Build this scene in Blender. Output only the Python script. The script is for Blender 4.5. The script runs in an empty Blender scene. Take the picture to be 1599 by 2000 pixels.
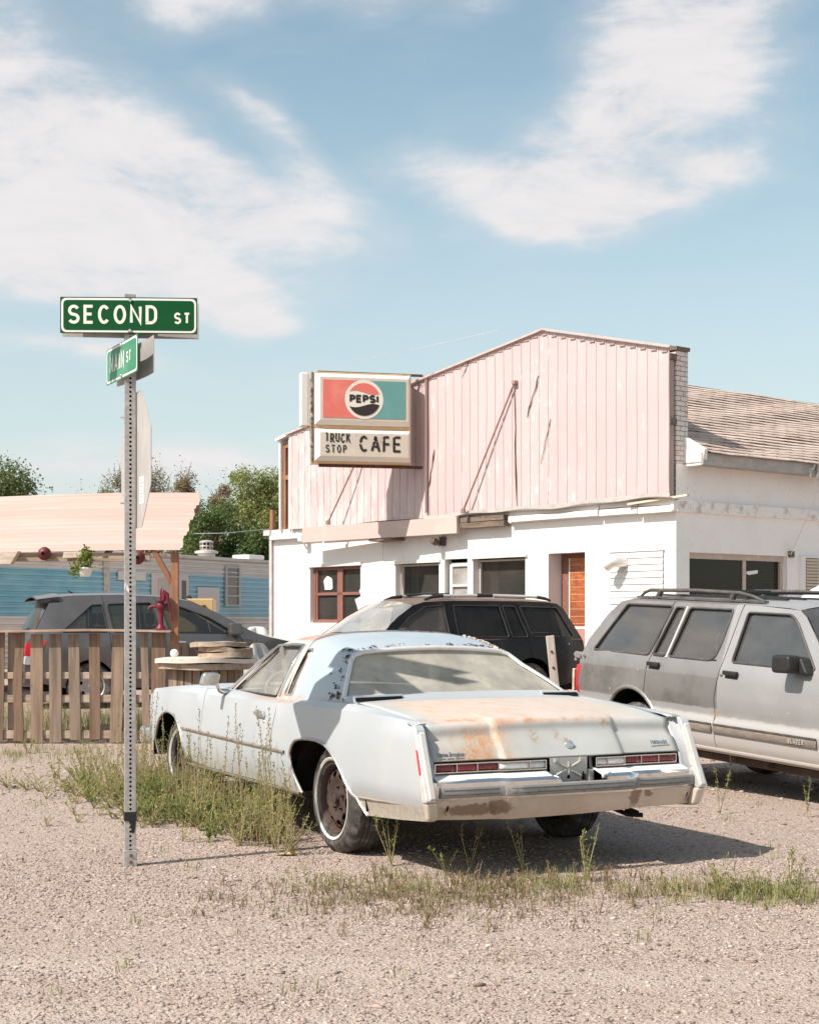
import bpy, bmesh, math, random
import numpy as np
from math import sin, cos, pi, radians, atan, atan2, sqrt, hypot
from mathutils import Vector, Matrix
from mathutils.geometry import delaunay_2d_cdt

S = bpy.context.scene
COL = S.collection
random.seed(7)
NP = np.random.default_rng(7)

# ------------------------------------------------------------------ camera
EYE = 1.38
cam_d = bpy.data.cameras.new('camera')
cam = bpy.data.objects.new('camera', cam_d)
COL.objects.link(cam)
cam.location = (0, 0, EYE)
cam.rotation_euler = (radians(90), 0, 0)
cam_d.sensor_fit = 'VERTICAL'
cam_d.sensor_height = 24
cam_d.lens = 36
cam_d.shift_y = 0.1055
cam_d.clip_start = 0.05
cam_d.clip_end = 3000
S.camera = cam

# ------------------------------------------------------------------ light
SUN_AZ, SUN_EL = radians(34), radians(48)      # direction the light travels in plan, height of the sun
sdir = Vector((-cos(SUN_AZ) * cos(SUN_EL), -sin(SUN_AZ) * cos(SUN_EL), sin(SUN_EL)))
sun_d = bpy.data.lights.new('sun', 'SUN')
sun_d.energy = 5.0
sun_d.angle = radians(0.55)
sun_d.color = (1.0, 0.935, 0.86)
sun = bpy.data.objects.new('sun', sun_d)
COL.objects.link(sun)
sun.rotation_euler = (-sdir).to_track_quat('-Z', 'Y').to_euler()
sun.location = sdir * 60

S.view_settings.view_transform = 'Standard'
S.view_settings.look = 'None'
S.view_settings.exposure = 0.34
S.view_settings.gamma = 1.0
S.view_settings.use_curve_mapping = False
S.cycles.max_bounces = 8
S.cycles.transparent_max_bounces = 16
S.cycles.caustics_reflective = False
S.cycles.caustics_refractive = False

W = bpy.data.worlds.new('World')
S.world = W
W.use_nodes = True
wt = W.node_tree
wt.nodes.clear()


def wn(t, **k):
    n = wt.nodes.new(t)
    for a, b in k.items():
        setattr(n, a, b)
    return n


def wmath(op, a, b=None, c=None):
    n = wn('ShaderNodeMath', operation=op)
    for i, v in enumerate((a, b, c)):
        if v is None:
            continue
        if isinstance(v, (int, float)):
            n.inputs[i].default_value = v
        else:
            wt.links.new(v, n.inputs[i])
    return n.outputs[0]


sky = wn('ShaderNodeTexSky', sky_type='NISHITA', sun_disc=False, sun_elevation=SUN_EL,
         sun_rotation=atan2(sdir.x, sdir.y), air_density=1.0, dust_density=1.2, ozone_density=1.5)
tc = wn('ShaderNodeTexCoord')
sep = wn('ShaderNodeSeparateXYZ')
wt.links.new(tc.outputs['Generated'], sep.inputs[0])
az = wmath('ARCTAN2', sep.outputs[0], sep.outputs[1])
el = wmath('ARCSINE', sep.outputs[2])
comb = wn('ShaderNodeCombineXYZ')
wt.links.new(az, comb.inputs[0])
wt.links.new(el, comb.inputs[1])
AE = comb.outputs[0]


def wnoise(scale, detail, rough, stretch=(1, 1, 1), off=(0, 0, 0), src=None, dist=0.0):
    m = wn('ShaderNodeMapping')
    m.inputs['Scale'].default_value = stretch
    m.inputs['Location'].default_value = off
    wt.links.new(src if src is not None else AE, m.inputs['Vector'])
    n = wn('ShaderNodeTexNoise')
    n.inputs['Scale'].default_value = scale
    n.inputs['Detail'].default_value = detail
    n.inputs['Roughness'].default_value = rough
    n.inputs['Distortion'].default_value = dist
    wt.links.new(m.outputs[0], n.inputs['Vector'])
    return n.outputs


# bend the coordinates so that cloud edges curl
wob = wnoise(9.0, 3, 0.55, (1, 1.6, 1))
vm = wn('ShaderNodeVectorMath', operation='SUBTRACT')
wt.links.new(wob['Color'], vm.inputs[0])
vm.inputs[1].default_value = (0.5, 0.5, 0.5)
vs = wn('ShaderNodeVectorMath', operation='SCALE')
wt.links.new(vm.outputs[0], vs.inputs[0])
vs.inputs['Scale'].default_value = 0.045
va = wn('ShaderNodeVectorMath', operation='ADD')
wt.links.new(AE, va.inputs[0])
wt.links.new(vs.outputs[0], va.inputs[1])
AEW = va.outputs[0]

# clouds: (azimuth, elevation, half width, half height, tilt, strength), all in the sky's own angles
CLOUDS = [
    (-0.265, 0.300, 0.150, 0.078, -16, 1.45), (-0.17, 0.268, 0.165, 0.045, -13, 1.15), (-0.28, 0.250, 0.150, 0.050, 0, 1.05),
    (-0.095, 0.268, 0.10, 0.022, -16, 0.75), (-0.24, 0.396, 0.080, 0.024, 8, 0.85), (-0.13, 0.388, 0.085, 0.026, 6, 0.98),
    (-0.028, 0.392, 0.042, 0.022, 10, 0.95), (0.060, 0.394, 0.065, 0.022, 8, 0.92),
    (0.175, 0.365, 0.080, 0.060, 20, 0.95), (0.165, 0.315, 0.100, 0.058, 15, 0.95), (0.215, 0.398, 0.10, 0.035, 10, 0.85), (0.115, 0.290, 0.075, 0.040, 20, 0.75),
    (0.050, 0.272, 0.082, 0.022, -10, 1.10), (0.120, 0.262, 0.100, 0.027, 9, 1.15), (0.095, 0.250, 0.055, 0.016, 0, 0.75), (0.20, 0.280, 0.05, 0.016, 5, 0.5),
    (-0.20, 0.222, 0.120, 0.020, -4, 0.98), (-0.125, 0.207, 0.062, 0.022, -10, 0.95), (-0.10, 0.192, 0.042, 0.014, 0, 0.95), (-0.205, 0.172, 0.090, 0.011, -9, 0.98),
    (-0.21, 0.096, 0.110, 0.024, 2, 0.80), (-0.12, 0.100, 0.070, 0.020, 4, 0.7), (-0.08, 0.300, 0.055, 0.013, -34, 0.85), (-0.115, 0.33, 0.05, 0.012, -28, 0.5),
]
tot = None
for (a, e, rx, ry, tilt, st) in CLOUDS:
    m = wn('ShaderNodeMapping', vector_type='TEXTURE')
    m.inputs['Location'].default_value = (a, e, 0)
    m.inputs['Rotation'].default_value = (0, 0, radians(tilt))
    m.inputs['Scale'].default_value = (rx * 1.17, ry * 1.2, 1)
    wt.links.new(AEW, m.inputs['Vector'])
    g = wn('ShaderNodeTexGradient', gradient_type='SPHERICAL')
    wt.links.new(m.outputs[0], g.inputs[0])
    v = wmath('MULTIPLY', g.outputs['Fac'], st)
    tot = v if tot is None else wmath('ADD', tot, v)
fb = wnoise(10.0, 10, 0.62, (1, 2.6, 1), dist=0.5)['Fac']
fine = wnoise(34.0, 6, 0.62, (1, 2.2, 1), (3, 1, 0), dist=0.2)['Fac']
puff = wmath('ADD', wmath('MULTIPLY', wmath('SUBTRACT', fb, 0.5), 2.1), wmath('MULTIPLY', wmath('SUBTRACT', fine, 0.5), 0.85))
tot = wmath('MINIMUM', tot, 1.05)
dens = wmath('ADD', tot, wmath('MULTIPLY', puff, wmath('MULTIPLY_ADD', tot, 0.75, 0.25)))
# broken cloud over the rest of the sky
far = wnoise(4.5, 9, 0.62, (1, 4.2, 1), (5, 2, 0), dist=0.4)['Fac']
out_band = wn('ShaderNodeMapRange', interpolation_type='SMOOTHSTEP')
wt.links.new(wmath('ABSOLUTE', az), out_band.inputs['Value'])
out_band.inputs['From Min'].default_value = 0.40
out_band.inputs['From Max'].default_value = 0.75
far_d = wmath('MULTIPLY', wmath('MULTIPLY', wmath('SUBTRACT', far, 0.43), 5.0), out_band.outputs[0])
hi_cut = wn('ShaderNodeMapRange', interpolation_type='SMOOTHSTEP')
wt.links.new(el, hi_cut.inputs['Value'])
hi_cut.inputs['From Min'].default_value = 0.85
hi_cut.inputs['From Max'].default_value = 0.40
far_d = wmath('MULTIPLY', far_d, hi_cut.outputs[0])
dens = wmath('ADD', dens, far_d)
cm = wn('ShaderNodeMapRange', interpolation_type='SMOOTHSTEP')
wt.links.new(dens, cm.inputs['Value'])
cm.inputs['From Min'].default_value = 0.10
cm.inputs['From Max'].default_value = 1.15
cm.inputs['To Max'].default_value = 0.95
veil = wn('ShaderNodeMapRange', interpolation_type='SMOOTHSTEP')
wt.links.new(wmath('ADD', tot, wmath('MULTIPLY', wmath('SUBTRACT', fb, 0.5), 0.9)), veil.inputs['Value'])
veil.inputs['From Min'].default_value = -0.10
veil.inputs['From Max'].default_value = 0.75
veil.inputs['To Max'].default_value = 0.30
cmask = wmath('MAXIMUM', cm.outputs[0], veil.outputs[0])
tint = wn('ShaderNodeMixRGB', blend_type='MULTIPLY')
tint.inputs['Fac'].default_value = 1
wt.links.new(sky.outputs[0], tint.inputs['Color1'])
tint.inputs['Color2'].default_value = (1.42, 1.36, 1.07, 1)
# pale band of thin high haze low in the sky
low = wn('ShaderNodeMapRange', interpolation_type='SMOOTHERSTEP')
wt.links.new(el, low.inputs['Value'])
low.inputs['From Min'].default_value = 0.42
low.inputs['From Max'].default_value = 0.0
low.inputs['To Max'].default_value = 0.62
mh = wn('ShaderNodeMixRGB')
wt.links.new(low.outputs[0], mh.inputs['Fac'])
wt.links.new(tint.outputs[0], mh.inputs['Color1'])
mh.inputs['Color2'].default_value = (4.25, 4.70, 5.15, 1)
mixc = wn('ShaderNodeMixRGB')
wt.links.new(cmask, mixc.inputs['Fac'])
wt.links.new(mh.outputs[0], mixc.inputs['Color1'])
shade = wn('ShaderNodeMixRGB')
wt.links.new(fb, shade.inputs['Fac'])
shade.inputs['Color1'].default_value = (5.0, 4.85, 4.95, 1)
shade.inputs['Color2'].default_value = (6.4, 6.2, 6.15, 1)
wt.links.new(shade.outputs[0], mixc.inputs['Color2'])
bg = wn('ShaderNodeBackground')
bg.inputs['Strength'].default_value = 0.118
wt.links.new(mixc.outputs[0], bg.inputs['Color'])
wo = wn('ShaderNodeOutputWorld')
wt.links.new(bg.outputs[0], wo.inputs['Surface'])

# ------------------------------------------------------------------ mesh helpers


class MB:
    """collects faces and builds them as ONE mesh object"""

    def __init__(self):
        self.v, self.f, self.m = [], [], []

    def add(self, vs, fs, m=0):
        b = len(self.v)
        self.v.extend([tuple(x) for x in vs])
        for f in fs:
            self.f.append(tuple(b + i for i in f))
            self.m.append(m)
        return self

    def box(self, x0, x1, y0, y1, z0, z1, m=0, M=None):
        vs = [Vector((x, y, z)) for x in (x0, x1) for y in (y0, y1) for z in (z0, z1)]
        if M is not None:
            vs = [M @ v for v in vs]
        return self.add(vs, [(0, 1, 3, 2), (4, 6, 7, 5), (0, 4, 5, 1), (2, 3, 7, 6), (0, 2, 6, 4), (1, 5, 7, 3)], m)

    def bar(self, a, b, w, h, up=(0, 0, 1), m=0):
        """rectangular bar from a to b, w wide sideways, h along up"""
        a, b = Vector(a), Vector(b)
        d = (b - a).normalized()
        s = d.cross(Vector(up))
        if s.length < 1e-4:
            s = d.cross(Vector((1, 0, 0)))
        s.normalize()
        u = s.cross(d).normalized()
        vs = [p + s * (i * w / 2) + u * (j * h / 2) for p in (a, b) for i, j in ((-1, -1), (1, -1), (1, 1), (-1, 1))]
        return self.add(vs, [(3, 2, 1, 0), (4, 5, 6, 7), (0, 1, 5, 4), (1, 2, 6, 5), (2, 3, 7, 6), (3, 0, 4, 7)], m)

    def tube(self, pts, r, n=8, m=0, cap=True, closed=False, flat=None):
        pts = [Vector(p) for p in pts]
        k = len(pts)
        rs = r if isinstance(r, (list, tuple)) else [r] * k
        b = len(self.v)
        u = None
        for i, p in enumerate(pts):
            a = pts[(i - 1) % k] if (closed or i > 0) else p
            c = pts[(i + 1) % k] if (closed or i < k - 1) else p
            d = (c - a)
            d = d.normalized() if d.length > 1e-9 else Vector((0, 0, 1))
            if u is None:
                u = d.orthogonal().normalized()
            else:
                u = (u - d * u.dot(d))
                u = u.normalized() if u.length > 1e-6 else d.orthogonal().normalized()
            w = d.cross(u)
            for j in range(n):
                t = 2 * pi * j / n
                q = p + (u * cos(t) + w * sin(t)) * rs[i]
                self.v.append(tuple(q))
        for i in range(k if closed else k - 1):
            for j in range(n):
                i2 = (i + 1) % k
                self.f.append((b + i * n + j, b + i * n + (j + 1) % n, b + i2 * n + (j + 1) % n, b + i2 * n + j))
                self.m.append(m)
        if cap and not closed:
            self.f.append(tuple(b + j for j in range(n))[::-1])
            self.m.append(m)
            self.f.append(tuple(b + (k - 1) * n + j for j in range(n)))
            self.m.append(m)
        return self

    def lathe(self, prof, n=24, M=None, m=0, a0=0.0, a1=2 * pi):
        """prof: (r, h) pairs turned about local Z; M places it"""
        full = abs(a1 - a0 - 2 * pi) < 1e-6
        cnt = n if full else n + 1
        b = len(self.v)
        for (r, h) in prof:
            for j in range(cnt):
                t = a0 + (a1 - a0) * j / n
                p = Vector((r * cos(t), r * sin(t), h))
                self.v.append(tuple(M @ p if M is not None else p))
        for i in range(len(prof) - 1):
            for j in range(n):
                j2 = (j + 1) % cnt
                self.f.append((b + i * cnt + j, b + i * cnt + j2, b + (i + 1) * cnt + j2, b + (i + 1) * cnt + j))
                self.m.append(m)
        return self

    def prism(self, poly, h0, h1, fn, m=0):
        """poly: 2d outline; fn(u, v, h) -> 3d"""
        n = len(poly)
        vs = [fn(u, v, h0) for u, v in poly] + [fn(u, v, h1) for u, v in poly]
        fs = [tuple(range(n))[::-1], tuple(range(n, 2 * n))]
        fs += [(i, (i + 1) % n, n + (i + 1) % n, n + i) for i in range(n)]
        return self.add(vs, fs, m)

    def grid(self, rows, m=0, wrap=False):
        k = len(rows[0])
        b = len(self.v)
        for r in rows:
            self.v.extend([tuple(p) for p in r])
        for i in range(len(rows) - 1):
            for j in range(k if wrap else k - 1):
                j2 = (j + 1) % k
                self.f.append((b + i * k + j, b + i * k + j2, b + (i + 1) * k + j2, b + (i + 1) * k + j))
                self.m.append(m)
        return self

    def build(self, name, mat, parent=None, smooth=None, bevel=0, solid=0, fix=True, offset=0.0, segs=2):
        me = bpy.data.meshes.new(name)
        me.from_pydata(self.v, [], self.f)
        mats = mat if isinstance(mat, (list, tuple)) else [mat]
        for x in mats:
            me.materials.append(x)
        if len(mats) > 1:
            me.polygons.foreach_set('material_index', self.m)
        if fix:
            bm = bmesh.new()
            bm.from_mesh(me)
            bmesh.ops.recalc_face_normals(bm, faces=bm.faces)
            bm.to_mesh(me)
            bm.free()
        if smooth is not None:
            me.polygons.foreach_set('use_smooth', [True] * len(me.polygons))
            me.set_sharp_from_angle(angle=radians(smooth))
        me.update()
        o = bpy.data.objects.new(name, me)
        COL.objects.link(o)
        if parent is not None:
            o.parent = parent
        if solid:
            md = o.modifiers.new('thick', 'SOLIDIFY')
            md.thickness = solid
            md.offset = offset
        if bevel:
            md = o.modifiers.new('edge', 'BEVEL')
            md.width = bevel
            md.segments = segs
            md.limit_method = 'ANGLE'
            md.angle_limit = radians(40)
        return o


def thing(name, label, cat, loc=(0, 0, 0), rotz=0.0, group=None):
    o = bpy.data.objects.new(name, None)
    o.empty_display_size = 0.2
    COL.objects.link(o)
    o.location = loc
    o.rotation_euler = (0, 0, rotz)
    o['label'] = label
    o['category'] = cat
    if group:
        o['group'] = group
    return o


def tag(o, label, cat, group=None):
    o['label'] = label
    o['category'] = cat
    if group:
        o['group'] = group
    return o


def kind(o, k):
    o['kind'] = k
    return o


def lerp(a, b, t):
    return a + (b - a) * t


def cr(x, pts):
    """smooth curve through sorted (x, y) points (monotone hermite)"""
    if x <= pts[0][0]:
        return pts[0][1]
    if x >= pts[-1][0]:
        return pts[-1][1]
    n = len(pts)
    d = [(pts[i + 1][1] - pts[i][1]) / (pts[i + 1][0] - pts[i][0]) for i in range(n - 1)]
    for i in range(n - 1):
        if x <= pts[i + 1][0]:
            def tg(k):
                if k == 0:
                    return d[0]
                if k == n - 1:
                    return d[-1]
                return 0.0 if d[k - 1] * d[k] <= 0 else 2 * d[k - 1] * d[k] / (d[k - 1] + d[k])
            h = pts[i + 1][0] - pts[i][0]
            t = (x - pts[i][0]) / h
            a, b = pts[i][1], pts[i + 1][1]
            return ((2 * t**3 - 3 * t**2 + 1) * a + (t**3 - 2 * t**2 + t) * h * tg(i)
                    + (-2 * t**3 + 3 * t**2) * b + (t**3 - t**2) * h * tg(i + 1))


def lin(x, pts):
    return float(np.interp(x, [p[0] for p in pts], [p[1] for p in pts]))


def sst(a, b, x):
    t = max(0.0, min(1.0, (x - a) / (b - a)))
    return t * t * (3 - 2 * t)


def resample(poly, step):
    out = []
    n = len(poly)
    for i in range(n):
        a, b = poly[i], poly[(i + 1) % n]
        k = max(1, int(math.ceil(hypot(b[0] - a[0], b[1] - a[1]) / step)))
        for j in range(k):
            out.append((lerp(a[0], b[0], j / k), lerp(a[1], b[1], j / k)))
    return out


def rounded(poly, r, n=4):
    """round every corner of a 2d polygon"""
    out = []
    k = len(poly)
    for i in range(k):
        p = Vector(poly[i])
        a = Vector(poly[i - 1]) - p
        b = Vector(poly[(i + 1) % k]) - p
        rr = r[i] if isinstance(r, (list, tuple)) else r
        q = min(rr, a.length * 0.45, b.length * 0.45)
        p0, p1 = p + a.normalized() * q, p + b.normalized() * q
        for j in range(n + 1):
            t = j / n
            out.append(tuple((1 - t)**2 * p0 + 2 * t * (1 - t) * p + t * t * p1))
    return out


def inside(poly, x, y):
    c = False
    n = len(poly)
    j = n - 1
    for i in range(n):
        xi, yi = poly[i]
        xj, yj = poly[j]
        if (yi > y) != (yj > y) and x < (xj - xi) * (y - yi) / (yj - yi) + xi:
            c = not c
        j = i
    return c


def flat_mesh(outline, holes=(), step=0.08, edge=None):
    """triangulate a 2d region with holes on a fine grid -> 2d verts, tris"""
    loops = [resample(l, edge or step) for l in [outline] + list(holes)]
    vs, fs = [], []
    for l in loops:
        b = len(vs)
        vs += l
        fs.append(list(range(b, b + len(l))))
    xs = [p[0] for p in loops[0]]
    ys = [p[1] for p in loops[0]]
    bound = np.array(vs)
    gy = min(ys) + step * 0.5
    row = 0
    while gy < max(ys):
        gx = min(xs) + step * (0.5 if row % 2 else 0.25)
        while gx < max(xs):
            if inside(loops[0], gx, gy) and not any(inside(h, gx, gy) for h in loops[1:]):
                if np.min((bound[:, 0] - gx)**2 + (bound[:, 1] - gy)**2) > (0.45 * step)**2:
                    vs.append((gx, gy))
            gx += step
        gy += step * 0.87
        row += 1
    r = delaunay_2d_cdt([Vector(v) for v in vs], [], fs, 0, 1e-6)
    V = [(v.x, v.y) for v in r[0]]
    T = []
    for t in r[2]:
        cx = sum(V[i][0] for i in t) / 3
        cy = sum(V[i][1] for i in t) / 3
        if inside(loops[0], cx, cy) and not any(inside(h, cx, cy) for h in loops[1:]):
            T.append(tuple(t))
    return V, T


def panel(name, outline, holes, lift, mat, parent, step=0.08, edge=None, thick=0.008, smooth=35, offset=0.0):
    """a sheet-metal panel: 2d outline lifted onto a 3d surface by lift(u, v)"""
    V, T = flat_mesh(outline, holes, step, edge)
    pts = np.array([lift(u, v) for u, v in V], float)
    tri = np.array(T)
    nf = np.cross(pts[tri[:, 1]] - pts[tri[:, 0]], pts[tri[:, 2]] - pts[tri[:, 0]])
    ref = pts.mean(0) * np.array([0, 1, 0]) + np.array([0, 0, .6])
    if (nf * (pts[tri].mean(1) - ref)).sum() < 0:
        tri = tri[:, ::-1]
        nf = -nf
    mb = MB()
    mb.add(pts.tolist(), tri.tolist())
    if thick:
        # turned edge: its own vertices, so that the sheet's shading stays flat up to the rim
        vn = np.zeros_like(pts)
        for k in range(3):
            np.add.at(vn, tri[:, k], nf)
        vn /= np.maximum(np.linalg.norm(vn, axis=1, keepdims=True), 1e-12)
        inn = pts - vn * thick
        cnt = {}
        for t in tri:
            for i in range(3):
                e = (t[i], t[(i + 1) % 3])
                cnt[e] = cnt.get(e, 0) + 1
        for (a, b) in cnt:
            if (b, a) not in cnt:
                mb.add([pts[a], inn[a], inn[b], pts[b]], [(0, 1, 2, 3)])
    return mb.build(name, mat, parent, smooth=smooth, fix=False)


# ------------------------------------------------------------------ stroke lettering
def arc(cx, cy, rx, ry, a0, a1, n=12):
    return [(cx + rx * cos(radians(lerp(a0, a1, i / n))), cy + ry * sin(radians(lerp(a0, a1, i / n)))) for i in range(n + 1)]


GL = {
    'S': (0.60, [arc(.3, .745, .285, .255, 25, 270, 12) + arc(.3, .245, .30, .245, 90, -155, 12)[1:]]),
    'E': (0.52, [[(.52, 1), (0, 1), (0, 0), (.52, 0)], [(0, .51), (.45, .51)]]),
    'F': (0.50, [[(.52, 1), (0, 1), (0, 0)], [(0, .50), (.42, .50)]]),
    'C': (0.60, [arc(.31, .5, .31, .5, 42, 318, 18)]),
    'O': (0.64, [arc(.32, .5, .32, .5, 90, 450, 26)]),
    'N': (0.60, [[(0, 0), (0, 1), (.60, 0), (.60, 1)]]),
    'D': (0.58, [[(0, 0), (0, 1), (.24, 1)] + arc(.24, .66, .34, .34, 90, 0, 7)[1:] + arc(.24, .34, .34, .34, 0, -90, 7) + [(0, 0), (0, .04)]]),
    'T': (0.56, [[(0, 1), (.56, 1)], [(.28, 1), (.28, 0)]]),
    'M': (0.70, [[(0, 0), (0, 1), (.35, .25), (.70, 1), (.70, 0)]]),
    'A': (0.66, [[(0, 0), (.33, 1), (.66, 0)], [(.11, .30), (.55, .30)]]),
    'I': (0.02, [[(.01, 0), (.01, 1)]]),
    'P': (0.52, [[(0, 0), (0, 1), (.28, 1)] + arc(.28, .74, .25, .26, 90, -90, 9)[1:] + [(0, .48)]]),
    'R': (0.54, [[(0, 0), (0, 1), (.28, 1)] + arc(.28, .74, .25, .26, 90, -90, 9)[1:] + [(0, .48)], [(.26, .48), (.54, 0)]]),
    'U': (0.56, [[(0, 1), (0, .28)] + arc(.28, .28, .28, .28, 180, 360, 10)[1:] + [(.56, 1)]]),
    'K': (0.56, [[(0, 0), (0, 1)], [(.54, 1), (.0, .40)], [(.2, .62), (.56, 0)]]),
    'L': (0.48, [[(0, 1), (0, 0), (.48, 0)]]),
    'B': (0.54, [[(0, 0), (0, 1), (.28, 1)] + arc(.28, .76, .23, .24, 90, -90, 8)[1:] + [(0, .52)], [(.28, .52)] + arc(.28, .26, .26, .26, 90, -90, 8)[1:] + [(0, 0)]]),
    'Z': (0.54, [[(0, 1), (.54, 1), (0, 0), (.54, 0)]]),
    '4': (0.60, [[(.60, .28), (0, .28), (.44, 1), (.44, 0)]]),
    'x': (0.44, [[(0, 0), (.44, .62)], [(0, .62), (.44, 0)]]),
    "'": (0.08, [[(.04, 1), (.0, .8)]]),
    ' ': (0.42, []),
}


def ribbon(pts, t):
    """flat band of width t round a polyline -> quads"""
    n = len(pts)
    closed = hypot(pts[0][0] - pts[-1][0], pts[0][1] - pts[-1][1]) < 1e-6
    if closed:
        pts = pts[:-1]
        n -= 1
    L, R = [], []
    for i in range(n):
        p = Vector(pts[i])
        a = Vector(pts[(i - 1) % n]) if (closed or i > 0) else None
        b = Vector(pts[(i + 1) % n]) if (closed or i < n - 1) else None
        d1 = (p - a).normalized() if a is not None else None
        d2 = (b - p).normalized() if b is not None else None
        d1 = d1 or d2
        d2 = d2 or d1
        n1, n2 = Vector((-d1.y, d1.x)), Vector((-d2.y, d2.x))
        mm = n1 + n2
        if mm.length < 0.35:
            mm = n1
            k = 1
        else:
            mm.normalize()
            k = min(1 / max(0.3, mm.dot(n1)), 2.2)
        L.append(tuple(p + mm * (t / 2 * k)))
        R.append(tuple(p - mm * (t / 2 * k)))
    vs = L + R
    fs = []
    for i in range(n if closed else n - 1):
        j = (i + 1) % n
        fs.append((i, n + i, n + j, j))
    return vs, fs


def lettering(mb, text, h, t, fn, gap=0.2, x0=0.0, wide=1.0, m=0, drop=None):
    """write text with stroke width t, letter height h; fn(u, v, e) -> 3d, e a hair's breadth off the face. returns the width"""
    x = x0
    ih = h - t
    for ch in text:
        w, strokes = GL[ch]
        for si, st in enumerate(strokes):
            e = si * 0.0006
            pts = [(x + t / 2 + p[0] * ih * wide, t / 2 + p[1] * ih) for p in st]
            if drop is None:
                vs, fs = ribbon(pts, t)
                mb.add([fn(u, v, e) for u, v in vs], fs, m)
            else:
                # worn paint: the stroke is broken into flakes, some lost
                dense = []
                for i in range(len(pts) - 1):
                    k = max(1, int(hypot(pts[i + 1][0] - pts[i][0], pts[i + 1][1] - pts[i][1]) / (t * 0.55)))
                    for j in range(k):
                        dense.append((lerp(pts[i][0], pts[i + 1][0], j / k), lerp(pts[i][1], pts[i + 1][1], j / k)))
                dense.append(pts[-1])
                for i in range(len(dense) - 1):
                    if drop.random() < 0.05:
                        continue
                    tt = t * drop.choice([1, 1, 1, 1, 1, .8, .45])
                    off = (t - tt) * drop.choice([-.5, .5, .5])
                    a, b = Vector(dense[i]), Vector(dense[i + 1])
                    d = (b - a).normalized()
                    nn = Vector((-d.y, d.x))
                    ov = .30 if drop.random() < .7 else .05
                    a, b = a - d * t * ov + nn * off, b + d * t * ov + nn * off
                    mb.add([fn(q[0], q[1], e + (i % 3) * 0.0003) for q in (a + nn * tt / 2, a - nn * tt / 2, b - nn * tt / 2, b + nn * tt / 2)], [(0, 1, 2, 3)], m)
        x += w * ih * wide + t + gap * h
    return x - gap * h - x0


def textw(text, h, t, gap=0.2, wide=1.0):
    return sum(GL[c][0] * (h - t) * wide + t + gap * h for c in text) - gap * h
# ------------------------------------------------------------------ materials


class NT:
    def __init__(self, name):
        self.mat = bpy.data.materials.new(name)
        self.mat.use_nodes = True
        self.t = self.mat.node_tree
        self.t.nodes.clear()
        self.out = self.n('ShaderNodeOutputMaterial')
        self._co = None

    def n(self, t, ins=None, **k):
        x = self.t.nodes.new(t)
        for a, b in k.items():
            setattr(x, a, b)
        for a, b in (ins or {}).items():
            self.set(x.inputs[a], b)
        return x

    def set(self, sock, v):
        if isinstance(v, bpy.types.NodeSocket):
            self.t.links.new(v, sock)
        elif isinstance(v, (tuple, list)) and len(v) == 3 and sock.type == 'RGBA':
            sock.default_value = (*v, 1)
        else:
            sock.default_value = v

    @property
    def co(self):
        if self._co is None:
            self._co = self.n('ShaderNodeTexCoord').outputs['Object']
        return self._co

    def xyz(self):
        s = self.n('ShaderNodeSeparateXYZ', {0: self.co})
        return s.outputs[0], s.outputs[1], s.outputs[2]

    def mapped(self, scale=(1, 1, 1), loc=(0, 0, 0), rot=(0, 0, 0), src=None):
        return self.n('ShaderNodeMapping', {'Vector': src or self.co, 'Scale': scale, 'Location': loc, 'Rotation': rot}).outputs[0]

    def noise(self, scale, detail=4, rough=.55, stretch=None, loc=(0, 0, 0), dist=0, src=None):
        v = self.mapped(stretch or (1, 1, 1), loc, src=src) if (stretch or loc != (0, 0, 0)) else (src or self.co)
        return self.n('ShaderNodeTexNoise', {'Vector': v, 'Scale': scale, 'Detail': detail, 'Roughness': rough, 'Distortion': dist}).outputs['Fac']

    def math(self, op, a, b=0.0, c=0.0, clamp=False):
        return self.n('ShaderNodeMath', {0: a, 1: b, 2: c}, operation=op, use_clamp=clamp).outputs[0]

    def step(self, v, lo, hi, smooth=True):
        return self.n('ShaderNodeMapRange', {'Value': v, 'From Min': lo, 'From Max': hi}, interpolation_type='SMOOTHSTEP' if smooth else 'LINEAR').outputs[0]

    def mix(self, f, a, b, mode='MIX'):
        return self.n('ShaderNodeMixRGB', {'Fac': f, 'Color1': a, 'Color2': b}, blend_type=mode).outputs[0]

    def bump(self, h, dist=.01, strength=.5):
        return self.n('ShaderNodeBump', {'Height': h, 'Distance': dist, 'Strength': strength}).outputs[0]

    def bsdf(self, col, rough=.6, metal=0., spec=.5, normal=None, **k):
        d = {'Base Color': col, 'Roughness': rough, 'Metallic': metal, 'Specular IOR Level': spec}
        if normal is not None:
            d['Normal'] = normal
        d.update(k)
        b = self.n('ShaderNodeBsdfPrincipled', d)
        self.t.links.new(b.outputs[0], self.out.inputs[0])
        return b


def mat(name, col, rough=.6, metal=0., spec=.4, var=(), bump=None, sheen=None, coat=0.0):
    """weathered surface. var: (scale, lo, hi, colour[, stretch[, detail]]) noise layers over the base colour"""
    n = NT(name)
    c = col
    first = None
    for i, l in enumerate(var):
        sc, lo, hi, c2 = l[:4]
        st = l[4] if len(l) > 4 else None
        de = l[5] if len(l) > 5 else 5
        f = n.noise(sc, de, .6, st, (i * 3.1, i * 1.7, 0))
        first = first or f
        c = n.mix(n.step(f, lo, hi), c, c2)
    nm = None
    if bump:
        nm = n.bump(n.noise(bump[0], 5, .6, bump[3] if len(bump) > 3 else None), bump[1], bump[2])
    r = rough
    if first is not None:
        r = n.math('MULTIPLY_ADD', first, .25, rough - .12)
    kw = {}
    if coat:
        kw['Coat Weight'] = coat
        kw['Coat Roughness'] = .08
    n.bsdf(c, r, metal, spec, nm, **kw)
    return n.mat


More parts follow.
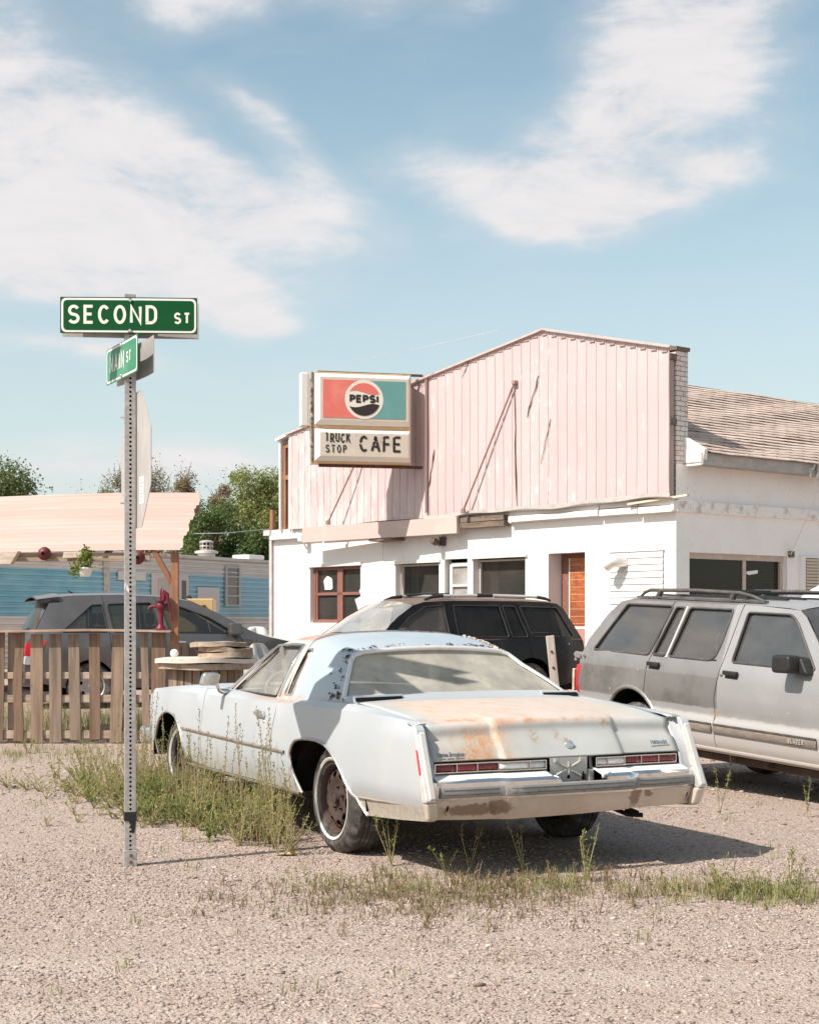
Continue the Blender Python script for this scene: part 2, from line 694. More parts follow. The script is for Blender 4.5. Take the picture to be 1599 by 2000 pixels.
def glass(name, tint=(.8, .85, .82), dust=.25, dustcol=(.5, .47, .42), rough=.03, refl=1.0, streak=(6, 6, 2)):
    n = NT(name)
    tr = n.n('ShaderNodeBsdfTransparent', {'Color': tint})
    gl = n.n('ShaderNodeBsdfGlossy', {'Color': (.97, .92, .87), 'Roughness': rough})
    fc = n.n('ShaderNodeLayerWeight', {'Blend': .5}).outputs['Facing']
    fr = n.math('MULTIPLY_ADD', n.math('POWER', fc, 5.), .953, .047)
    f = n.math('MULTIPLY', fr, refl, clamp=True)
    a = n.n('ShaderNodeMixShader', {0: f, 1: tr.outputs[0], 2: gl.outputs[0]})
    di = n.n('ShaderNodeBsdfDiffuse', {'Color': dustcol})
    ns = n.noise(1.0, 6, .65, streak)
    df = n.math('MULTIPLY', n.step(ns, .0, .95, False), dust * 1.9, clamp=True)
    b = n.n('ShaderNodeMixShader', {0: df, 1: a.outputs[0], 2: di.outputs[0]})
    n.t.links.new(b.outputs[0], n.out.inputs[0])
    return n.mat


RUST = (.30, .12, .05)
M = {}
M['dark'] = mat('dark_void', (.012, .011, .010), .9, spec=.1)
M['black_rubber'] = mat('black_rubber', (.030, .028, .027), .7, var=[(14, .45, .8, (.075, .068, .062))])
M['black_plastic'] = mat('black_plastic', (.022, .021, .020), .45, spec=.4, var=[(9, .5, .85, (.05, .046, .043))])
M['chrome'] = mat('dull_chrome', (.72, .71, .69), .17, metal=1., var=[(22, .55, .8, (.45, .40, .36)), (70, .66, .8, (.36, .24, .16))])
M['old_chrome'] = mat('weathered_chrome', (.62, .58, .53), .30, metal=.85, var=[(7, .5, .75, (.40, .30, .22)), (40, .6, .78, (.34, .23, .15))])
M['galv'] = mat('galvanised_steel', (.40, .38, .36), .5, metal=.45, var=[(30, .4, .7, (.52, .50, .48)), (5, .5, .8, (.36, .33, .31), (1, 1, .3))], bump=(90, .001, .2))
M['alu'] = mat('sheet_aluminium', (.47, .44, .42), .5, metal=.3, var=[(12, .4, .75, (.53, .50, .48), (1, 1, .4)), (60, .6, .8, (.40, .37, .35))])
M['white_paint'] = mat('white_paint', (.82, .79, .76), .6, var=[(3, .5, .8, (.74, .70, .66)), (45, .68, .8, (.55, .48, .42))])
M['white_plastic'] = mat('white_plastic', (.80, .78, .75), .5, var=[(8, .5, .8, (.70, .66, .62))])
M['tan_inside'] = mat('tan_upholstery', (.40, .335, .255), .85, var=[(6, .4, .7, (.38, .31, .23)), (40, .5, .8, (.22, .17, .12))])
M['grey_inside'] = mat('grey_upholstery', (.10, .095, .09), .85, var=[(6, .4, .7, (.16, .15, .14))])
M['rusty_steel'] = mat('rusty_steel', (.060, .040, .033), .75, metal=.2, var=[(9, .45, .7, (.085, .05, .036)), (40, .5, .75, (.04, .030, .027))], bump=(60, .002, .4))
M['wood_grey'] = mat('weathered_wood', (.33, .255, .195), .85, spec=.15, var=[(1.2, .40, .68, (.21, .15, .105), (18, 18, 1.2), 7), (7, .52, .75, (.44, .36, .29), (6, 6, .6)), (2, .55, .8, (.26, .16, .10))], bump=(1, .004, .5, (60, 60, 3)))
M['wood_board'] = mat('weathered_board', (.40, .32, .25), .85, spec=.15, var=[(1.2, .40, .68, (.25, .18, .13), (1.4, 20, 20), 7), (6, .5, .75, (.50, .42, .35))], bump=(1, .004, .5, (4, 60, 60)))
M['wood_red'] = mat('reddish_timber', (.34, .17, .10), .8, spec=.2, var=[(1.5, .42, .7, (.22, .10, .055), (14, 14, 1.2), 7), (8, .55, .8, (.46, .30, .20))])
M['wood_pale'] = mat('bleached_wood', (.62, .53, .44), .85, spec=.15, var=[(2, .42, .7, (.48, .39, .31), (3, 14, 14), 7), (20, .55, .8, (.36, .28, .21))], bump=(30, .003, .5))
M['pump_red'] = mat('crimson_paint', (.155, .008, .022), .45, spec=.4, var=[(12, .5, .8, (.14, .010, .022)), (40, .6, .7, (.10, .03, .03))])
M['float_red'] = mat('dark_red_paint', (.13, .022, .022), .5, var=[(9, .45, .75, (.085, .014, .014))])
M['lens_red'] = mat('red_lens', (.62, .008, .02), .12, spec=.6, coat=.5)
M['lens_dull'] = mat('dull_red_lens', (.15, .022, .026), .25, spec=.5, var=[(18, .4, .7, (.20, .035, .04))])
M['lens_mid'] = mat('plum_red_lens', (.26, .028, .042), .25, spec=.5, var=[(18, .4, .7, (.20, .03, .036))])
M['lens_clear'] = mat('clear_lens', (.58, .57, .56), .2, spec=.6, var=[(30, .4, .7, (.46, .46, .47))])
M['leaf'] = None


def leafmat(name, a, b, c, trans=.35, rough=.6):
    """foliage: every leaf its own tone between three greens"""
    n = NT(name)
    r = n.n('ShaderNodeNewGeometry').outputs['Random Per Island']
    col = n.mix(n.step(r, 0., .55, False), a, b)
    col = n.mix(n.step(r, .62, 1., False), col, c)
    big = n.noise(.9, 3, .6)
    col = n.mix(n.math('MULTIPLY', n.step(big, .42, .7), .5), col, b)
    d = n.n('ShaderNodeBsdfPrincipled', {'Base Color': col, 'Roughness': rough, 'Specular IOR Level': .25})
    t = n.n('ShaderNodeBsdfTranslucent', {'Color': col})
    m = n.n('ShaderNodeMixShader', {0: trans, 1: d.outputs[0], 2: t.outputs[0]})
    n.t.links.new(m.outputs[0], n.out.inputs[0])
    return n.mat


M['bark'] = mat('bark', (.12, .085, .06), .9, spec=.1, var=[(6, .4, .7, (.19, .145, .11), (3, 3, .6))], bump=(14, .02, .6, (3, 3, .6)))


# --- ground gravel
def gravel_mat():
    n = NT('gravel')
    x, y, z = n.xyz()
    cols = []
    v1 = n.n('ShaderNodeTexVoronoi', {'Vector': n.co, 'Scale': 64., 'Randomness': 1.})
    v2 = n.n('ShaderNodeTexVoronoi', {'Vector': n.co, 'Scale': 170., 'Randomness': 1.})
    big = n.noise(.45, 5, .6)
    mid = n.noise(2.2, 6, .62, loc=(4, 2, 0))
    c1 = n.n('ShaderNodeValToRGB', {'Fac': n.n('ShaderNodeSeparateColor', {0: v1.outputs['Color']}).outputs[0]})
    e = c1.color_ramp.elements
    e[0].position, e[0].color = 0, (.235, .17, .138, 1)
    e[1].position, e[1].color = 1, (.58, .475, .41, 1)
    for p, c in ((.3, (.355, .27, .225)), (.55, (.42, .333, .283)), (.78, (.46, .362, .305))):
        q = e.new(p)
        q.color = (*c, 1)
    c2 = n.n('ShaderNodeValToRGB', {'Fac': n.n('ShaderNodeSeparateColor', {0: v2.outputs['Color']}).outputs[1]})
    e = c2.color_ramp.elements
    e[0].position, e[0].color = 0, (.325, .248, .205, 1)
    e[1].position, e[1].color = 1, (.485, .39, .335, 1)
    col = n.mix(n.step(mid, .40, .66), c1.outputs[0], c2.outputs[0])
    # packed fines where wheels run, towards the road at the front
    fines = n.math('MULTIPLY', n.step(n.math('ADD', y, n.math('MULTIPLY', big, 1.6)), 7.4, 6.0), .55)
    col = n.mix(fines, col, (.43, .34, .287))
    col = n.mix(n.math('MULTIPLY', n.step(big, .50, .72), .35), col, (.33, .265, .215))
    # two worn wheel tracks crossing the lot, dust-pale and smooth
    tr_ = n.math('ABSOLUTE', n.math('SUBTRACT', n.math('PINGPONG', n.math('ADD', n.math('MULTIPLY_ADD', x, .10, y), n.math('MULTIPLY', big, .7)), .85), .42))
    trk = n.math('MULTIPLY', n.step(tr_, .30, .08), n.step(y, 7.2, 6.2))
    col = n.mix(n.math('MULTIPLY', trk, .5), col, (.47, .385, .33))
    h = n.math('ADD', n.math('MULTIPLY', n.math('SUBTRACT', 1., v1.outputs['Distance']), 1.), n.math('MULTIPLY', n.math('SUBTRACT', 1., v2.outputs['Distance']), .5))
    nm = n.bump(h, .010, .9)
    nm2 = n.n('ShaderNodeBump', {'Height': mid, 'Distance': .06, 'Strength': .6, 'Normal': nm}).outputs[0]
    n.bsdf(col, .95, 0, .12, nm2)
    return n.mat


M['gravel'] = gravel_mat()


def stone_mat():
    n = NT('loose_stone')
    r = n.n('ShaderNodeNewGeometry').outputs['Random Per Island']
    c = n.n('ShaderNodeValToRGB', {'Fac': r})
    e = c.color_ramp.elements
    e[0].position, e[0].color = 0, (.16, .115, .095, 1)
    e[1].position, e[1].color = 1, (.58, .51, .455, 1)
    for p, q in ((.10, (.27, .195, .165)), (.34, (.36, .28, .24)), (.6, (.42, .345, .30)), (.82, (.43, .33, .275)), (.94, (.49, .42, .37))):
        e.new(p).color = (*q, 1)
    n.bsdf(n.mix(n.math('MULTIPLY', n.noise(120, 4), .35), c.outputs[0], (.26, .20, .17)), .9, 0, .15)
    return n.mat


M['stone'] = stone_mat()
# ------------------------------------------------------------------ the old two-door car
car = thing('parked_car', 'old pale blue two-door coupe with orange rust across its trunk lid', 'car', (.32, 9.50, 0), radians(26.2))
car_t = car


def paint_coupe():
    n = NT('faded_blue_paint')
    x, y, z = n.xyz()
    a = n.noise(1.3, 5, .6)
    c = n.mix(n.step(a, .35, .7), (.368, .395, .42), (.41, .422, .432))
    # chalky bare patches, dirt splashed along the sills, specks of rust
    c = n.mix(n.math('MULTIPLY', n.step(n.noise(2.4, 7, .65, loc=(3, 1, 0)), .56, .74), .5), c, (.44, .445, .45))
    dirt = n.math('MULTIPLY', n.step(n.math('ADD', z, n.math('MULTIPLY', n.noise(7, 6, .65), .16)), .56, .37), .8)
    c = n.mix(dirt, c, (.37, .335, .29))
    tuck_shade = n.math('MULTIPLY', n.step(n.math('ADD', z, n.math('MULTIPLY', y, .04)), .354, .348), n.step(y, -.30, -.36))  # tan below the quarter crease paints in the shade of its tuck-under
    c = n.mix(n.math('MULTIPLY', tuck_shade, .8), c, n.mix(n.step(n.noise(30, 5, .7), .4, .62), (.43, .39, .325), (.34, .29, .225)))
    c = n.mix(n.step(n.noise(55, 4, .6), .70, .76), c, (.36, .24, .16))
    # rust bleeding at the foot of the window pillars
    foot = n.math('MULTIPLY', n.step(n.math('ABSOLUTE', n.math('SUBTRACT', z, .868)), .03, .0), n.step(n.math('ADD', y, n.math('MULTIPLY', n.noise(14, 4), .3)), .6, .95))
    foot = n.math('MULTIPLY', foot, n.step(y, 1.75, 1.1))
    c = n.mix(n.math('MULTIPLY', foot, .55), c, (.50, .24, .12))
    n.bsdf(c, n.math('MULTIPLY_ADD', a, .3, .30), 0, .42, n.bump(n.noise(5, 3), .006, .25))
    return n.mat


def paint_trunk():
    n = NT('rusted_trunk_paint')
    x, y, z = n.xyz()
    big = n.noise(2.1, 7, .62)
    fin = n.noise(9, 8, .68, loc=(2, 5, 0))
    grit = n.noise(60, 5, .65)
    base = n.mix(n.step(big, .38, .66), (.405, .41, .385), (.45, .46, .445))
    # upper surface burnt through to a peach-coloured film of rust, strongest to the left
    top = n.step(z, .79, .83)
    side = n.step(n.math('ADD', x, n.math('MULTIPLY', n.math('SUBTRACT', big, .5), 1.6)), .85, -.50)
    edge = n.step(n.math('ADD', n.math('ABSOLUTE', x), n.math('MULTIPLY', fin, .25)), .87, .72)
    peach = n.math('MULTIPLY', n.math('MULTIPLY', top, n.math('MULTIPLY_ADD', side, .60, .36)), n.math('MULTIPLY', edge, n.step(y, -.18, -.36)))
    peach = n.math('MULTIPLY', peach, n.step(fin, .20, .52))
    c = n.mix(peach, base, n.mix(n.step(fin, .4, .75), (.60, .465, .38), (.52, .345, .235)))
    # line of rust at the fold
    fold = n.math('MULTIPLY', n.step(n.math('ABSOLUTE', n.math('SUBTRACT', z, .826)), .022, .0), n.step(fin, .46, .66))
    fold = n.math('MULTIPLY', fold, n.step(x, .75, -.1))
    c = n.mix(n.math('MULTIPLY', fold, .75), c, (.42, .19, .085))
    # rust run down the rear face left of the centre crease
    rear = n.step(y, -1.045, -1.075)
    cx = n.math('ABSOLUTE', n.math('SUBTRACT', n.math('ADD', x, n.math('MULTIPLY', n.math('SUBTRACT', fin, .5), .25)), -.50))
    run = n.math('MULTIPLY', n.math('MULTIPLY', n.step(cx, .30, .04), rear), n.step(n.noise(1., 7, .66, (16, 16, 2.5)), .30, .62))
    c = n.mix(n.math('MULTIPLY', run, .88), c, n.mix(n.step(grit, .4, .62), (.44, .215, .09), (.52, .32, .18)))
    dk = n.math('MULTIPLY', n.math('MULTIPLY', run, n.step(n.math('ABSOLUTE', n.math('ADD', x, .545)), .10, .0)), n.step(n.math('ADD', z, n.math('MULTIPLY', fin, .1)), .80, .87))
    c = n.mix(n.math('MULTIPLY', dk, .8), c, (.36, .15, .055))
    # two blotches near the lock, and one on the right
    for (bx, bz, r) in ((-.14, .742, .045), (.0, .752, .045), (.045, .715, .022), (.33, .80, .04), (-.60, .655, .0)):
        if r:
            d = n.math('SQRT', n.math('ADD', n.math('POWER', n.math('SUBTRACT', x, bx), 2.), n.math('POWER', n.math('SUBTRACT', z, bz), 2.)))
            mk = n.math('MULTIPLY', n.step(n.math('ADD', d, n.math('MULTIPLY', n.math('SUBTRACT', fin, .5), .09)), r, r * .2), n.step(grit, .42, .56))
            c = n.mix(n.math('MULTIPLY', n.math('MULTIPLY', mk, rear), .75), c, (.36, .22, .12))
    c = n.mix(n.step(grit, .70, .76), c, (.42, .30, .2))
    n.bsdf(c, n.math('MULTIPLY_ADD', fin, .25, .36), 0, .42, n.bump(n.math('ADD', grit, n.math('MULTIPLY', n.noise(4, 3), 3)), .003, .35))
    return n.mat


def paint_roof():
    """front half bare rusted paint, rear half the pale blue skin left where the vinyl peeled off"""
    n = NT('peeled_roof_paint')
    x, y, z = n.xyz()
    fin = n.noise(8, 7, .66)
    grit = n.noise(38, 6, .7)
    blue = n.mix(n.step(n.noise(2, 5), .4, .7), (.345, .405, .445), (.39, .435, .462))
    rust = n.mix(n.step(fin, .38, .68), (.49, .34, .265), (.39, .21, .135))
    fr = n.step(n.math('ADD', y, n.math('MULTIPLY', n.math('SUBTRACT', fin, .5), .10)), .985, 1.005)
    zz = n.step(z, 1.235, 1.25)
    c = n.mix(n.math('MULTIPLY', fr, zz), blue, rust)
    c = n.mix(n.math('MULTIPLY', fr, n.math('SUBTRACT', 1., zz)), c, (.46, .43, .41))
    # flecks of old glue, thick along the rear window and the foot of the pillar
    rim = n.step(n.math('ADD', n.math('SUBTRACT', y, n.math('MULTIPLY_ADD', n.math('SUBTRACT', z, .885), 1.05, .06)), n.math('MULTIPLY', n.math('SUBTRACT', fin, .5), .35)), .12, .02)
    thr = n.math('MULTIPLY_ADD', rim, -.075, .695)
    flecks = n.step(n.math('SUBTRACT', grit, thr), .0, .02)
    c = n.mix(n.math('MULTIPLY', flecks, .85), c, (.09, .062, .048))
    ft = n.math('MULTIPLY', n.step(z, .93, .885), n.step(fin, .42, .62))
    c = n.mix(n.math('MULTIPLY', ft, .7), c, (.48, .30, .2))
    n.bsdf(c, n.math('MULTIPLY_ADD', fin, .3, .34), 0, .4, n.bump(grit, .002, .3))
    return n.mat


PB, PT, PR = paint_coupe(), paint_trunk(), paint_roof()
ARCH_TRIM = mat('arch_lip', (.50, .48, .46), .35, .6, var=[(14, .5, .7, (.40, .30, .22))])
VALANCE = None


def valance_mat():
    n = NT('dirty_bumper_chrome')
    x, y, z = n.xyz()
    f = n.noise(5, 7, .66)
    g = n.noise(30, 6, .7)
    c = n.mix(n.step(f, .35, .7), (.62, .54, .455), (.52, .44, .355))
    for (bx, bz, rx, rz) in ((-.60, .375, .17, .035), (-.44, .385, .075, .045), (.425, .40, .05, .06), (.52, .41, .03, .02)):
        d = n.math('SQRT', n.math('ADD', n.math('POWER', n.math('DIVIDE', n.math('SUBTRACT', x, bx), rx), 2.), n.math('POWER', n.math('DIVIDE', n.math('SUBTRACT', z, bz), rz), 2.)))
        m = n.step(n.math('ADD', d, n.math('MULTIPLY', n.math('SUBTRACT', g, .5), 1.6)), 1.1, .75)
        c = n.mix(n.math('MULTIPLY', m, .8), c, (.20, .125, .08))
    c = n.mix(n.step(g, .62, .72), c, (.36, .27, .19))
    n.bsdf(c, n.math('MULTIPLY_ADD', f, .25, .25), n.math('MULTIPLY_ADD', f, -.6, .55), .5, n.bump(f, .004, .3))
    return n.mat


VALANCE = valance_mat()
BUMPER = mat('bumper_chrome', (.74, .735, .73), .13, metal=.95, var=[(11, .52, .8, (.56, .50, .44)), (46, .64, .78, (.42, .32, .24))])
STRIP = mat('bumper_rubber', (.27, .262, .25), .65, var=[(8, .4, .7, (.26, .25, .24)), (40, .5, .8, (.15, .14, .13))])
PAD = mat('grey_bumper_pad', (.50, .485, .46), .6, var=[(8, .4, .7, (.56, .54, .51)), (40, .55, .8, (.40, .37, .34))])
FILLER = mat('filler_panel', (.76, .76, .745), .45, var=[(6, .45, .75, (.66, .64, .60)), (34, .6, .75, (.55, .50, .44))])

ZS = [(-1.25, .806), (-1.14, .823), (-.9, .845), (-.24, .887), (.1, .890), (.4, .882), (.7, .866), (1.0, .856), (1.4, .862), (2.0, .883), (2.6, .877), (3.2, .856), (3.73, .826), (3.93, .80)]
WB = [(-1.30, .875), (-1.1, .888), (-.6, .902), (.2, .905), (1.5, .90), (3.0, .892), (3.5, .875), (3.8, .845), (3.95, .79)]
RS = .028


def side_x(y, z):
    w = cr(y, WB)
    if z < .45:
        w -= (.45 - z) * .22
    if z > .60:
        w -= ((z - .60) / .28)**2 * .030
    # crease low on the rear quarter and the swelling lips of the arches
    if y < -.25 and z < .375 - .02 * (y + .4):
        w -= .014
    # raised ridge along the doors
    w += .006 * math.exp(-((z - (.555 + .008 * (y - 1.7))) / .02)**2) * sst(.5, .7, y) * (1 - sst(2.8, 2.95, y))
    return w


def inner(y):
    return .05 + .06 * sst(-.12, .08, y)


def stop(y):
    return cr(y, ZS) - RS + RS * pi / 2 + inner(y)


def side_lift(sg):
    def f(y, s):
        zc = cr(y, ZS) - RS
        if s <= zc:
            return (sg * side_x(y, s), y, s)
        t = s - zc
        x0 = side_x(y, zc)
        if t < RS * pi / 2:
            a = t / RS
            return (sg * (x0 - RS + RS * cos(a)), y, zc + RS * sin(a))
        t -= RS * pi / 2
        return (sg * (x0 - RS - t), y, zc + RS + .04 * t)
    return f


ARCH_R = [(.45, .31), (.52, .40), (.572, .50), (.575, .56), (.535, .61), (.46, .64), (.30, .654), (.10, .650), (-.05, .61), (-.2, .515), (-.31, .405), (-.40, .33), (-.47, .272)]
ARCH_F = [(3.56, .31), (3.56, .40), (3.52, .50), (3.42, .60), (3.28, .655), (3.12, .665), (2.97, .635), (2.86, .56), (2.80, .46), (2.76, .34)]


def smooth_line(pts, n=4):
    out = []
    for i in range(len(pts) - 1):
        p0, p1, p2, p3 = pts[max(0, i - 1)], pts[i], pts[i + 1], pts[min(len(pts) - 1, i + 2)]
        for j in range(n):
            t = j / n
            out.append(tuple(.5 * ((2 * p1[k]) + (-p0[k] + p2[k]) * t + (2 * p0[k] - 5 * p1[k] + 4 * p2[k] - p3[k]) * t * t + (-p0[k] + 3 * p1[k] - 3 * p2[k] + p3[k]) * t**3) for k in range(2)))
    out.append(pts[-1])
    return out


AR, AF = smooth_line(ARCH_R), smooth_line(ARCH_F)
top_edge = lambda y0, y1, n: [(lerp(y0, y1, i / n), stop(lerp(y0, y1, i / n))) for i in range(n + 1)]
DR = [(1.0, .315), (.985, .42), (.93, .60), (.87, .78), (.855, .86)]       # rear cut of the door
for sg, nm in ((-1, 'left'), (1, 'right')):
    L = side_lift(sg)
    q = [(.993, .315)] + AR + [(-.9, .298), (-1.235, .325), (-1.225, .43), (-1.19, .60), (-1.14, .74), (-1.105, .79)]
    q += top_edge(-1.09, .85, 24) + [(p[0] - .004, p[1]) for p in DR[::-1][1:-1]]
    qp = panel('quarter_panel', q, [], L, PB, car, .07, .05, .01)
    fen = [(2.372, .315)] + [(2.34, .6), (2.304, .86)][0:0] + AF[::-1] + [(3.90, .36), (3.955, .5), (3.95, .68)] + top_edge(3.93, 2.305, 20) + [(2.315, .84), (2.345, .6)]
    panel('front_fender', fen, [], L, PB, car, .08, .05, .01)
    d = [(2.365, .315)] + [(2.340, .6), (2.309, .84)] + top_edge(2.299, .862, 18) + [(p[0] + .004, p[1]) for p in DR[::-1]]
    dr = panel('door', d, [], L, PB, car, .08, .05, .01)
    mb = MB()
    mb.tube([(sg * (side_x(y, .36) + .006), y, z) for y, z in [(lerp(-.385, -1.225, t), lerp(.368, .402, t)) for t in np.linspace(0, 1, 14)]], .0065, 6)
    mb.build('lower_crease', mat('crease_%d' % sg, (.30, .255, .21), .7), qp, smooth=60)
    # rolled lips of the wheel openings
    for ar in (AR, AF):
        mb = MB()
        mb.tube([(sg * (side_x(y, z) + .001), y, z) for y, z in ar], .010, 6)
        mb.build('arch_lip', ARCH_TRIM, car, smooth=60)
    # rub strip along door and fender
    mb = MB()
    n = 24
    mb.grid([[(sg * (side_x(y, z) + dx), y, z + dz) for dx, dz in ((.001, -.009), (.010, -.006), (.012, 0), (.010, .006), (.001, .009))]
             for y, z in [(lerp(.66, 2.79, i / n), lerp(.548, .565, i / n)) for i in range(n + 1)]])
    mb.build('side_trim', mat('trim_' + nm, (.42, .37, .32), .4, .6, var=[(20, .4, .6, (.30, .20, .13))]), car, smooth=50)
    # sill with its bright lower strip
    mb = MB()
    rows = [[(sg * (side_x(y, .33) + dx), y, z) for dx, z in ((-.004, .338), (-.014, .318), (-.022, .29), (-.05, .268), (-.09, .262))] for y in [lerp(.50, 2.74, i / 16) for i in range(17)]]
    mb.grid(rows)
    mb.build('rocker_panel', mat('sill_' + nm, (.36, .34, .31), .6, .2, var=[(6, .4, .7, (.28, .23, .18))]), car, smooth=50)
    mb = MB()
    mb.bar((sg * (side_x(.5, .3) + .004), .50, .303), (sg * (side_x(2.74, .3) + .004), 2.74, .303), .012, .016)
    mb.build('sill_strip', M['old_chrome'], car, bevel=.003)
    for cut_ in (DR, [(2.368, .318), (2.342, .6), (2.308, .84), (2.304, stop(2.3) - .05)]):
        mb = MB()
        mb.tube([tuple(np.array(L(y, z)) - np.array((sg * .0065, 0, 0))) for y, z in cut_], .0062, 5)
        mb.build('door_seam', M['dark'], dr)
    # door handle
    mb = MB()
    xx = sg * side_x(1.12, .757)
    mb.bar((xx + sg * .020, 1.04, .762), (xx + sg * .020, 1.20, .766), .014, .022)
    mb.bar((xx + sg * .006, 1.05, .760), (xx + sg * .006, 1.19, .764), .02, .04)
    mb.lathe([(0, .008), (.012, .008), (.014, 0)], 12, Matrix.Translation((xx, 1.06, .715)) @ Matrix.Rotation(sg * pi / 2, 4, 'Y'))
    mb.build('door_handle', M['chrome'], dr, bevel=.004, smooth=40)

# ---- hood, cowl and nose
mb = MB()
mb.grid([[(x * lerp(.80, .80, 0) * (1 if y < 3.4 else lerp(1, .92, (y - 3.4) / .53)), y, cr(y, ZS) - .002 + .022 * (1 - abs(x)**3)) for x in np.linspace(-1, 1, 21)] for y in np.linspace(2.26, 3.93, 26)])
mb.build('hood', PB, car, smooth=40, solid=.01)
mb = MB()
mb.grid([[(x, y, .862 + .012 * (1 - (x / .8)**2) - .03 * sst(2.0, 1.9, y)) for x in np.linspace(-.80, .80, 13)] for y in np.linspace(1.86, 2.24, 5)])
mb.build('cowl', mat('cowl_black', (.10, .095, .09), .7), car, smooth=40, solid=.01)
mb = MB()
mb.box(-.74, .74, 3.90, 3.95, .50, .79)
mb.build('grille', mat('grille_dark', (.10, .10, .10), .4, .5), car, bevel=.01)
mb = MB()
mb.box(-.86, .86, 3.94, 4.06, .36, .50)
mb.build('front_bumper', BUMPER, car, bevel=.025)
for sg in (-1, 1):
    for k in (.62, .42):
        mb = MB()
        mb.lathe([(0, .03), (.05, .025), (.075, .01), (.08, 0), (.085, -.02)], 20, Matrix.Translation((sg * k, 3.955, .64)) @ Matrix.Rotation(-pi / 2, 4, 'X'))
        mb.build('headlight', M['lens_clear'], car, smooth=50)

# ---- roof with pillars in one skin: v runs from the centre line (0) over the rail (1) to the belt (2)
ZR = [(-.1, 1.19), (.30, 1.195), (.38, 1.208), (.46, 1.225), (.58, 1.257), (.72, 1.283), (.9, 1.300), (1.2, 1.303), (1.45, 1.288), (1.66, 1.258)]
RP = [(0, 0, 0), (.25, .22, -.005), (.5, .41, -.020), (.72, .515, -.042), (.87, .572, -.066), (1.0, .603, -.094)]


def roof_lift(y, vv):
    v = abs(vv) / .42
    sg = -1 if vv < 0 else 1
    zr = cr(y, ZR)
    if v <= 1:
        x = cr(v, [(p[0], p[1]) for p in RP])
        z = zr + cr(v, [(p[0], p[2]) for p in RP])
    else:
        t = v - 1
        zb = cr(y, ZS) - .004
        xb = lin(y, [(.0, .800), (.3, .790), (.7, .775), (1.2, .768), (2.1, .760)])
        z0 = zr - .094
        x = lerp(.603, xb, t) + .012 * sin(pi * t)
        z = lerp(z0, zb, t)
    return (sg * x, y, z)


def rl(y, z, sg):
    """point of the roof skin's straight side at height z -> (y, v) coordinates"""
    z0, zb = cr(y, ZR) - .094, cr(y, ZS) - .004
    return (y, sg * .42 * (1 + (z0 - z) / (z0 - zb)))


REAR = [(0, .372), (.25, .374), (.5, .383), (.65, .392), (.78, .398), (.9, .382), (1.0, .345), (1.2, .268), (1.5, .165), (1.8, .075), (1.94, .035), (2.0, .020)]
FRONT = [(0, 1.672), (.4, 1.660), (.7, 1.636), (.9, 1.612), (1.0, 1.598), (1.3, 1.74), (1.6, 1.88), (2.0, 2.075)]
out = [(y, v * .42) for v, y in smooth_line(REAR, 3)]
rear_half = out
front_half = [(y, v * .42) for v, y in smooth_line(FRONT, 3)]
outline = [(y, v) for y, v in front_half[::-1]] + []
# go round: rear edge left->right, then front edge right->left
loop = [(y, -v) for y, v in rear_half[::-1]] + [(y, v) for y, v in rear_half[1:]] + [(y, v) for y, v in front_half[::-1]] + [(y, -v) for y, v in front_half[1:]]
DG = [(1.985, .880), (1.545, 1.190), (1.49, 1.203), (1.105, 1.203), (1.168, .872)]
OG = [(1.0, 1.185), (.905, 1.19), (.885, 1.165), (.905, .905), (.93, .892), (1.045, .890)]
holes = []
for sg in (-1, 1):
    holes.append([rl(y, z, sg) for y, z in DG])
    holes.append([rl(y, z, sg) for y, z in OG])
roof = panel('roof', loop, holes, roof_lift, PR, car, .045, .03, .012, smooth=50)

GLS = glass('dusty_side_glass', (.80, .79, .75), .30, (.52, .48, .43), .04, 1.2, (3, 3, 3))
GLR = glass('dusty_rear_glass', (.93, .92, .87), .40, (.84, .79, .68), .05, .6, (2.5, 2.5, 1.5))
for sg in (-1, 1):
    for poly, nm in ((DG, 'door_glass'), (OG, 'quarter_window')):
        c = (sum(p[0] for p in poly) / len(poly), sum(p[1] for p in poly) / len(poly))
        big = [(c[0] + (y - c[0]) * 1.04, c[1] + (z - c[1]) * 1.04) for y, z in poly]
        uv = [rl(y, z, sg) for y, z in big]

        def inset(y, v):
            p = roof_lift(y, v)
            return (p[0] - (1 if v > 0 else -1) * .020, p[1], p[2] - .006)
        g = panel(nm, uv, [], inset, GLS, car, .08, .06, 0, smooth=60)
        # dark weatherstrip and thin chrome line round the opening
        mb = MB()
        mb.tube([roof_lift(*rl(y, z, sg)) for y, z in rounded(poly, .02, 3)], .009, 6, closed=True)
        mb.build('window_seal', M['black_rubber'] if nm == 'door_glass' else M['old_chrome'], g, smooth=60)
    # gutter of bright metal down the pillar edge and over the door
    mb = MB()
    pts = [roof_lift(*rl(y, z, sg)) for y, z in ((2.07, .882), (1.80, 1.055), (1.565, 1.212), (1.3, 1.221), (1.07, 1.219), (1.09, 1.05), (1.12, .88))]
    pts = [(p[0] + sg * .010, p[1], p[2]) for p in pts]
    mb.tube(pts, .011, 6)
    mb.build('drip_rail', M['chrome'], car, smooth=60)
    # bare strip that hid the edge of the vinyl
    mb = MB()
    mb.tube([(p[0] * 1.004, p[1], p[2] + .004) for p in [roof_lift(.995, sg * .42 * v) for v in np.linspace(0, 1.9, 22)]], .007, 6)
    mb.build('roof_moulding', M['old_chrome'], car, smooth=60)

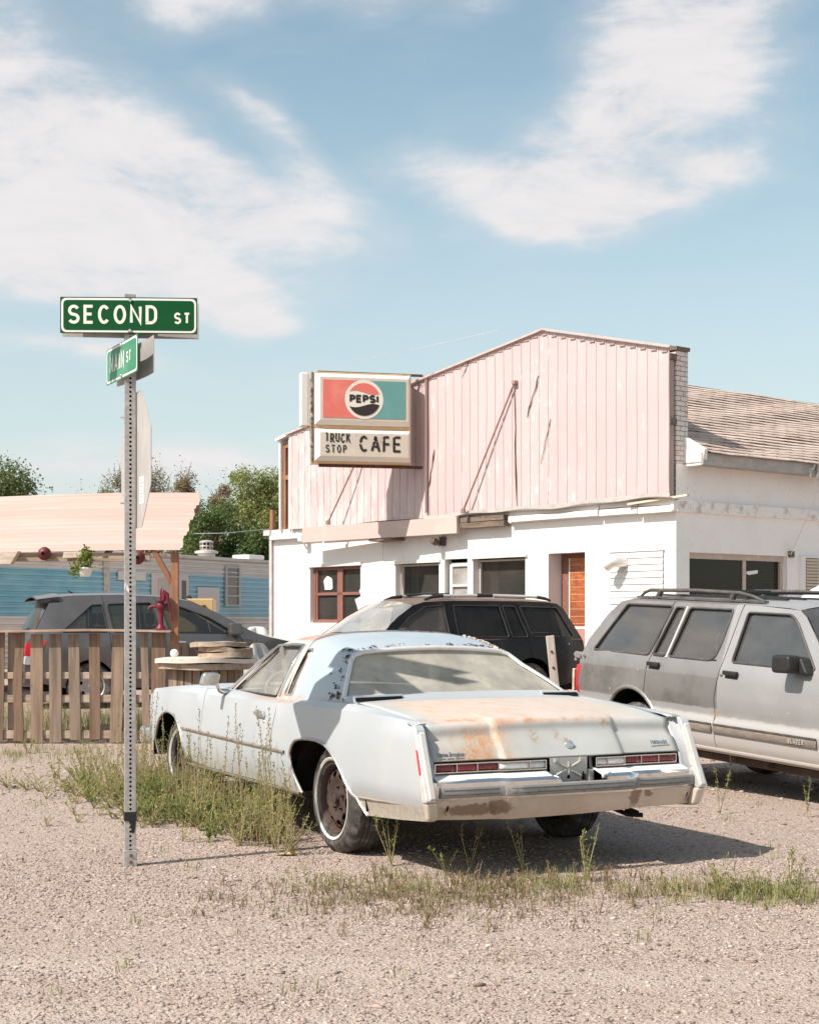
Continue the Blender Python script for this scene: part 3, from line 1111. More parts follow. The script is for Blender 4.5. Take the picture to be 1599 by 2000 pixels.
# ---- rear window, its broad bright surround
def bl(t, s):
    """t 0 bottom .. 1 top, s -1 left .. 1 right"""
    v = lerp(2.0, .70, t)
    y = lin(v, [(a, b) for a, b in sorted(REAR)])
    p = roof_lift(y, .42 * v)
    bow = lerp(.05, .022, t) * (1 - s * s)
    return (p[0] * s, p[1] - bow + .004, p[2] + lerp(-.002, .030, t) * (1 - s * s) * t)


mb = MB()
mb.grid([[bl(t, s) for s in np.linspace(-1, 1, 25)] for t in np.linspace(.0, 1, 12)])
rw = mb.build('rear_window', GLR, car, smooth=60)
ring = [bl(0.05, s) for s in np.linspace(-.985, .985, 16)] + [bl(t, .985) for t in np.linspace(.1, .9, 9)] + [bl(.985, s) for s in np.linspace(.95, -.95, 16)] + [bl(t, -.985) for t in np.linspace(.9, .1, 9)]
mb = MB()
ring2 = [(p[0], p[1] - .006, p[2] + .004) for p in ring]
mb.tube(ring2, .0155, 8, closed=True)
mb.build('window_trim', mat('pale_window_trim', (.72, .69, .665), .3, .25, var=[(12, .5, .8, (.62, .55, .49)), (50, .64, .76, (.42, .30, .22))]), rw, smooth=70)
mb = MB()
mb.tube([(p[0] * .980, p[1] + .004, lerp(1.06, p[2], .95)) for p in ring2], .006, 6, closed=True)
mb.build('window_seal', M['black_rubber'], rw, smooth=70)

# windscreen
mb = MB()
wr = []
for t in np.linspace(0, 1, 10):
    v = lerp(2.0, .98, t)
    y = lin(v, FRONT)
    p = roof_lift(y, .42 * v)
    wr.append([(p[0] * s, p[1] + lerp(.30, .08, t) * (1 - s * s), p[2] + .03 * t * (1 - s * s)) for s in np.linspace(-1, 1, 21)])
mb.grid(wr)
mb.build('windscreen', GLS, car, smooth=60)

# crust of torn vinyl foam along the right edge of the roof, flakes round the rear window
rr = random.Random(3)
mb = MB()
for i in range(420):
    t = rr.random()
    v = lerp(.72, 1.85, t) + rr.uniform(-.06, .06)
    y = lerp(1.0, .40, min(1, t * 1.6)) if t < .4 else lin(v, sorted(REAR)) + .06
    if t < .4:
        v = .80 + rr.uniform(-.14, .12)
        y = lerp(1.02, .45, t / .4)
    else:
        v = lerp(.78, 1.95, (t - .4) / .6) + rr.uniform(-.05, .05)
        y = lin(max(.0, min(2, v)), REAR) + rr.uniform(.015, .07)
    p = Vector(roof_lift(y, .42 * v))
    r = rr.uniform(.004, .013) * (1 if t < .4 else .8)
    q = [(p.x + rr.uniform(-1, 1) * r, p.y + rr.uniform(-1, 1) * r, p.z + rr.uniform(0, 1.5) * r) for _ in range(7)]
    mb.add(q, [(0, 1, 2), (0, 2, 3), (0, 3, 4), (0, 4, 5), (1, 5, 6), (2, 6, 4), (3, 6, 1), (1, 2, 6), (3, 4, 5)])
kind(mb.build('torn_vinyl', mat('vinyl_foam', (.72, .62, .53), .9, spec=.1, var=[(40, .5, .7, (.52, .38, .28))]), car, fix=False), 'stuff')
mb = MB()
for i in range(105):
    t = rr.random()
    if t < .50:
        v = -(lerp(.70, 1.95, rr.random())) + 0
        y = lin(abs(v), REAR) + .028 + abs(rr.gauss(0, .075))
        if rr.random() < .25:
            v, y = -rr.uniform(1.75, 1.93), rr.uniform(.10, .30)
    elif t < .8:
        v = rr.uniform(-.7, .6)
        y = lin(abs(v), REAR) + .035 + abs(rr.gauss(0, .02))
    else:
        v = lerp(.0, .85, rr.random())
        y = .98 - rr.uniform(.0, .09)
    c = Vector(roof_lift(y, .42 * v))
    e = .004
    nx = Vector(roof_lift(y + e, .42 * v)) - c
    ny = Vector(roof_lift(y, .42 * v + e)) - c
    nn = nx.cross(ny).normalized()
    if nn.z < 0:
        nn = -nn
    nx.normalize()
    ny.normalize()
    q_ = rr.random()**2.2
    w, l = .002 + .009 * q_, .004 + .030 * q_
    a = rr.uniform(0, pi)
    d1, d2 = nx * cos(a) + ny * sin(a), -nx * sin(a) + ny * cos(a)
    k = 8
    vs = [c + nn * (.0075 + (.006 if j % 3 == 0 else .0)) + d1 * l * cos(2 * pi * j / k) * rr.uniform(.6, 1.2) + d2 * w * sin(2 * pi * j / k) * rr.uniform(.6, 1.2) for j in range(k)]
    mb.add(vs, [tuple(range(k))])
kind(mb.build('vinyl_flakes', mat('dark_flakes', (.075, .052, .042), .9, spec=.1), car, fix=False), 'stuff')

# ---- deck between rear window and trunk, with its two slots
def deck_z(x, y):
    return lin(y, [(-1.1, .84), (-.25, .893), (-.13, .899), (.0, .925), (.08, .932)]) + .010 * (1 - (x / .8)**2) - .05 * sst(.73, .81, abs(x)) * sst(-.22, -.05, y)


def deck_lift(x, y):
    return (x, y, deck_z(x, y))


slots = [rounded([(-.775, -.205), (-.775, -.172), (-.452, -.118), (-.452, -.150)], .012, 3), rounded([(.52, -.115), (.52, -.085), (.765, -.110), (.765, -.143)], .012, 3)]
dk = [(-.81, -.235), (-.4, -.205), (0, -.195), (.4, -.205), (.81, -.235), (.81, .05), (.4, .05), (0, .03), (-.4, .05), (-.81, .05)]
rd = panel('rear_deck', dk, [], deck_lift, PB, car, .05, .03, .008)
for (xa, ya), (xb, yb_) in (((-.790, -.175), (-.452, -.112)), ((.535, -.098), (.772, -.125))):
    for grow_, nm, mt, dy in ((.010, 'slot_frame', PB, .004), (0, 'air_slot', M['dark'], -.003)):
        mb = MB()
        L_ = hypot(xb - xa, yb_ - ya)
        sh_ = rounded([(-grow_, -grow_), (L_ + grow_, -grow_), (L_ + grow_, .024 + grow_), (-grow_, .024 + grow_)], .011, 4)
        mb.prism(sh_, 0, .02, lambda u, v, h: (lerp(xa, xb, u / L_), lerp(ya, yb_, u / L_) + dy + h + v * .5, .899 + v + .004 * (1 - abs(lerp(xa, xb, u / L_)))))
        mb.build(nm, mt, rd, bevel=.003)

# ---- trunk lid: top, fold and rear face in one sheet with the raised middle
def fold(x):
    return 1 - sst(.362, .410, abs(x - .012))


def lid(x, k):
    c = fold(x)
    xe = 1 - (x / .8)**2
    yc, zc = -1.050 - .020 * c, .808 + .016 * xe + .012 * c
    yb, zb = -1.158 - .026 * c, .628
    prof = [(-.232 + .03 * xe, deck_z(x, -.24)), (-.5, lerp(deck_z(x, -.24), zc - .012 * c, .30) + .008), (-.8, lerp(deck_z(x, -.24), zc - .011 * c, .66) + .008), (yc + .07, zc + .008), (yc + .02, zc + .001), (yc - .003, zc - .022), (yc - .016, zc - .07), (lerp(yc, yb, .62), .69), (yb, zb)]
    kk = k * (len(prof) - 1)
    i = min(int(kk), len(prof) - 2)
    t = kk - i
    p0, p1, p2, p3 = prof[max(0, i - 1)], prof[i], prof[i + 1], prof[min(len(prof) - 1, i + 2)]
    y, z = (.5 * ((2 * p1[q]) + (-p0[q] + p2[q]) * t + (2 * p0[q] - 5 * p1[q] + 4 * p2[q] - p3[q]) * t * t + (-p0[q] + 3 * p1[q] - 3 * p2[q] + p3[q]) * t**3) for q in range(2))
    return (x, y, z)


xs = sorted(set(list(np.round(np.linspace(-.792, .792, 37), 4)) + [round(.012 + s * q, 4) for s in (-1, 1) for q in (.366, .372, .379, .387, .395, .402, .41)]))
mb = MB()
mb.grid([[lid(x, k) for x in xs] for k in np.linspace(0, 1, 49)])
tl = mb.build('trunk_lid', PT, car, smooth=40, solid=.010)
mb = MB()


def on_lid(x0, z0, xdir, up):
    """place letters on the lid's sloping rear face"""
    def f(u, v, e):
        x, z = x0 + u, z0 + v
        y = lin(z, [(.628, -1.158), (.69, lerp(-1.045, -1.158, .62)), (.74, -1.066), (.80, -1.05)]) - .030 * fold(x)
        return (x, y - .010 - e, z)
    return f


mb = MB()
mb.lathe([(0, .010), (.013, .010), (.016, .016), (.024, .016), (.026, .0)], 20, Matrix.Translation(on_lid(.058, .692, 1, 1)(0, 0, -.008)) @ Matrix.Rotation(radians(80), 4, 'X'))
mb.build('trunk_lock', M['chrome'], tl, smooth=40)
mb = MB()
f = on_lid(.615, .672, 1, 1)
GL.setdefault('-', (.4, [[(0, .5), (.4, .5)]]))
lettering(mb, 'TORONADO', .021, .0042, f, .10, 0, .80)
mb.bar(f(-.002, -.008, 0), f(.124, -.004, 0), .006, .004)
mb.build('badge', M['chrome'], tl, fix=False)
cu = bpy.data.curves.new('script', 'FONT')
cu.body = 'Custom Brougham'
cu.size = .030
cu.shear = .35
cu.offset = .0006
cu.extrude = .001
cu.resolution_u = 2
to = bpy.data.objects.new('script_source', cu)
COL.objects.link(to)
me = bpy.data.meshes.new_from_object(to)
bpy.data.objects.remove(to)
xs_ = [v.co.x for v in me.vertices]
kx = .168 / (max(xs_) - min(xs_))
f = on_lid(-.762, .655, 1, 1)
for v in me.vertices:
    p = f((v.co.x - min(xs_)) * kx, v.co.y, 0)
    v.co = (p[0], p[1] - v.co.z, p[2])
me.materials.append(M['old_chrome'])
bo = bpy.data.objects.new('badge', me)
COL.objects.link(bo)
bo.parent = tl
mb = MB()
for a, b in ((.012, .05), (.058, .10), (.108, .16)):
    mb.bar(f(a, -.011, 0), f(b, -.010, 0), .004, .003)
mb.build('badge_underline', M['old_chrome'], tl, fix=False)

# ---- rear fascia: body panel behind the lamps, white filler ledge, lamps
def kink(x):
    return 1 - sst(.38, .43, abs(x - .0))


mb = MB()
mb.grid([[(x, -1.115 - .02 * kink(x), .64), (x, -1.125 - .02 * kink(x), .56), (x, -1.145 - .02 * kink(x), .548), (x, -1.215 - .030 * kink(x), .536), (x, -1.225 - .030 * kink(x), .50)] for x in np.linspace(-.80, .80, 61) if not (-.115 < x < .20)][:])
mb = MB()
for xa, xb in ((-.805, -.110), (.195, .805)):
    mb.grid([[(x, -1.115 - .02 * kink(x), .645), (x, -1.125 - .02 * kink(x), .56), (x, -1.150 - .02 * kink(x), .560), (x, -1.236 - .034 * kink(x), .533), (x, -1.240 - .034 * kink(x), .51)] for x in np.linspace(xa, xb, 40)])
mb.build('rear_filler_panel', FILLER, car, smooth=30, solid=.006)


def lamp(x0, x1, cells):
    hs = MB()
    n = 24
    xs = np.linspace(x0, x1, n)
    pl = lambda x, d=0: -1.160 - .024 * kink(x) - d
    # frame: top and bottom rails, dividers
    for za, zb in ((.567, .573), (.613, .619)):
        hs.grid([[(x, pl(x) + .03, zb), (x, pl(x, .014), zb), (x, pl(x, .014), za), (x, pl(x) + .03, za), (x, pl(x) + .03, zb)] for x in xs])
    for c in sorted(set([c[0] for c in cells] + [c[1] for c in cells])):
        hs.box(c - .003, c + .003, pl(c, .0135), pl(c) + .03, .567, .619)
    h = hs.build('tail_light', M['chrome'], car, smooth=40)
    for a, b, mt in cells:
        lb = MB()
        xx = np.linspace(a + .004, b - .004, 6)
        lb.grid([[(x, pl(x, .006), .613), (x, pl(x, .009), .593), (x, pl(x, .006), .573)] for x in xx])
        lb.build('lens', mt, h, smooth=40, solid=.004)
    bk = MB()
    bk.grid([[(x, pl(x) + .012, .622), (x, pl(x) + .012, .560)] for x in xs])
    bk.build('lamp_back', M['dark'], h)


WH = mat('white_lens', (.72, .70, .68), .25, spec=.6, var=[(20, .45, .7, (.62, .60, .58))])
lamp(-.783, -.116, [(-.783, -.653, M['lens_dull']), (-.653, -.529, M['lens_mid']), (-.529, -.405, M['lens_dull']), (-.405, -.219, WH), (-.219, -.116, M['lens_clear'])])
lamp(.207, .763, [(.207, .283, M['lens_clear']), (.283, .404, WH), (.404, .524, M['lens_dull']), (.524, .643, M['lens_mid']), (.643, .763, M['lens_dull'])])

for sg in (-1, 1):
    mb = MB()
    qr = [(.43, -1.225), (.60, -1.19), (.74, -1.14), (.79, -1.105), (.812, -1.09)]
    li_ = [(.43, -1.20), (.628, -1.158), (.69, -1.115), (.74, -1.066), (.785, -1.048), (.805, -1.02)]
    mb.grid([[(sg * lerp(.785, .868, t), lerp(lin(z, li_), lin(z, qr), t) - .004 + .012 * sin(pi * t), z) for t in np.linspace(0, 1, 6)] for z in np.linspace(.50, .806, 12)] + [[(sg * lerp(.785, .868, t), y, z) for t in np.linspace(0, 1, 6)] for y, z in ((-1.06, .822), (-1.0, .832))])
    mb.build('corner_panel', PB, car, smooth=50, solid=.004)

# licence plate bracket with pressed cross and holes
PLM = mat('bracket_grey', (.50, .495, .455), .6, .2, var=[(9, .4, .7, (.50, .49, .45)), (40, .58, .75, (.34, .29, .24))])
mb = MB()
yb = -1.192
ph = [rounded([(.035 + .012 * cos(a), .517 + .012 * sin(a)) for a in np.linspace(0, 2 * pi, 9)[:-1]], .003, 1), [(.120, .497), (.150, .495), (.148, .53), (.135, .53), (.13, .545), (.121, .545)], [(-.03, .485), (-.012, .485), (-.012, .494), (-.03, .494)], [(.09, .485), (.106, .485), (.106, .494), (.09, .494)]]
pb = panel('licence_bracket', [(-.088, .626), (.150, .626), (.150, .480), (-.045, .480), (-.088, .540)], ph, lambda x, z: (x, yb + .012 * sst(.56, .48, z), z), PLM, car, .03, .02, .004)
mb = MB()
for a, b in (((-.05, .605), (.11, .52)), ((.11, .605), (-.05, .53)), ((.03, .60), (.03, .535))):
    mb.tube([(a[0], yb - .001, a[1]), (lerp(a[0], b[0], .42), yb - .001, lerp(a[1], b[1], .42))], .006, 6)
    mb.tube([(lerp(a[0], b[0], .62), yb - .001, lerp(a[1], b[1], .62)), (b[0], yb - .001, b[1])], .006, 6)
for x in (-.055, .105):
    mb.box(x - .009, x + .009, yb - .012, yb, .602, .622)
mb.build('bracket_ribs', PLM, pb, smooth=50)
mb = MB()
mb.box(-.112, .205, -1.13, -1.12, .47, .64)
mb.build('bracket_back', M['dark'], car)
mb = MB()
mb.box(.160, .200, -1.19, -1.13, .48, .555)
mb.build('bumper_bracket', PLM, car, bevel=.008)

# ---- rear bumper
def bk_(x):
    return .040 * (1 - sst(.385, .435, abs(x - .0)))


def bump_lift(x, s):
    y0 = -1.262 - bk_(x) + .025 * sst(.6, .86, abs(x))
    if s < .515:
        return (x, y0 + .012 * sst(.47, .435, s), s)
    t = s - .515
    R = .022
    if t < R * 1.35:
        a = t / R
        return (x, y0 + R - R * cos(a), .515 + R * sin(a))
    a = 1.35
    t -= R * a
    return (x, y0 + R - R * cos(a) + t * .97, .515 + R * sin(a) + t * .12)


bo = [(-.835, .432), (-.42, .432), (0, .432), (.42, .432), (.862, .432), (.862, .556), (.250, .556), (.235, .545), (.205, .494), (.175, .487), (-.05, .487), (-.075, .494), (-.095, .54), (-.105, .556), (-.835, .556)]
bump = panel('rear_bumper', bo, [], bump_lift, BUMPER, car, .04, .03, .008, smooth=35)
for xa, xb in ((-.79, -.425), (-.415, .40), (.41, .828)):
    mb = MB()
    rows = []
    for x in np.linspace(xa, xb, 14):
        y0 = bump_lift(x, .48)[1]
        rows.append([(x, y0 + .006, .443), (x, y0 - .010, .4455), (x, y0 - .013, .451), (x, y0 - .013, .495), (x, y0 - .010, .5015), (x, y0 + .006, .504)])
    mb.grid(rows)
    mb.add(rows[0], [tuple(range(6))])
    mb.add(rows[-1], [tuple(range(6))[::-1]])
    st = mb.build('impact_strip', STRIP, bump, smooth=30)
    mb = MB()
    for z in (.461, .486):
        mb.tube([(x, bump_lift(x, .48)[1] - .0135, z) for x in np.linspace(xa + .02, xb - .02, 12)], .0014, 4)
    mb.build('strip_groove', M['black_rubber'], st)
# notch edge rolled bright
mb = MB()
mb.tube([bump_lift(x, s) for x, s in [(.250, .556), (.235, .545), (.205, .494), (.175, .487), (.06, .487), (-.05, .487), (-.075, .494), (-.095, .54), (-.105, .556)]], .006, 6)
mb.build('bumper_notch_edge', M['chrome'], bump, smooth=60)


def val_lift(x, z):
    y0 = -1.250 - bk_(x) * .8 + .025 * sst(.6, .86, abs(x))
    t = (z - .43) / (.33 - .43)
    return (x, y0 + .035 * t * t + .006 * sin(6 * x), z)


slits = [[(sx - .006, .402), (sx + .006, .402), (sx + .002, .372), (sx - .010, .372)] for sx in (-.735, .80)]
vl = panel('lower_bumper', [(-.84, .436), (.862, .436), (.868, .333), (.41, .329), (.1, .318), (-.40, .314), (-.845, .328)], slits, val_lift, VALANCE, car, .05, .03, .008, smooth=35)
mb = MB()
mb.box(-.80, .83, -1.16, -1.12, .36, .50)
mb.build('bumper_beam', M['dark'], car)

# ---- upright fins at the ends, side marker lamps, end caps
for sg in (-1, 1):
    mb = MB()
    fin_ = [(-1.085, .822), (-1.112, .822), (-1.135, .80), (-1.205, .64), (-1.295, .44), (-1.285, .428), (-1.235, .428), (-1.215, .50), (-1.175, .63), (-1.13, .745), (-1.098, .79)]
    xo = lambda z: lin(z, [(.42, .888), (.82, .872)])
    mb.prism(fin_, 0, 1, lambda y, z, h: (sg * (xo(z) + .008 - .058 * h), y, z))
    fn_ = mb.build('fender_fin', mat('fin_chrome_%d' % sg, (.76, .755, .74), .25, .5, var=[(9, .5, .75, (.62, .58, .53))]), car, bevel=.008)
    mb = MB()
    pd = [(-1.145, .79), (-1.157, .783), (-1.300, .452), (-1.295, .440), (-1.275, .440), (-1.14, .755)]
    mb.prism(pd, 0, 1, lambda y, z, h: (sg * (lin(z, [(.42, .878), (.82, .866)]) - .034 * h), y - .004, z))
    mb.build('fin_pad', PAD, fn_, bevel=.005)
    mb = MB()
    mk = [(-1.152, .697), (-1.172, .694), (-1.222, .572), (-1.204, .567)]
    mb.prism(mk, 0, 1, lambda y, z, h: (sg * (xo(z) + .004 + .008 * h), y, z))
    mb.build('side_marker', M['lens_red'], fn_, bevel=.002)
    mb = MB()
    cp = [(-1.225, .428), (-1.288, .428), (-1.265, .335), (-1.22, .322)]
    mb.prism(cp, 0, 1, lambda y, z, h: (sg * (lin(z, [(.32, .862), (.43, .884)]) + .004 - .06 * h), y, z))
    mb.build('bumper_end_cap', VALANCE, bump, bevel=.012)

# ---- wheels
TYRE = None


def tyre_mat():
    n = NT('whitewall_tyre')
    x, y, z = n.xyz()
    f = n.noise(14, 6, .65)
    d = n.step(f, .42, .68)
    c = n.mix(d, (.060, .056, .053), (.145, .135, .125))
    n.bsdf(c, .85, 0, .2, n.bump(n.noise(50, 4), .003, .4))
    return n.mat


TYRE = tyre_mat()
WALL = mat('whitewall_band', (.60, .565, .53), .6, var=[(16, .5, .72, (.55, .49, .43)), (5, .6, .8, (.62, .56, .5))])


def wheel(parent, x, y, z, R, w, sg, turn=0.0, white=True, rimR=.205, rim=None, holes=10, sag=.012):
    """one road wheel: disc (the part), with tyre and white band as its sub-parts; outer face towards sg"""
    Mx = Matrix.Translation((x, y, z)) @ Matrix.Rotation(turn, 4, 'Z') @ Matrix.Rotation(sg * pi / 2, 4, 'Y')
    hw = w / 2
    # disc with oval slots
    prof = [(0, -.002), (.045, -.002), (.052, -.012), (.085, -.014), (.105, -.004), (.135, .006), (.165, -.006), (.178, -.030), (.188, -.034)]

    def dl(u, v):
        r = hypot(u, v) * (.205 / rimR)
        return Mx @ Vector((u, v, hw - .028 + cr(r, prof)))
    hl = []
    for k in range(holes):
        a = 2 * pi * k / holes + .2
        c = Vector((cos(a), sin(a))) * rimR * .715
        t = Vector((-sin(a), cos(a)))
        q = Vector((cos(a), sin(a)))
        hl.append([tuple(c + t * (.030 * cos(b)) * rimR / .205 + q * (.021 * sin(b)) * rimR / .205) for b in np.linspace(0, 2 * pi, 11)[:-1]])
    circ = [(rimR * .918 * cos(b), rimR * .918 * sin(b)) for b in np.linspace(0, 2 * pi, 49)[:-1]]
    wd = panel('wheel', circ, hl, dl, rim or M['rusty_steel'], parent, rimR * .13, rimR * .08, .004, smooth=40)
    mb = MB()
    k = rimR / .205
    mb.lathe([(.186 * k, hw - .075), (.188 * k, hw - .058), (.196 * k, hw - .016), (.205 * k, hw - .008), (.212 * k, hw - .012)], 40, Mx)
    mb.lathe([(.186 * k, hw - .075), (.186 * k, -hw + .02)], 32, Mx)
    mb.build('rim', rim or M['rusty_steel'], wd, smooth=40)
    mb = MB()
    for j in range(5):
        a = 2 * pi * j / 5
        p = Mx @ Vector((.068 * cos(a) * k, .068 * sin(a) * k, hw - .042))
        q = Mx @ Vector((.068 * cos(a) * k, .068 * sin(a) * k, hw - .018))
        mb.tube([p, q], .010, 6)
    mb.lathe([(0, hw - .004), (.032 * k, hw - .006), (.036 * k, hw - .035)], 16, Mx)
    mb.build('hub_nuts', rim or M['rusty_steel'], wd, smooth=40)
    mb = MB()
    tp = [(rimR + .004, hw - .012), (rimR + .025, hw + .004), (lerp(rimR, R, .55), hw + .012), (R - .030, hw - .002), (R - .012, hw - .018), (R, hw - .035)]
    g = []
    nt = 4
    for i in range(nt):
        xx = lerp(hw - .04, -hw + .04, (i + .5) / nt)
        ww = (w - .08) / nt / 2
        g += [(R, xx + ww * .78), (R, xx - ww * .78), (R - .008, xx - ww * .84), (R - .008, xx - ww * 1.16)]
    tp = tp + g[:-2] + [(R, -hw + .035), (R - .012, -hw + .018), (R - .03, -hw + .002), (lerp(rimR, R, .55), -hw - .010), (rimR + .004, -hw + .012)]
    nseg = 88
    b0 = len(mb.v)
    mb.lathe(tp, nseg, Mx)
    # shoulder blocks: notch every other segment of the shoulder rings; flatten where it rests
    zmin = z - R
    vs = []
    for i, p in enumerate(mb.v):
        ring = i // nseg
        j = i % nseg
        p = Vector(p)
        if ring in (4, 5) or ring == len(tp) - 5:
            if j % 4 == 0:
                c = Vector((x, y, z))
                d = p - c
                p = c + d * (1 - .010 / max(.1, d.length))
        if p.z < zmin + sag:
            p = Vector((p.x, p.y, zmin + sag))
        vs.append(tuple(p))
    mb.v = vs
    ty = mb.build('tyre', TYRE, wd, smooth=30)
    if white:
        mb = MB()
        a, b = rimR + .022, rimR + .041
        mb.lathe([(a, hw + .0045), (a + .004, hw + .0085), (b - .004, hw + .0135), (b, hw + .0105)], 64, Mx)
        mb.build('whitewall', WALL, wd, smooth=40)
    return wd


for sg in (-1, 1):
    wheel(car, sg * .755, .02, .318, .330, .20, sg)
    wheel(car, sg * .69, 3.06, .318, .330, .20, sg, turn=.20)
mb = MB()
Mx = Matrix.Translation((-.70, .02, .318)) @ Matrix.Rotation(-pi / 2, 4, 'Y')
for i in range(9):
    mb.lathe([(.150, -.02 + i * .007), (.152, -.017 + i * .007), (.150, -.014 + i * .007)], 32, Mx)
mb.lathe([(0, .045), (.15, .045), (.15, -.03)], 32, Mx)
mb.build('brake_drum', mat('brake_drum_rust', (.26, .12, .09), .7, .2, var=[(20, .4, .7, (.16, .07, .05))]), car, smooth=30)

# ---- wheel housings, floor, underside
for ys, hw_ in (((-.50, .60), .9), ((2.70, 3.62), .9)):
    for sg in (-1, 1):
        mb = MB()
        y0, y1 = ys
        rows = []
        for t in np.linspace(0, pi, 13):
            yy = lerp(y0, y1, .5) - cos(t) * (y1 - y0) / 2
            zz = .30 + sin(t) * .40
            rows.append([(sg * .875, yy, zz), (sg * .56, yy, zz)])
        mb.grid(rows)
        mb.add([(sg * .56, y0, .30), (sg * .56, y1, .30)] + [(sg * .56, lerp(y0, y1, .5) + cos(t) * (y1 - y0) / 2, .30 + sin(t) * .40) for t in np.linspace(0, pi, 13)[1:-1]], [tuple(range(13))])
        mb.build('wheel_housing', M['dark'], car, smooth=40)
mb = MB()
mb.box(-.70, .70, -1.10, 3.85, .335, .36)
mb.box(-.45, -.30, -.9, 3.5, .285, .335)
mb.box(.30, .45, -.9, 3.5, .285, .335)
mb.tube([(-.70, .02, .31), (.70, .02, .31)], .045, 10)
mb.build('chassis', M['dark'], car)
mb = MB()
mb.tube([(.44, -1.10, .40), (.45, -1.15, .31), (.50, -1.17, .285)], [.016, .020, .020], 8)
mb.tube([(.36, -1.0, .34), (.44, -1.16, .285), (.52, -1.19, .28)], .014, 8)
mb.build('exhaust_hanger', M['dark'], car, smooth=50)

# ---- inside
mb = MB()
mb.box(-.72, .72, .10, .52, .865, .89)
mb.build('parcel_shelf', M['tan_inside'], car, bevel=.01)


def bench(y, z0, z1, lean, hw, mt, heads):
    mb = MB()
    mb.prism(rounded([(y - .35 + .9, z0 - .10), (y - .02 + .0, z0 - .10), (y + lean, z1), (y + lean + .13, z1), (y + .16, z0 + .08), (y - .35 + .9, z0 + .08)], .04, 3), -hw, hw, lambda a, b, h: (h, a, b))
    o = mb.build('seat', mt, car, bevel=.03)
    for hx in heads:
        mb = MB()
        mb.prism(rounded([(hx - .12, z1 + .02), (hx + .12, z1 + .02), (hx + .11, z1 + .16), (hx - .11, z1 + .16)], .04, 3), y + lean, y + lean + .09, lambda a, b, h: (a, h, b))
        mb.build('headrest', mt, o, bevel=.02)


bench(.60, .55, .90, -.08, .68, M['grey_inside'], [])
bench(1.50, .50, .92, -.14, .66, M['tan_inside'], [-.36, .36])
mb = MB()
mb.box(-.72, .72, 2.06, 2.34, .62, .868)
mb.build('dashboard', M['grey_inside'], car, bevel=.03)
mb = MB()
th = np.linspace(0, 2 * pi, 29)[:-1]
Mw = Matrix.Translation((-.36, 1.93, .84)) @ Matrix.Rotation(radians(62), 4, 'X')
mb.tube([Mw @ Vector((.185 * cos(a), .185 * sin(a), 0)) for a in th], .013, 8, closed=True)
for a in (0, pi, -pi / 2):
    mb.tube([Mw @ Vector((0, 0, -.03)), Mw @ Vector((.18 * cos(a), .18 * sin(a), 0))], .012, 6)
mb.build('steering_wheel', M['tan_inside'], car, smooth=60)
mb = MB()
mb.box(-.70, .70, .0, 2.2, .32, .36)
mb.build('cabin_floor', M['grey_inside'], car)
for sg in (-1, 1):
    mb = MB()
    mb.bar((sg * .70, 1.06, .86), (sg * .585, 1.02, 1.19), .03, .10, up=(0, 1, 0))
    mb.build('inner_pillar', mat('pillar_cloth_%d' % sg, (.62, .57, .50), .8), car, bevel=.01)
    mb = MB()
    mb.bar((sg * .60, 1.5, 1.195), (sg * .69, 1.10, .87), .012, .05, up=(0, 1, 0))
    mb.build('seat_belt', mat('belt_web_%d' % sg, (.16, .15, .14), .8), car)
# mirror on the driver's door
mb = MB()
mb.prism(rounded([(-.068, -.042), (.060, -.046), (.072, .030), (.040, .050), (-.050, .046)], .022, 4), -.025, .030, lambda u, v, h: (-.985 + u + .1 * v, 1.895 - h, .965 + v))
mb.tube([(-.93, 1.90, .93), (-.905, 1.91, .885), (-.84, 1.92, .868)], [.012, .016, .03], 8)
mi = mb.build('door_mirror', M['chrome'], car, bevel=.008, smooth=40)
mb = MB()
mb.prism(rounded([(-.058, -.035), (.052, -.038), (.060, .026), (.034, .042), (-.042, .038)], .018, 4), 0, .002, lambda u, v, h: (-.985 + u + .1 * v, 1.8685 - h, .965 + v))
mb.build('mirror_glass', mat('mirror_backing', (.55, .54, .53), .3, .6, var=[(14, .5, .6, (.36, .34, .32))]), mi)
# ------------------------------------------------------------------ vehicles with a tall body: a shared way of making side panels
def clip(poly, a, b, keep):
    """keep the part of a polygon on one side of the line a-b (keep=+1 left of a->b)"""
    out = []
    n = len(poly)
    sd = lambda p: ((b[0] - a[0]) * (p[1] - a[1]) - (b[1] - a[1]) * (p[0] - a[0])) * keep
    for i in range(n):
        p, q = poly[i], poly[(i + 1) % n]
        sp, sq = sd(p), sd(q)
        if sp >= 0:
            out.append(p)
        if (sp >= 0) != (sq >= 0):
            t = sp / (sp - sq)
            out.append((lerp(p[0], q[0], t), lerp(p[1], q[1], t)))
    return out


def grow(poly, k):
    c = (sum(p[0] for p in poly) / len(poly), sum(p[1] for p in poly) / len(poly))
    return [(c[0] + (y - c[0]) * k, c[1] + (z - c[1]) * k) for y, z in poly]


def skin(name, path, wfun, mt, parent, crown=.03, p=2.6, n=17, thick=0, smooth=40, wk=1.0):
    """sheet across the car following a (y, z) path; crown rises along the path's normal"""
    rows = []
    k = len(path)
    for i, (y, z) in enumerate(path):
        a, b = path[max(0, i - 1)], path[min(k - 1, i + 1)]
        d = Vector((b[0] - a[0], b[1] - a[1])).normalized()
        nrm = Vector((-d.y, d.x))
        w = wfun(y, z) * wk
        row = []
        for s in np.linspace(-1, 1, n):
            h = crown * (1 - abs(s)**p)
            row.append((w * s, y + nrm.x * h, z + nrm.y * h))
        rows.append(row)
    mb = MB()
    mb.grid(rows)
    return mb.build(name, mt, parent, smooth=smooth, solid=thick)


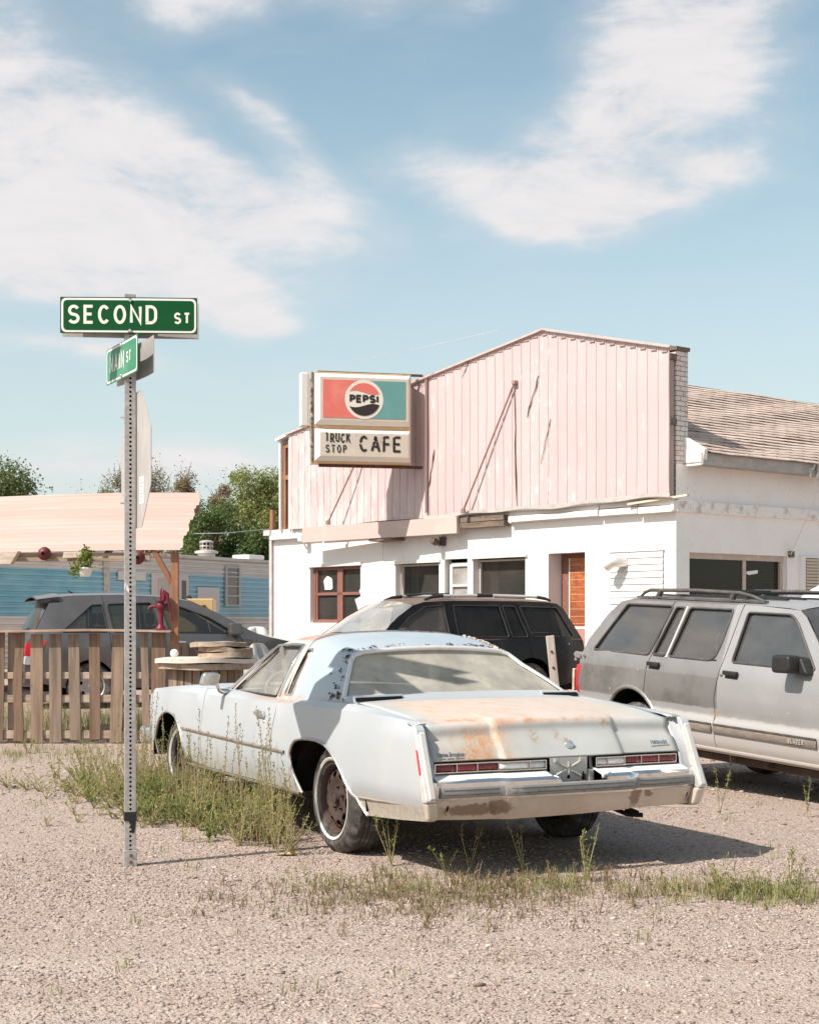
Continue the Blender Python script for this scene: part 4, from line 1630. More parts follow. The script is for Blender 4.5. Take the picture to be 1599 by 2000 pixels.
def dense(path, step=.12):
    out = []
    for i in range(len(path) - 1):
        a, b = path[i], path[i + 1]
        k = max(1, int(hypot(b[0] - a[0], b[1] - a[1]) / step))
        out += [(lerp(a[0], b[0], j / k), lerp(a[1], b[1], j / k)) for j in range(k)]
    return out + [path[-1]]


# ------------------------------------------------------------------ silver four-door wagon on the right
wag = thing('parked_wagon', 'silver grey four-door wagon', 'car', (2.6524, 13.4066, 0), radians(-151.04))
wag['label'] = 'silver grey four-door wagon with peeling clearcoat and black roof rack'
wag.rotation_euler = (radians(-2.3), 0, radians(-151.04))


def wagon_paint():
    n = NT('silver_paint_failing')
    x, y, z = n.xyz()
    f = n.noise(2.6, 6, .62)
    g = n.noise(11, 6, .65, loc=(3, 0, 0))
    c = n.mix(n.step(f, .36, .68), (.30, .294, .292), (.325, .318, .316))
    # dull brownish grey where the clear coat is gone: rear door and quarter, between the lower line and the glass
    zone = n.math('MULTIPLY', n.step(y, 1.005, .99), n.step(n.math('ADD', z, n.math('MULTIPLY', n.math('SUBTRACT', g, .5), .03)), .712, .728))
    patch = n.step(n.math('ADD', f, n.math('MULTIPLY', g, .35)), .72, .50)
    c = n.mix(n.math('MULTIPLY', zone, n.math('MULTIPLY_ADD', patch, .25, .72)), c, n.mix(n.step(z, .955, .975), (.128, .117, .107), (.185, .175, .167)))
    # pale blotches round the arch
    d = n.math('SQRT', n.math('ADD', n.math('POWER', n.math('ADD', y, .14), 2.), n.math('POWER', n.math('SUBTRACT', z, .60), 2.)))
    blot = n.math('MULTIPLY', n.step(n.math('ADD', d, n.math('MULTIPLY', n.math('SUBTRACT', g, .5), .35)), .37, .29), zone)
    c = n.mix(n.math('MULTIPLY', blot, .45), c, (.235, .222, .21))
    # front door hazed from the middle down
    hz = n.math('MULTIPLY', n.step(y, .99, 1.01), n.step(n.math('ADD', z, n.math('MULTIPLY', n.math('SUBTRACT', f, .5), .16)), .74, .66))
    c = n.mix(n.math('MULTIPLY', hz, .5), c, (.25, .232, .215))
    low = n.step(n.math('ADD', z, n.math('MULTIPLY', n.math('SUBTRACT', g, .5), .05)), .675, .655)
    c = n.mix(n.math('MULTIPLY', low, .85), c, (.47, .448, .428))
    c = n.mix(n.math('MULTIPLY', n.step(n.math('ADD', z, n.math('MULTIPLY', g, .12)), .52, .42), .45), c, (.36, .30, .245))
    # rust at the seam between the doors
    d2 = n.math('SQRT', n.math('ADD', n.math('POWER', n.math('SUBTRACT', y, .97), 2.), n.math('POWER', n.math('MULTIPLY', n.math('SUBTRACT', z, .675), 2.2), 2.)))
    c = n.mix(n.math('MULTIPLY', n.step(n.math('ADD', d2, n.math('MULTIPLY', g, .08)), .14, .05), .55), c, (.40, .25, .14))
    d3 = n.math('SQRT', n.math('ADD', n.math('POWER', n.math('SUBTRACT', y, -.38), 2.), n.math('POWER', n.math('SUBTRACT', z, 1.06), 2.)))
    c = n.mix(n.step(n.noise(20, 5), .70, .74), c, (.60, .57, .54))
    n.bsdf(c, n.math('MULTIPLY_ADD', f, .3, .28), .15, .5)
    return n.mat


WP = wagon_paint()
DKG = glass('dark_wagon_glass', (.085, .08, .075), .16, (.30, .28, .26), .03, 3.2, (3, 2.2, 5))
DARKTRIM = mat('dark_trim', (.07, .064, .06), .6, var=[(12, .45, .75, (.12, .11, .10))])
WSIDE = [(.36, .775), (.45, .828), (.60, .850), (.615, .849), (.655, .824), (.70, .832), (.80, .842), (.97, .835), (1.05, .815), (1.10, .795), (1.53, .665), (1.60, .60)]


def wag_x(y, z):
    w = lin(z, WSIDE)
    w -= .05 * sst(2.6, 3.4, y) + .03 * sst(-.5, -.95, y)
    w += - .008 * math.exp(-((z - .966) / .012)**2)
    return w


wl = lambda sg: (lambda y, z: (sg * wag_x(y, z), y, z))
AW = [(-.12 + .385 * cos(a), .40 + .41 * sin(a)) for a in np.linspace(radians(-8), radians(188), 22)]
AWF = [(2.60 + .385 * cos(a), .40 + .41 * sin(a)) for a in np.linspace(radians(-8), radians(188), 22)]
sil = AW[::-1][0:0]
sil = [(-.90, .44), (-.525, .40)] + AW[::-1] + [(.30, .375), (2.2, .375)] + AWF[::-1] + [(3.0, .40), (3.30, .42), (3.38, .60), (3.34, .86), (3.0, .905), (2.42, .955), (2.36, .985), (2.16, 1.13), (1.80, 1.475), (1.72, 1.522), (1.2, 1.545), (-.40, 1.545), (-.50, 1.525), (-.66, 1.40), (-.865, 1.175), (-.912, 1.035), (-.935, .80), (-.925, .60)]
CUTS = [((.036, .30), (.082, .99), (.244, 1.62)), ((.985, .30), (.965, .80), (1.10, 1.62)), ((2.16, .30), (2.13, .95), (2.0, 1.62))]
WIN = dict(quarter=[(-.731, 1.092), (-.395, 1.505), (.232, 1.507), (.072, 1.092)], pane=[(.123, 1.095), (.275, 1.500), (.395, 1.500), (.286, 1.095)],
           rear=[(.335, 1.095), (.455, 1.500), (.985, 1.502), (.945, 1.226), (.91, 1.125), (.86, 1.095)], front=[(1.118, 1.095), (1.165, 1.487), (1.641, 1.486), (1.727, 1.435), (2.03, 1.092)])


def cutline(c, off):
    return [(p[0] + off, p[1]) for p in c]


def strip_between(poly, c0, c1):
    """part of poly between two vertical cut polylines (either may be None)"""
    q = poly
    if c0 is not None:
        # polygon of the region right of c0
        q = poly_clip_polyline(q, c0, right=True)
    if c1 is not None:
        q = poly_clip_polyline(q, c1, right=False)
    return q


def poly_clip_polyline(poly, pl, right=True):
    """split a polygon by an upward polyline that crosses it once; keep larger-y side if right"""
    dn = resample_open(poly + [poly[0]], .02)
    side = lambda p: p[0] - lin(p[1], [(z, y) for y, z in pl])
    keep = [p for p in dn[:-1] if (side(p) > 0) == right]
    # order is kept; insert the cut line between the two gaps
    idx = [i for i, p in enumerate(dn[:-1]) if (side(p) > 0) == right]
    n = len(dn) - 1
    # find the start so that kept points are contiguous
    st = next(i for i in idx if ((i - 1) % n) not in set(idx))
    run = []
    s = set(idx)
    i = st
    while i in s:
        run.append(dn[i])
        i = (i + 1) % n
        if i == st:
            break
    z0, z1 = run[-1][1], run[0][1]
    k = 14
    zs_ = [lerp(z0, z1, j / k) for j in range(0, k + 1)]
    run += [(lin(z, [(b, a) for a, b in pl]), z) for z in zs_]
    return simplify(run)


def resample_open(pts, step):
    out = []
    for i in range(len(pts) - 1):
        a, b = pts[i], pts[i + 1]
        k = max(1, int(math.ceil(hypot(b[0] - a[0], b[1] - a[1]) / step)))
        out += [(lerp(a[0], b[0], j / k), lerp(a[1], b[1], j / k)) for j in range(k)]
    out.append(pts[-1])
    return out


def simplify(p):
    out = []
    for q in p:
        if not out or hypot(q[0] - out[-1][0], q[1] - out[-1][1]) > .004:
            out.append(q)
    while len(out) > 2 and hypot(out[0][0] - out[-1][0], out[0][1] - out[-1][1]) < .004:
        out.pop()
    res = []
    n = len(out)
    for i in range(n):
        a, b, c = out[i - 1], out[i], out[(i + 1) % n]
        ar = abs((b[0] - a[0]) * (c[1] - a[1]) - (b[1] - a[1]) * (c[0] - a[0]))
        if ar > 2e-6 or i % 4 == 0:
            res.append(b)
    return res


def body_sides(parent, sil, cuts, names, wins, lift, paint, glassm, sealm, step=.09, gap=.004, inset=.016, winmat=None):
    made = {}
    for sg in (-1, 1):
        L = lift(sg)
        for i, nm in enumerate(names):
            c0 = cutline(cuts[i - 1], gap) if i > 0 else None
            c1 = cutline(cuts[i], -gap) if i < len(cuts) else None
            reg = strip_between(sil, c0, c1)
            hs = []
            mine = []
            for wn_, poly in wins.items():
                c = (sum(p[0] for p in poly) / len(poly), sum(p[1] for p in poly) / len(poly))
                if inside(reg, *c):
                    hs.append(rounded(poly, .03, 3))
                    mine.append(poly)
            o = panel(nm, reg, hs, L, paint, parent, step, .05, .010)
            made[(sg, nm)] = o
            for poly in mine:
                def li(y, z, L=L, sg=sg):
                    p = L(y, z)
                    return (p[0] - sg * inset, p[1], p[2])
                g = panel('window', rounded(grow(poly, 1.03), .03, 3), [], li, glassm, o, .12, .08, 0, smooth=60)
                mb = MB()
                mb.tube([L(y, z) for y, z in rounded(poly, .03, 4)], .011, 6, closed=True)
                mb.build('window_seal', sealm, g, smooth=60)
    return made


parts = body_sides(wag, sil, CUTS, ['quarter_panel', 'rear_door', 'front_door', 'front_fender'], WIN, wl, WP, DKG, DARKTRIM, .045)
# pale pillar between the rear door panes
for sg in (-1, 1):
    mb = MB()
    L = wl(sg)
    mb.grid([[tuple(np.array(L(y + dy, z)) + np.array((sg * dx, 0, 0))) for dy, dx in ((-.004, 0), (.0, .008), (.022, .008), (.026, 0))] for y, z in [(lerp(.298, .408, t), lerp(1.085, 1.512, t)) for t in np.linspace(0, 1, 6)]])
    mb.build('door_pillar', mat('bright_pillar_%d' % sg, (.55, .53, .51), .4, .2), parts[(sg, 'rear_door')])
    mb = MB()
    mb.tube([L(y, z) for y, z in AW], .020, 8, flat=None)
    mb.build('arch_flare', WP, parts[(sg, 'quarter_panel')], smooth=60)
    mb = MB()
    mb.tube([L(y, z) for y, z in AWF], .020, 8)
    mb.build('arch_flare', WP, parts[(sg, 'front_fender')], smooth=60)
    for y0, y1, pn in ((.30, .955, 'rear_door'), (.98, 2.12, 'front_door'), (2.15, 2.20, 'front_fender')):
        mb = MB()
        rows = []
        for y in np.linspace(y0, y1, 8):
            x = wag_x(y, .56)
            rows.append([(sg * (x + dx), y, z) for dx, z in ((-.002, .592), (.012, .588), (.016, .575), (.016, .545), (.010, .532), (-.002, .530))])
        mb.grid(rows)
        mb.add(rows[0], [tuple(range(6))])
        mb.add(rows[-1], [tuple(range(6))])
        mm = mat('worn_moulding', (.17, .145, .125), .7, var=[(9, .45, .7, (.24, .20, .17), (1, 1, 5)), (26, .56, .66, (.34, .17, .09), (.6, .6, 2))]) if sg == -1 or y0 < .5 else bpy.data.materials.get('worn_moulding')
        mo = mb.build('side_moulding', mm, parts[(sg, pn)], smooth=35)
        mb = MB()
        mb.bar((sg * (wag_x(y0, .6) + .010), y0, .600), (sg * (wag_x(y1, .6) + .010), y1, .600), .006, .012)
        mb.build('moulding_edge', DARKTRIM, mo)
    for y0, y1, z0, pn in ((.113, .264, 1.018, 'rear_door'), (1.077, 1.236, 1.008, 'front_door')):
        mb = MB()
        x = wag_x(y0, z0)
        mb.bar((sg * (x + .022), y0, z0 + .006), (sg * (wag_x(y1, z0) + .022), y1, z0), .03, .034)
        mb.bar((sg * (x + .002), y0 + .01, z0 - .01), (sg * (x + .002), y1 - .01, z0 - .01), .02, .06)
        mb.build('door_handle', M['black_plastic'], parts[(sg, pn)], bevel=.008)
    mb = MB()
    mb.lathe([(0, .006), (.012, .006), (.018, .003), (.019, -.01)], 14, Matrix.Translation((sg * wag_x(1.035, .99), 1.035, .992)) @ Matrix.Rotation(sg * pi / 2, 4, 'Y'))
    mb.build('door_lock', M['chrome'], parts[(sg, 'front_door')], smooth=40)
    mb = MB()
    mb.prism(rounded([(1.76, 1.06), (1.95, 1.065), (1.95, 1.195), (1.76, 1.195)], .035, 4), sg * .85, sg * .985, lambda y, z, h: (h, y + (abs(h) - .85) * .0, z + .002))
    mb.prism([(1.86, 1.06), (2.03, 1.06), (1.96, 1.18), (1.88, 1.19)], sg * .775, sg * .88, lambda y, z, h: (h, y, z))
    mb.build('door_mirror', M['black_plastic'], parts[(sg, 'front_door')], bevel=.022, segs=3)
    mb = MB()
    for k, (yy, zz, w, h) in enumerate(((.865, 1.105, .07, .034),)):
        mb.box(sg * wag_x(yy, zz) - .004, sg * wag_x(yy, zz) + .006, yy, yy + w, zz - h, zz)
    mb.build('door_badge', M['black_plastic'], parts[(sg, 'rear_door')], bevel=.003)
# raised letters on the moulding of the visible side, reading from tail to nose
mb = MB()
lettering(mb, 'BLAZER', .036, .008, lambda u, v, e: (wag_x(2, .56) + .020 + e, 1.835 + u, .543 + v), .16, 0, .95)
mb.build('lettering', mat('letter_grey', (.34, .305, .27), .6), parts[(1, 'front_door')], solid=.004)
wfun = lambda y, z: wag_x(y, z) + .002
skin('roof', dense([(-.50, 1.525), (-.40, 1.545), (1.2, 1.545), (1.6, 1.535), (1.72, 1.522)]), wfun, WP, wag, .045, 3.0)
skin('windscreen', dense([(1.72, 1.522), (1.80, 1.475), (2.16, 1.13), (2.36, .985)])[::-1][::-1], wfun, DKG, wag, .05, 2.4, wk=.97)
skin('hood', dense([(2.36, .985), (2.42, .955), (3.0, .905), (3.34, .86)]), wfun, WP, wag, .035, 3)
skin('tailgate_window', dense([(-.912, 1.035), (-.865, 1.175), (-.66, 1.40), (-.50, 1.525)]), wfun, DKG, wag, .03, 2.6, wk=.95)
skin('tailgate', dense([(-.925, .60), (-.935, .80), (-.912, 1.035)]), wfun, WP, wag, .02, 3)
mb = MB()
mb.box(-.80, .80, -1.06, -.92, .46, .60)
mb.build('rear_bumper', M['old_chrome'], wag, bevel=.03)
mb = MB()
mb.box(-.80, .80, 3.34, 3.46, .42, .60)
mb.build('front_bumper', M['old_chrome'], wag, bevel=.03)
mb = MB()
mb.box(-.72, .72, 3.30, 3.36, .60, .84)
mb.build('grille', DARKTRIM, wag, bevel=.02)
for sg in (-1, 1):
    mb = MB()
    mb.prism([(-.885, .952), (-.955, .945), (-.962, .80), (-.955, .70), (-.90, .695), (-.925, .80)], 0, 1, lambda y, z, h: (sg * (wag_x(-.93, z) + .004 - .16 * h), y, z))
    mb.build('tail_light', M['lens_red'], wag, bevel=.008)
    mb = MB()
    mb.lathe([(0, .03), (.06, .02), (.085, 0)], 16, Matrix.Translation((sg * .58, 3.36, .72)) @ Matrix.Rotation(-pi / 2, 4, 'X'))
    mb.build('headlight', M['lens_clear'], wag, smooth=50)
    wheel(wag, sg * .69, -.12, .335, .340, .21, sg, white=False, rimR=.19, rim=M['galv'], holes=8)
    wheel(wag, sg * .69, 2.60, .335 + .108, .340, .21, sg, white=False, rimR=.19, rim=M['galv'], holes=8)
    for y0 in (-.12, 2.60):
        mb = MB()
        mb.grid([[(sg * .80, y0 + .40 * cos(a), .40 + .42 * sin(a)), (sg * .50, y0 + .40 * cos(a), .40 + .42 * sin(a))] for a in np.linspace(0, pi, 13)])
        mb.add([(sg * .50, y0 + .40 * cos(a), .40 + .42 * sin(a)) for a in np.linspace(0, pi, 13)], [tuple(range(13))])
        mb.build('wheel_housing', M['dark'], wag)
    # rocker lip and the frame rail behind it
    mb = MB()
    mb.grid([[(sg * (.800 + dx), y, z) for dx, z in ((-.002, .412), (.012, .404), (.010, .388), (-.02, .366), (-.05, .360))] for y in np.linspace(.28, 2.22, 12)])
    mb.build('sill', WP, wag, smooth=40)
    mb = MB()
    mb.box(sg * .50, sg * .60, -.6, 3.2, .27, .345)
    for yy in (.3, .95, 1.35, 1.9):
        mb.box(sg * .49, sg * .66, yy, yy + .06, .29, .355)
    mb.build('frame_rail', mat('frame_dirt_%d' % sg, (.085, .06, .048), .9, var=[(6, .4, .7, (.15, .11, .085))]), wag, bevel=.008)
    # roof rack
    RACK = bpy.data.materials.get('dusty_rack') or mat('dusty_rack', (.075, .068, .062), .7, var=[(9, .4, .7, (.12, .108, .098))])
    mb = MB()
    x = sg * .585
    mb.tube([(x, -.33, 1.575), (x, -.27, 1.612), (x, -.20, 1.632), (x, .4, 1.642), (x, .95, 1.634), (x, 1.10, 1.612), (x, 1.24, 1.574)], [.010, .014, .016, .016, .016, .014, .010], 8)
    for yy in (-.06, .88):
        mb.tube([(x, yy, 1.63), (x, yy - .03, 1.57)], [.022, .028], 8)
    mb.box(x - .022, x + .022, -.36, 1.26, 1.566, 1.580)
    mb.build('roof_rail', RACK, wag, smooth=60)
for yy in (.0, .82):
    mb = MB()
    mb.bar((-.585, yy, 1.634), (.585, yy, 1.634), .05, .022)
    mb.build('rack_crossbar', M['black_plastic'], wag, bevel=.006)
for x in np.linspace(-.36, .36, 5):
    mb = MB()
    mb.bar((x, -.30, 1.592), (x, 1.25, 1.592), .035, .012)
    mb.build('rack_slat', M['black_plastic'], wag)
mb = MB()
mb.box(-.62, .62, -.85, 3.3, .33, .42)
mb.box(-.70, .70, -.7, 2.2, .40, .46)
mb.build('chassis', M['dark'], wag)
for y, hw_ in ((1.25, .62), (.35, .62)):
    for sg in (-1, 1):
        mb = MB()
        mb.box(sg * .10, sg * .60, y - .22, y - .10, .60, 1.13)
        mb.box(sg * .10, sg * .60, y - .2, y + .30, .50, .66)
        mb.build('seat', M['grey_inside'], wag, bevel=.04)
# spare-wheel carrier arm bolted to the corner of the body
mb = MB()
mb.bar((wag_x(-.87, 1.02) - .01, -.80, 1.022), (wag_x(-.9, 1.02) + .005, -.985, 1.035), .022, .055)
mb.tube([(.80, -.985, 1.035), (.62, -1.08, 1.03), (.20, -1.12, 1.02)], .022, 8)
mb.tube([(.80, -.985, .99), (.62, -1.08, .985), (.20, -1.12, .975)], .016, 8)
ca = mb.build('carrier_arm', mat('arm_grey', (.24, .22, .20), .6, .2, var=[(20, .45, .7, (.34, .31, .28))]), wag, bevel=.004)
mb = MB()
mb.box(.30, .77, -1.075, -1.045, .62, .90)
mb.build('carrier_plate', mat('plate_dirt', (.62, .50, .38), .7, var=[(7, .45, .7, (.40, .27, .17))]), ca, bevel=.006)
mb = MB()
for yy in (-.84, -.90):
    mb.lathe([(0, .012), (.010, .012), (.012, 0)], 8, Matrix.Translation((wag_x(-.87, 1.02) + .012, yy, 1.028)) @ Matrix.Rotation(pi / 2, 4, 'Y'))
mb.build('carrier_bolts', M['chrome'], ca)
# ------------------------------------------------------------------ black four-door with silver roof rails, in front of the cafe
bk = thing('parked_suv', 'black four-door with tinted windows and silver roof rails parked against the white cafe wall', 'car', (1.361, 24.02, 0), radians(122.92))
BKP = mat('black_paint', (.007, .0065, .0065), .3, 0, .22, var=[(3, .5, .8, (.022, .020, .019))], coat=.12)
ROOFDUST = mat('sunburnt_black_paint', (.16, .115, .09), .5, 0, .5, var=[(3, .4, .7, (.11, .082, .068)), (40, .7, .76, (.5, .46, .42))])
BKG = glass('tinted_glass', (.05, .046, .043), .05, (.20, .18, .16), .03, .75, (2, 2, 4))
BKF = glass('front_side_glass', (.42, .40, .36), .12, (.40, .37, .33), .03, .9, (2, 2, 4))
WSG = glass('bright_windscreen', (.70, .72, .70), .30, (.55, .54, .52), .04, 2.2, (2, 2, 2))
ESIDE = [(.30, .82), (.45, .885), (.70, .915), (.95, .905), (1.10, .875), (1.14, .86), (1.62, .675), (1.70, .62)]
ex = lambda y, z: lin(z, ESIDE) - .10 * sst(3.0, 3.75, y) - .05 * sst(-.6, -1.05, y)
EA = [(0 + .42 * cos(a), .38 + .43 * sin(a)) for a in np.linspace(radians(-6), radians(186), 18)]
EF = [(2.89 + .42 * cos(a), .38 + .43 * sin(a)) for a in np.linspace(radians(-6), radians(186), 18)]
esil = [(-1.0, .45)] + EA[::-1] + [(.6, .34), (2.4, .34)] + EF[::-1] + [(3.6, .36), (3.74, .55), (3.70, .88), (3.45, .98), (2.80, 1.085), (2.68, 1.15), (2.30, 1.42), (1.98, 1.60), (1.80, 1.645), (1.3, 1.668), (0, 1.668), (-.45, 1.655), (-.66, 1.635), (-.78, 1.56), (-.97, 1.22), (-1.05, 1.05), (-1.07, .75)]
ECUT = [((-.20, .3), (.02, .9), (.14, 1.8)), ((1.35, .3), (1.40, 1.1), (1.42, 1.8)), ((2.55, .3), (2.55, 1.0), (2.50, 1.8))]
EW = dict(quarter=[(-.865, 1.125), (-.63, 1.57), (.075, 1.585), (-.04, 1.125)], small=[(.045, 1.125), (.165, 1.585), (.40, 1.59), (.335, 1.125)], rear=[(.40, 1.125), (.46, 1.592), (1.30, 1.595), (1.315, 1.125)],
          front=[(1.47, 1.125), (1.47, 1.592), (1.80, 1.575), (2.12, 1.41), (2.47, 1.14)])
el_ = lambda sg: (lambda y, z: (sg * ex(y, z), y, z))
ep = body_sides(bk, esil, ECUT, ['quarter_panel', 'rear_door', 'front_door', 'front_fender'], EW, el_, BKP, BKG, M['black_plastic'], .12)
for o in bk.children_recursive:
    if o.name.startswith('window') and 'seal' not in o.name and o.parent.name.startswith('front_door'):
        o.data.materials[0] = BKF
ew = lambda y, z: ex(y, z) + .003
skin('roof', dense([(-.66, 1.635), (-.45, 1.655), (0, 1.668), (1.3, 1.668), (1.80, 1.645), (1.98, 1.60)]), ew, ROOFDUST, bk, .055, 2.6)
skin('windscreen', dense([(1.98, 1.60), (2.30, 1.42), (2.68, 1.15)]), ew, WSG, bk, .07, 2.2, wk=.96)
skin('hood', dense([(2.68, 1.15), (2.80, 1.085), (3.45, .98), (3.70, .88)]), ew, BKP, bk, .05, 2.6)
skin('tailgate_window', dense([(-1.0, 1.16), (-.78, 1.56), (-.66, 1.635)]), ew, BKG, bk, .05, 2.6, wk=.94)
skin('tailgate', dense([(-1.07, .55), (-1.07, .75), (-1.05, 1.05), (-1.0, 1.16)]), ew, BKP, bk, .04, 2.6)
mb = MB()
mb.box(-.86, .86, -1.16, -1.02, .45, .66)
mb.build('rear_bumper', BKP, bk, bevel=.04)
mb = MB()
mb.box(-.80, .80, 3.62, 3.80, .40, .66)
mb.build('front_bumper', BKP, bk, bevel=.05)
for sg in (-1, 1):
    for yy in (0, 2.89):
        wheel(bk, sg * .78, yy, .36, .365, .23, sg, white=False, rimR=.21, rim=M['galv'], holes=5)
    mb = MB()
    x = sg * .56
    mb.tube([(x, 1.72, 1.680), (x, 1.58, 1.722), (x, 1.40, 1.742)], [.018, .026, .028], 8)
    mb.tube([(x, -.35, 1.735), (x, -.52, 1.712), (x, -.62, 1.682)], [.028, .026, .018], 8)
    mb.tube([(x, .50, 1.752), (x, .78, 1.752)], .031, 8)
    rb = mb.build('rail_ends', M['black_plastic'], bk, smooth=60)
    mb = MB()
    mb.tube([(x, 1.42, 1.742), (x, .60, 1.752), (x, -.36, 1.736)], .024, 8)
    mb.build('roof_rail', mat('silver_rail_%d' % sg, (.66, .66, .66), .3, .6), rb, smooth=60)
mb = MB()
mb.bar((-.56, 1.30, 1.775), (.56, 1.30, 1.775), .07, .018)
mb.tube([(-.56, 1.30, 1.75), (0, 1.31, 1.785), (.56, 1.30, 1.75)], .02, 6)
mb.build('rack_crossbar', M['black_plastic'], bk, bevel=.005)
mb = MB()
lettering(mb, '4x4', .052, .011, lambda u, v, e: (-ex(-.8, 1.0) - .006 - e, -.63 - u, .975 + v), .12, 0, 1.1)
mb.build('badge', M['chrome'], ep[(-1, 'quarter_panel')], fix=False, solid=.003)
mb = MB()
mb.bar((-ex(.2, 1.09) - .004, 1.36, 1.092), (-ex(-.9, 1.09) - .004, -1.02, 1.082), .012, .022)
mb.build('belt_moulding', mat('burnt_belt', (.13, .10, .085), .6), ep[(-1, 'quarter_panel')])
for sg in (-1, 1):
    mb = MB()
    mb.box(sg * .88, sg * 1.06, 2.28, 2.40, 1.11, 1.27)
    mb.build('door_mirror', M['black_plastic'], bk, bevel=.04)
    mb = MB()
    mb.prism([(-.78, 1.10), (-.92, 1.10), (-1.075, .98), (-1.08, .72), (-.98, .72)], 0, 1, lambda y, z, h: (sg * (ex(-.95, z) + .006 - .10 * h), y, z))
    mb.build('tail_light', M['lens_red'], bk, bevel=.01) if False else None
for y in (1.45, .55):
    for sg in (-1, 1):
        mb = MB()
        mb.prism(rounded([(y - .20, .62), (y + .35, .62), (y + .35, .74), (y - .05, .74), (y - .22, 1.22), (y - .36, 1.22)], .05, 3), sg * .12, sg * .66, lambda a, b, h: (h, a, b))
        mb.build('seat', M['grey_inside'], bk, bevel=.03)
mb = MB()
mb.box(-.70, .70, -.95, 3.5, .30, .42)
mb.build('chassis', M['dark'], bk)
mb = MB()
mb.bar((-.62, 2.66, 1.165), (.05, 2.52, 1.20), .015, .02)
mb.bar((.1, 2.66, 1.165), (.62, 2.50, 1.215), .015, .02)
mb.build('wiper', M['black_plastic'], bk)

# ------------------------------------------------------------------ grey crossover behind the fence
gy = thing('parked_crossover', 'mid grey hatchback wagon with a roof spoiler behind the picket fence', 'car', (-5.28, 24.7, 0), radians(-68))
gy.scale = (1.05, 1.05, 1.05)
GYP = mat('grey_metallic_paint', (.125, .118, .115), .3, .45, .5, var=[(3, .45, .75, (.155, .148, .142))], coat=.4)
GYG = glass('grey_car_glass', (.34, .36, .30), .05, (.3, .3, .27), .03, 1.6, (2, 2, 3))
GYR = glass('rear_wiper_glass', (.20, .20, .19), .10, (.42, .40, .38), .05, 1.6, (5, 5, 1))
GS = [(.30, .80), (.5, .875), (.75, .90), (1.0, .895), (1.06, .88), (1.58, .64), (1.68, .56)]
gx = lambda y, z: lin(z, GS) - .12 * sst(2.9, 3.75, y) - .08 * sst(-.45, -.95, y)
GA = [(0 + .36 * cos(a), .35 + .38 * sin(a)) for a in np.linspace(radians(-6), radians(186), 18)]
GF = [(2.75 + .36 * cos(a), .35 + .38 * sin(a)) for a in np.linspace(radians(-6), radians(186), 18)]
gsil = [(-.80, .40)] + GA[::-1] + [(.6, .30), (2.2, .30)] + GF[::-1] + [(3.45, .32), (3.62, .55), (3.56, .82), (3.3, .93), (2.72, 1.055), (2.55, 1.10), (2.0, 1.40), (1.55, 1.60), (1.2, 1.665), (.5, 1.695), (-.2, 1.680), (-.50, 1.650), (-.56, 1.60), (-.82, 1.10), (-.93, .98), (-.95, .60)]
GCUT = [((.34, .3), (.30, .9), (.20, 1.8)), ((1.10, .3), (1.12, 1.05), (.98, 1.8)), ((2.25, .3), (2.30, 1.0), (2.0, 1.8))]
GW = dict(quarter=[(-.42, 1.14), (.04, 1.535), (.195, 1.545), (.25, 1.14)], rear=[(.345, 1.14), (.275, 1.55), (.93, 1.575), (1.05, 1.135)], front=[(1.19, 1.13), (1.07, 1.572), (1.30, 1.545), (1.80, 1.355), (2.20, 1.115)])
gl_ = lambda sg: (lambda y, z: (sg * gx(y, z), y, z))
gp = body_sides(gy, gsil, GCUT, ['quarter_panel', 'rear_door', 'front_door', 'front_fender'], GW, gl_, GYP, GYG, M['black_plastic'], .12)
gw = lambda y, z: gx(y, z) + .003
skin('roof', dense([(-.50, 1.650), (-.2, 1.680), (.5, 1.695), (1.2, 1.665), (1.55, 1.60)]), gw, GYP, gy, .04, 2.6)
skin('windscreen', dense([(1.55, 1.60), (2.0, 1.40), (2.55, 1.10)]), gw, BKG, gy, .06, 2.2, wk=.93)
skin('hood', dense([(2.55, 1.10), (2.72, 1.055), (3.3, .93), (3.56, .82)]), gw, GYP, gy, .05, 2.6)
skin('rear_window', dense([(-.80, 1.13), (-.56, 1.60)]), gw, GYR, gy, .06, 2.4, wk=.90)
skin('tailgate', dense([(-.95, .60), (-.93, .98), (-.82, 1.10), (-.80, 1.13)]), gw, GYP, gy, .06, 2.4)
mb = MB()
mb.prism([(-.42, 1.70), (-.74, 1.655), (-.76, 1.63), (-.52, 1.61), (-.40, 1.655)], -.60, .60, lambda y, z, h: (h, y, z - .05 * (h / .6)**2))
mb.grid([[(x, -.42 - t * .33, 1.722 - .045 * t - .06 * (x / .64)**2 - dz) for x in np.linspace(-.64, .64, 13)] for t, dz in ((0, 0), (.5, 0), (1, 0), (1.02, .022), (.5, .05), (0, .06))])
mb.build('spoiler', GYP, gy, smooth=50)
mb = MB()
mb.bar((-.25, -.655, 1.625), (.25, -.655, 1.625), .02, .02)
mb.build('brake_light', M['lens_dull'], gy)
mb = MB()
mb.tube([(.0, -.885, 1.14), (.30, -.865, 1.165), (.52, -.85, 1.19)], [.025, .016, .010], 6)
mb.build('rear_wiper', M['black_plastic'], gy, smooth=50)
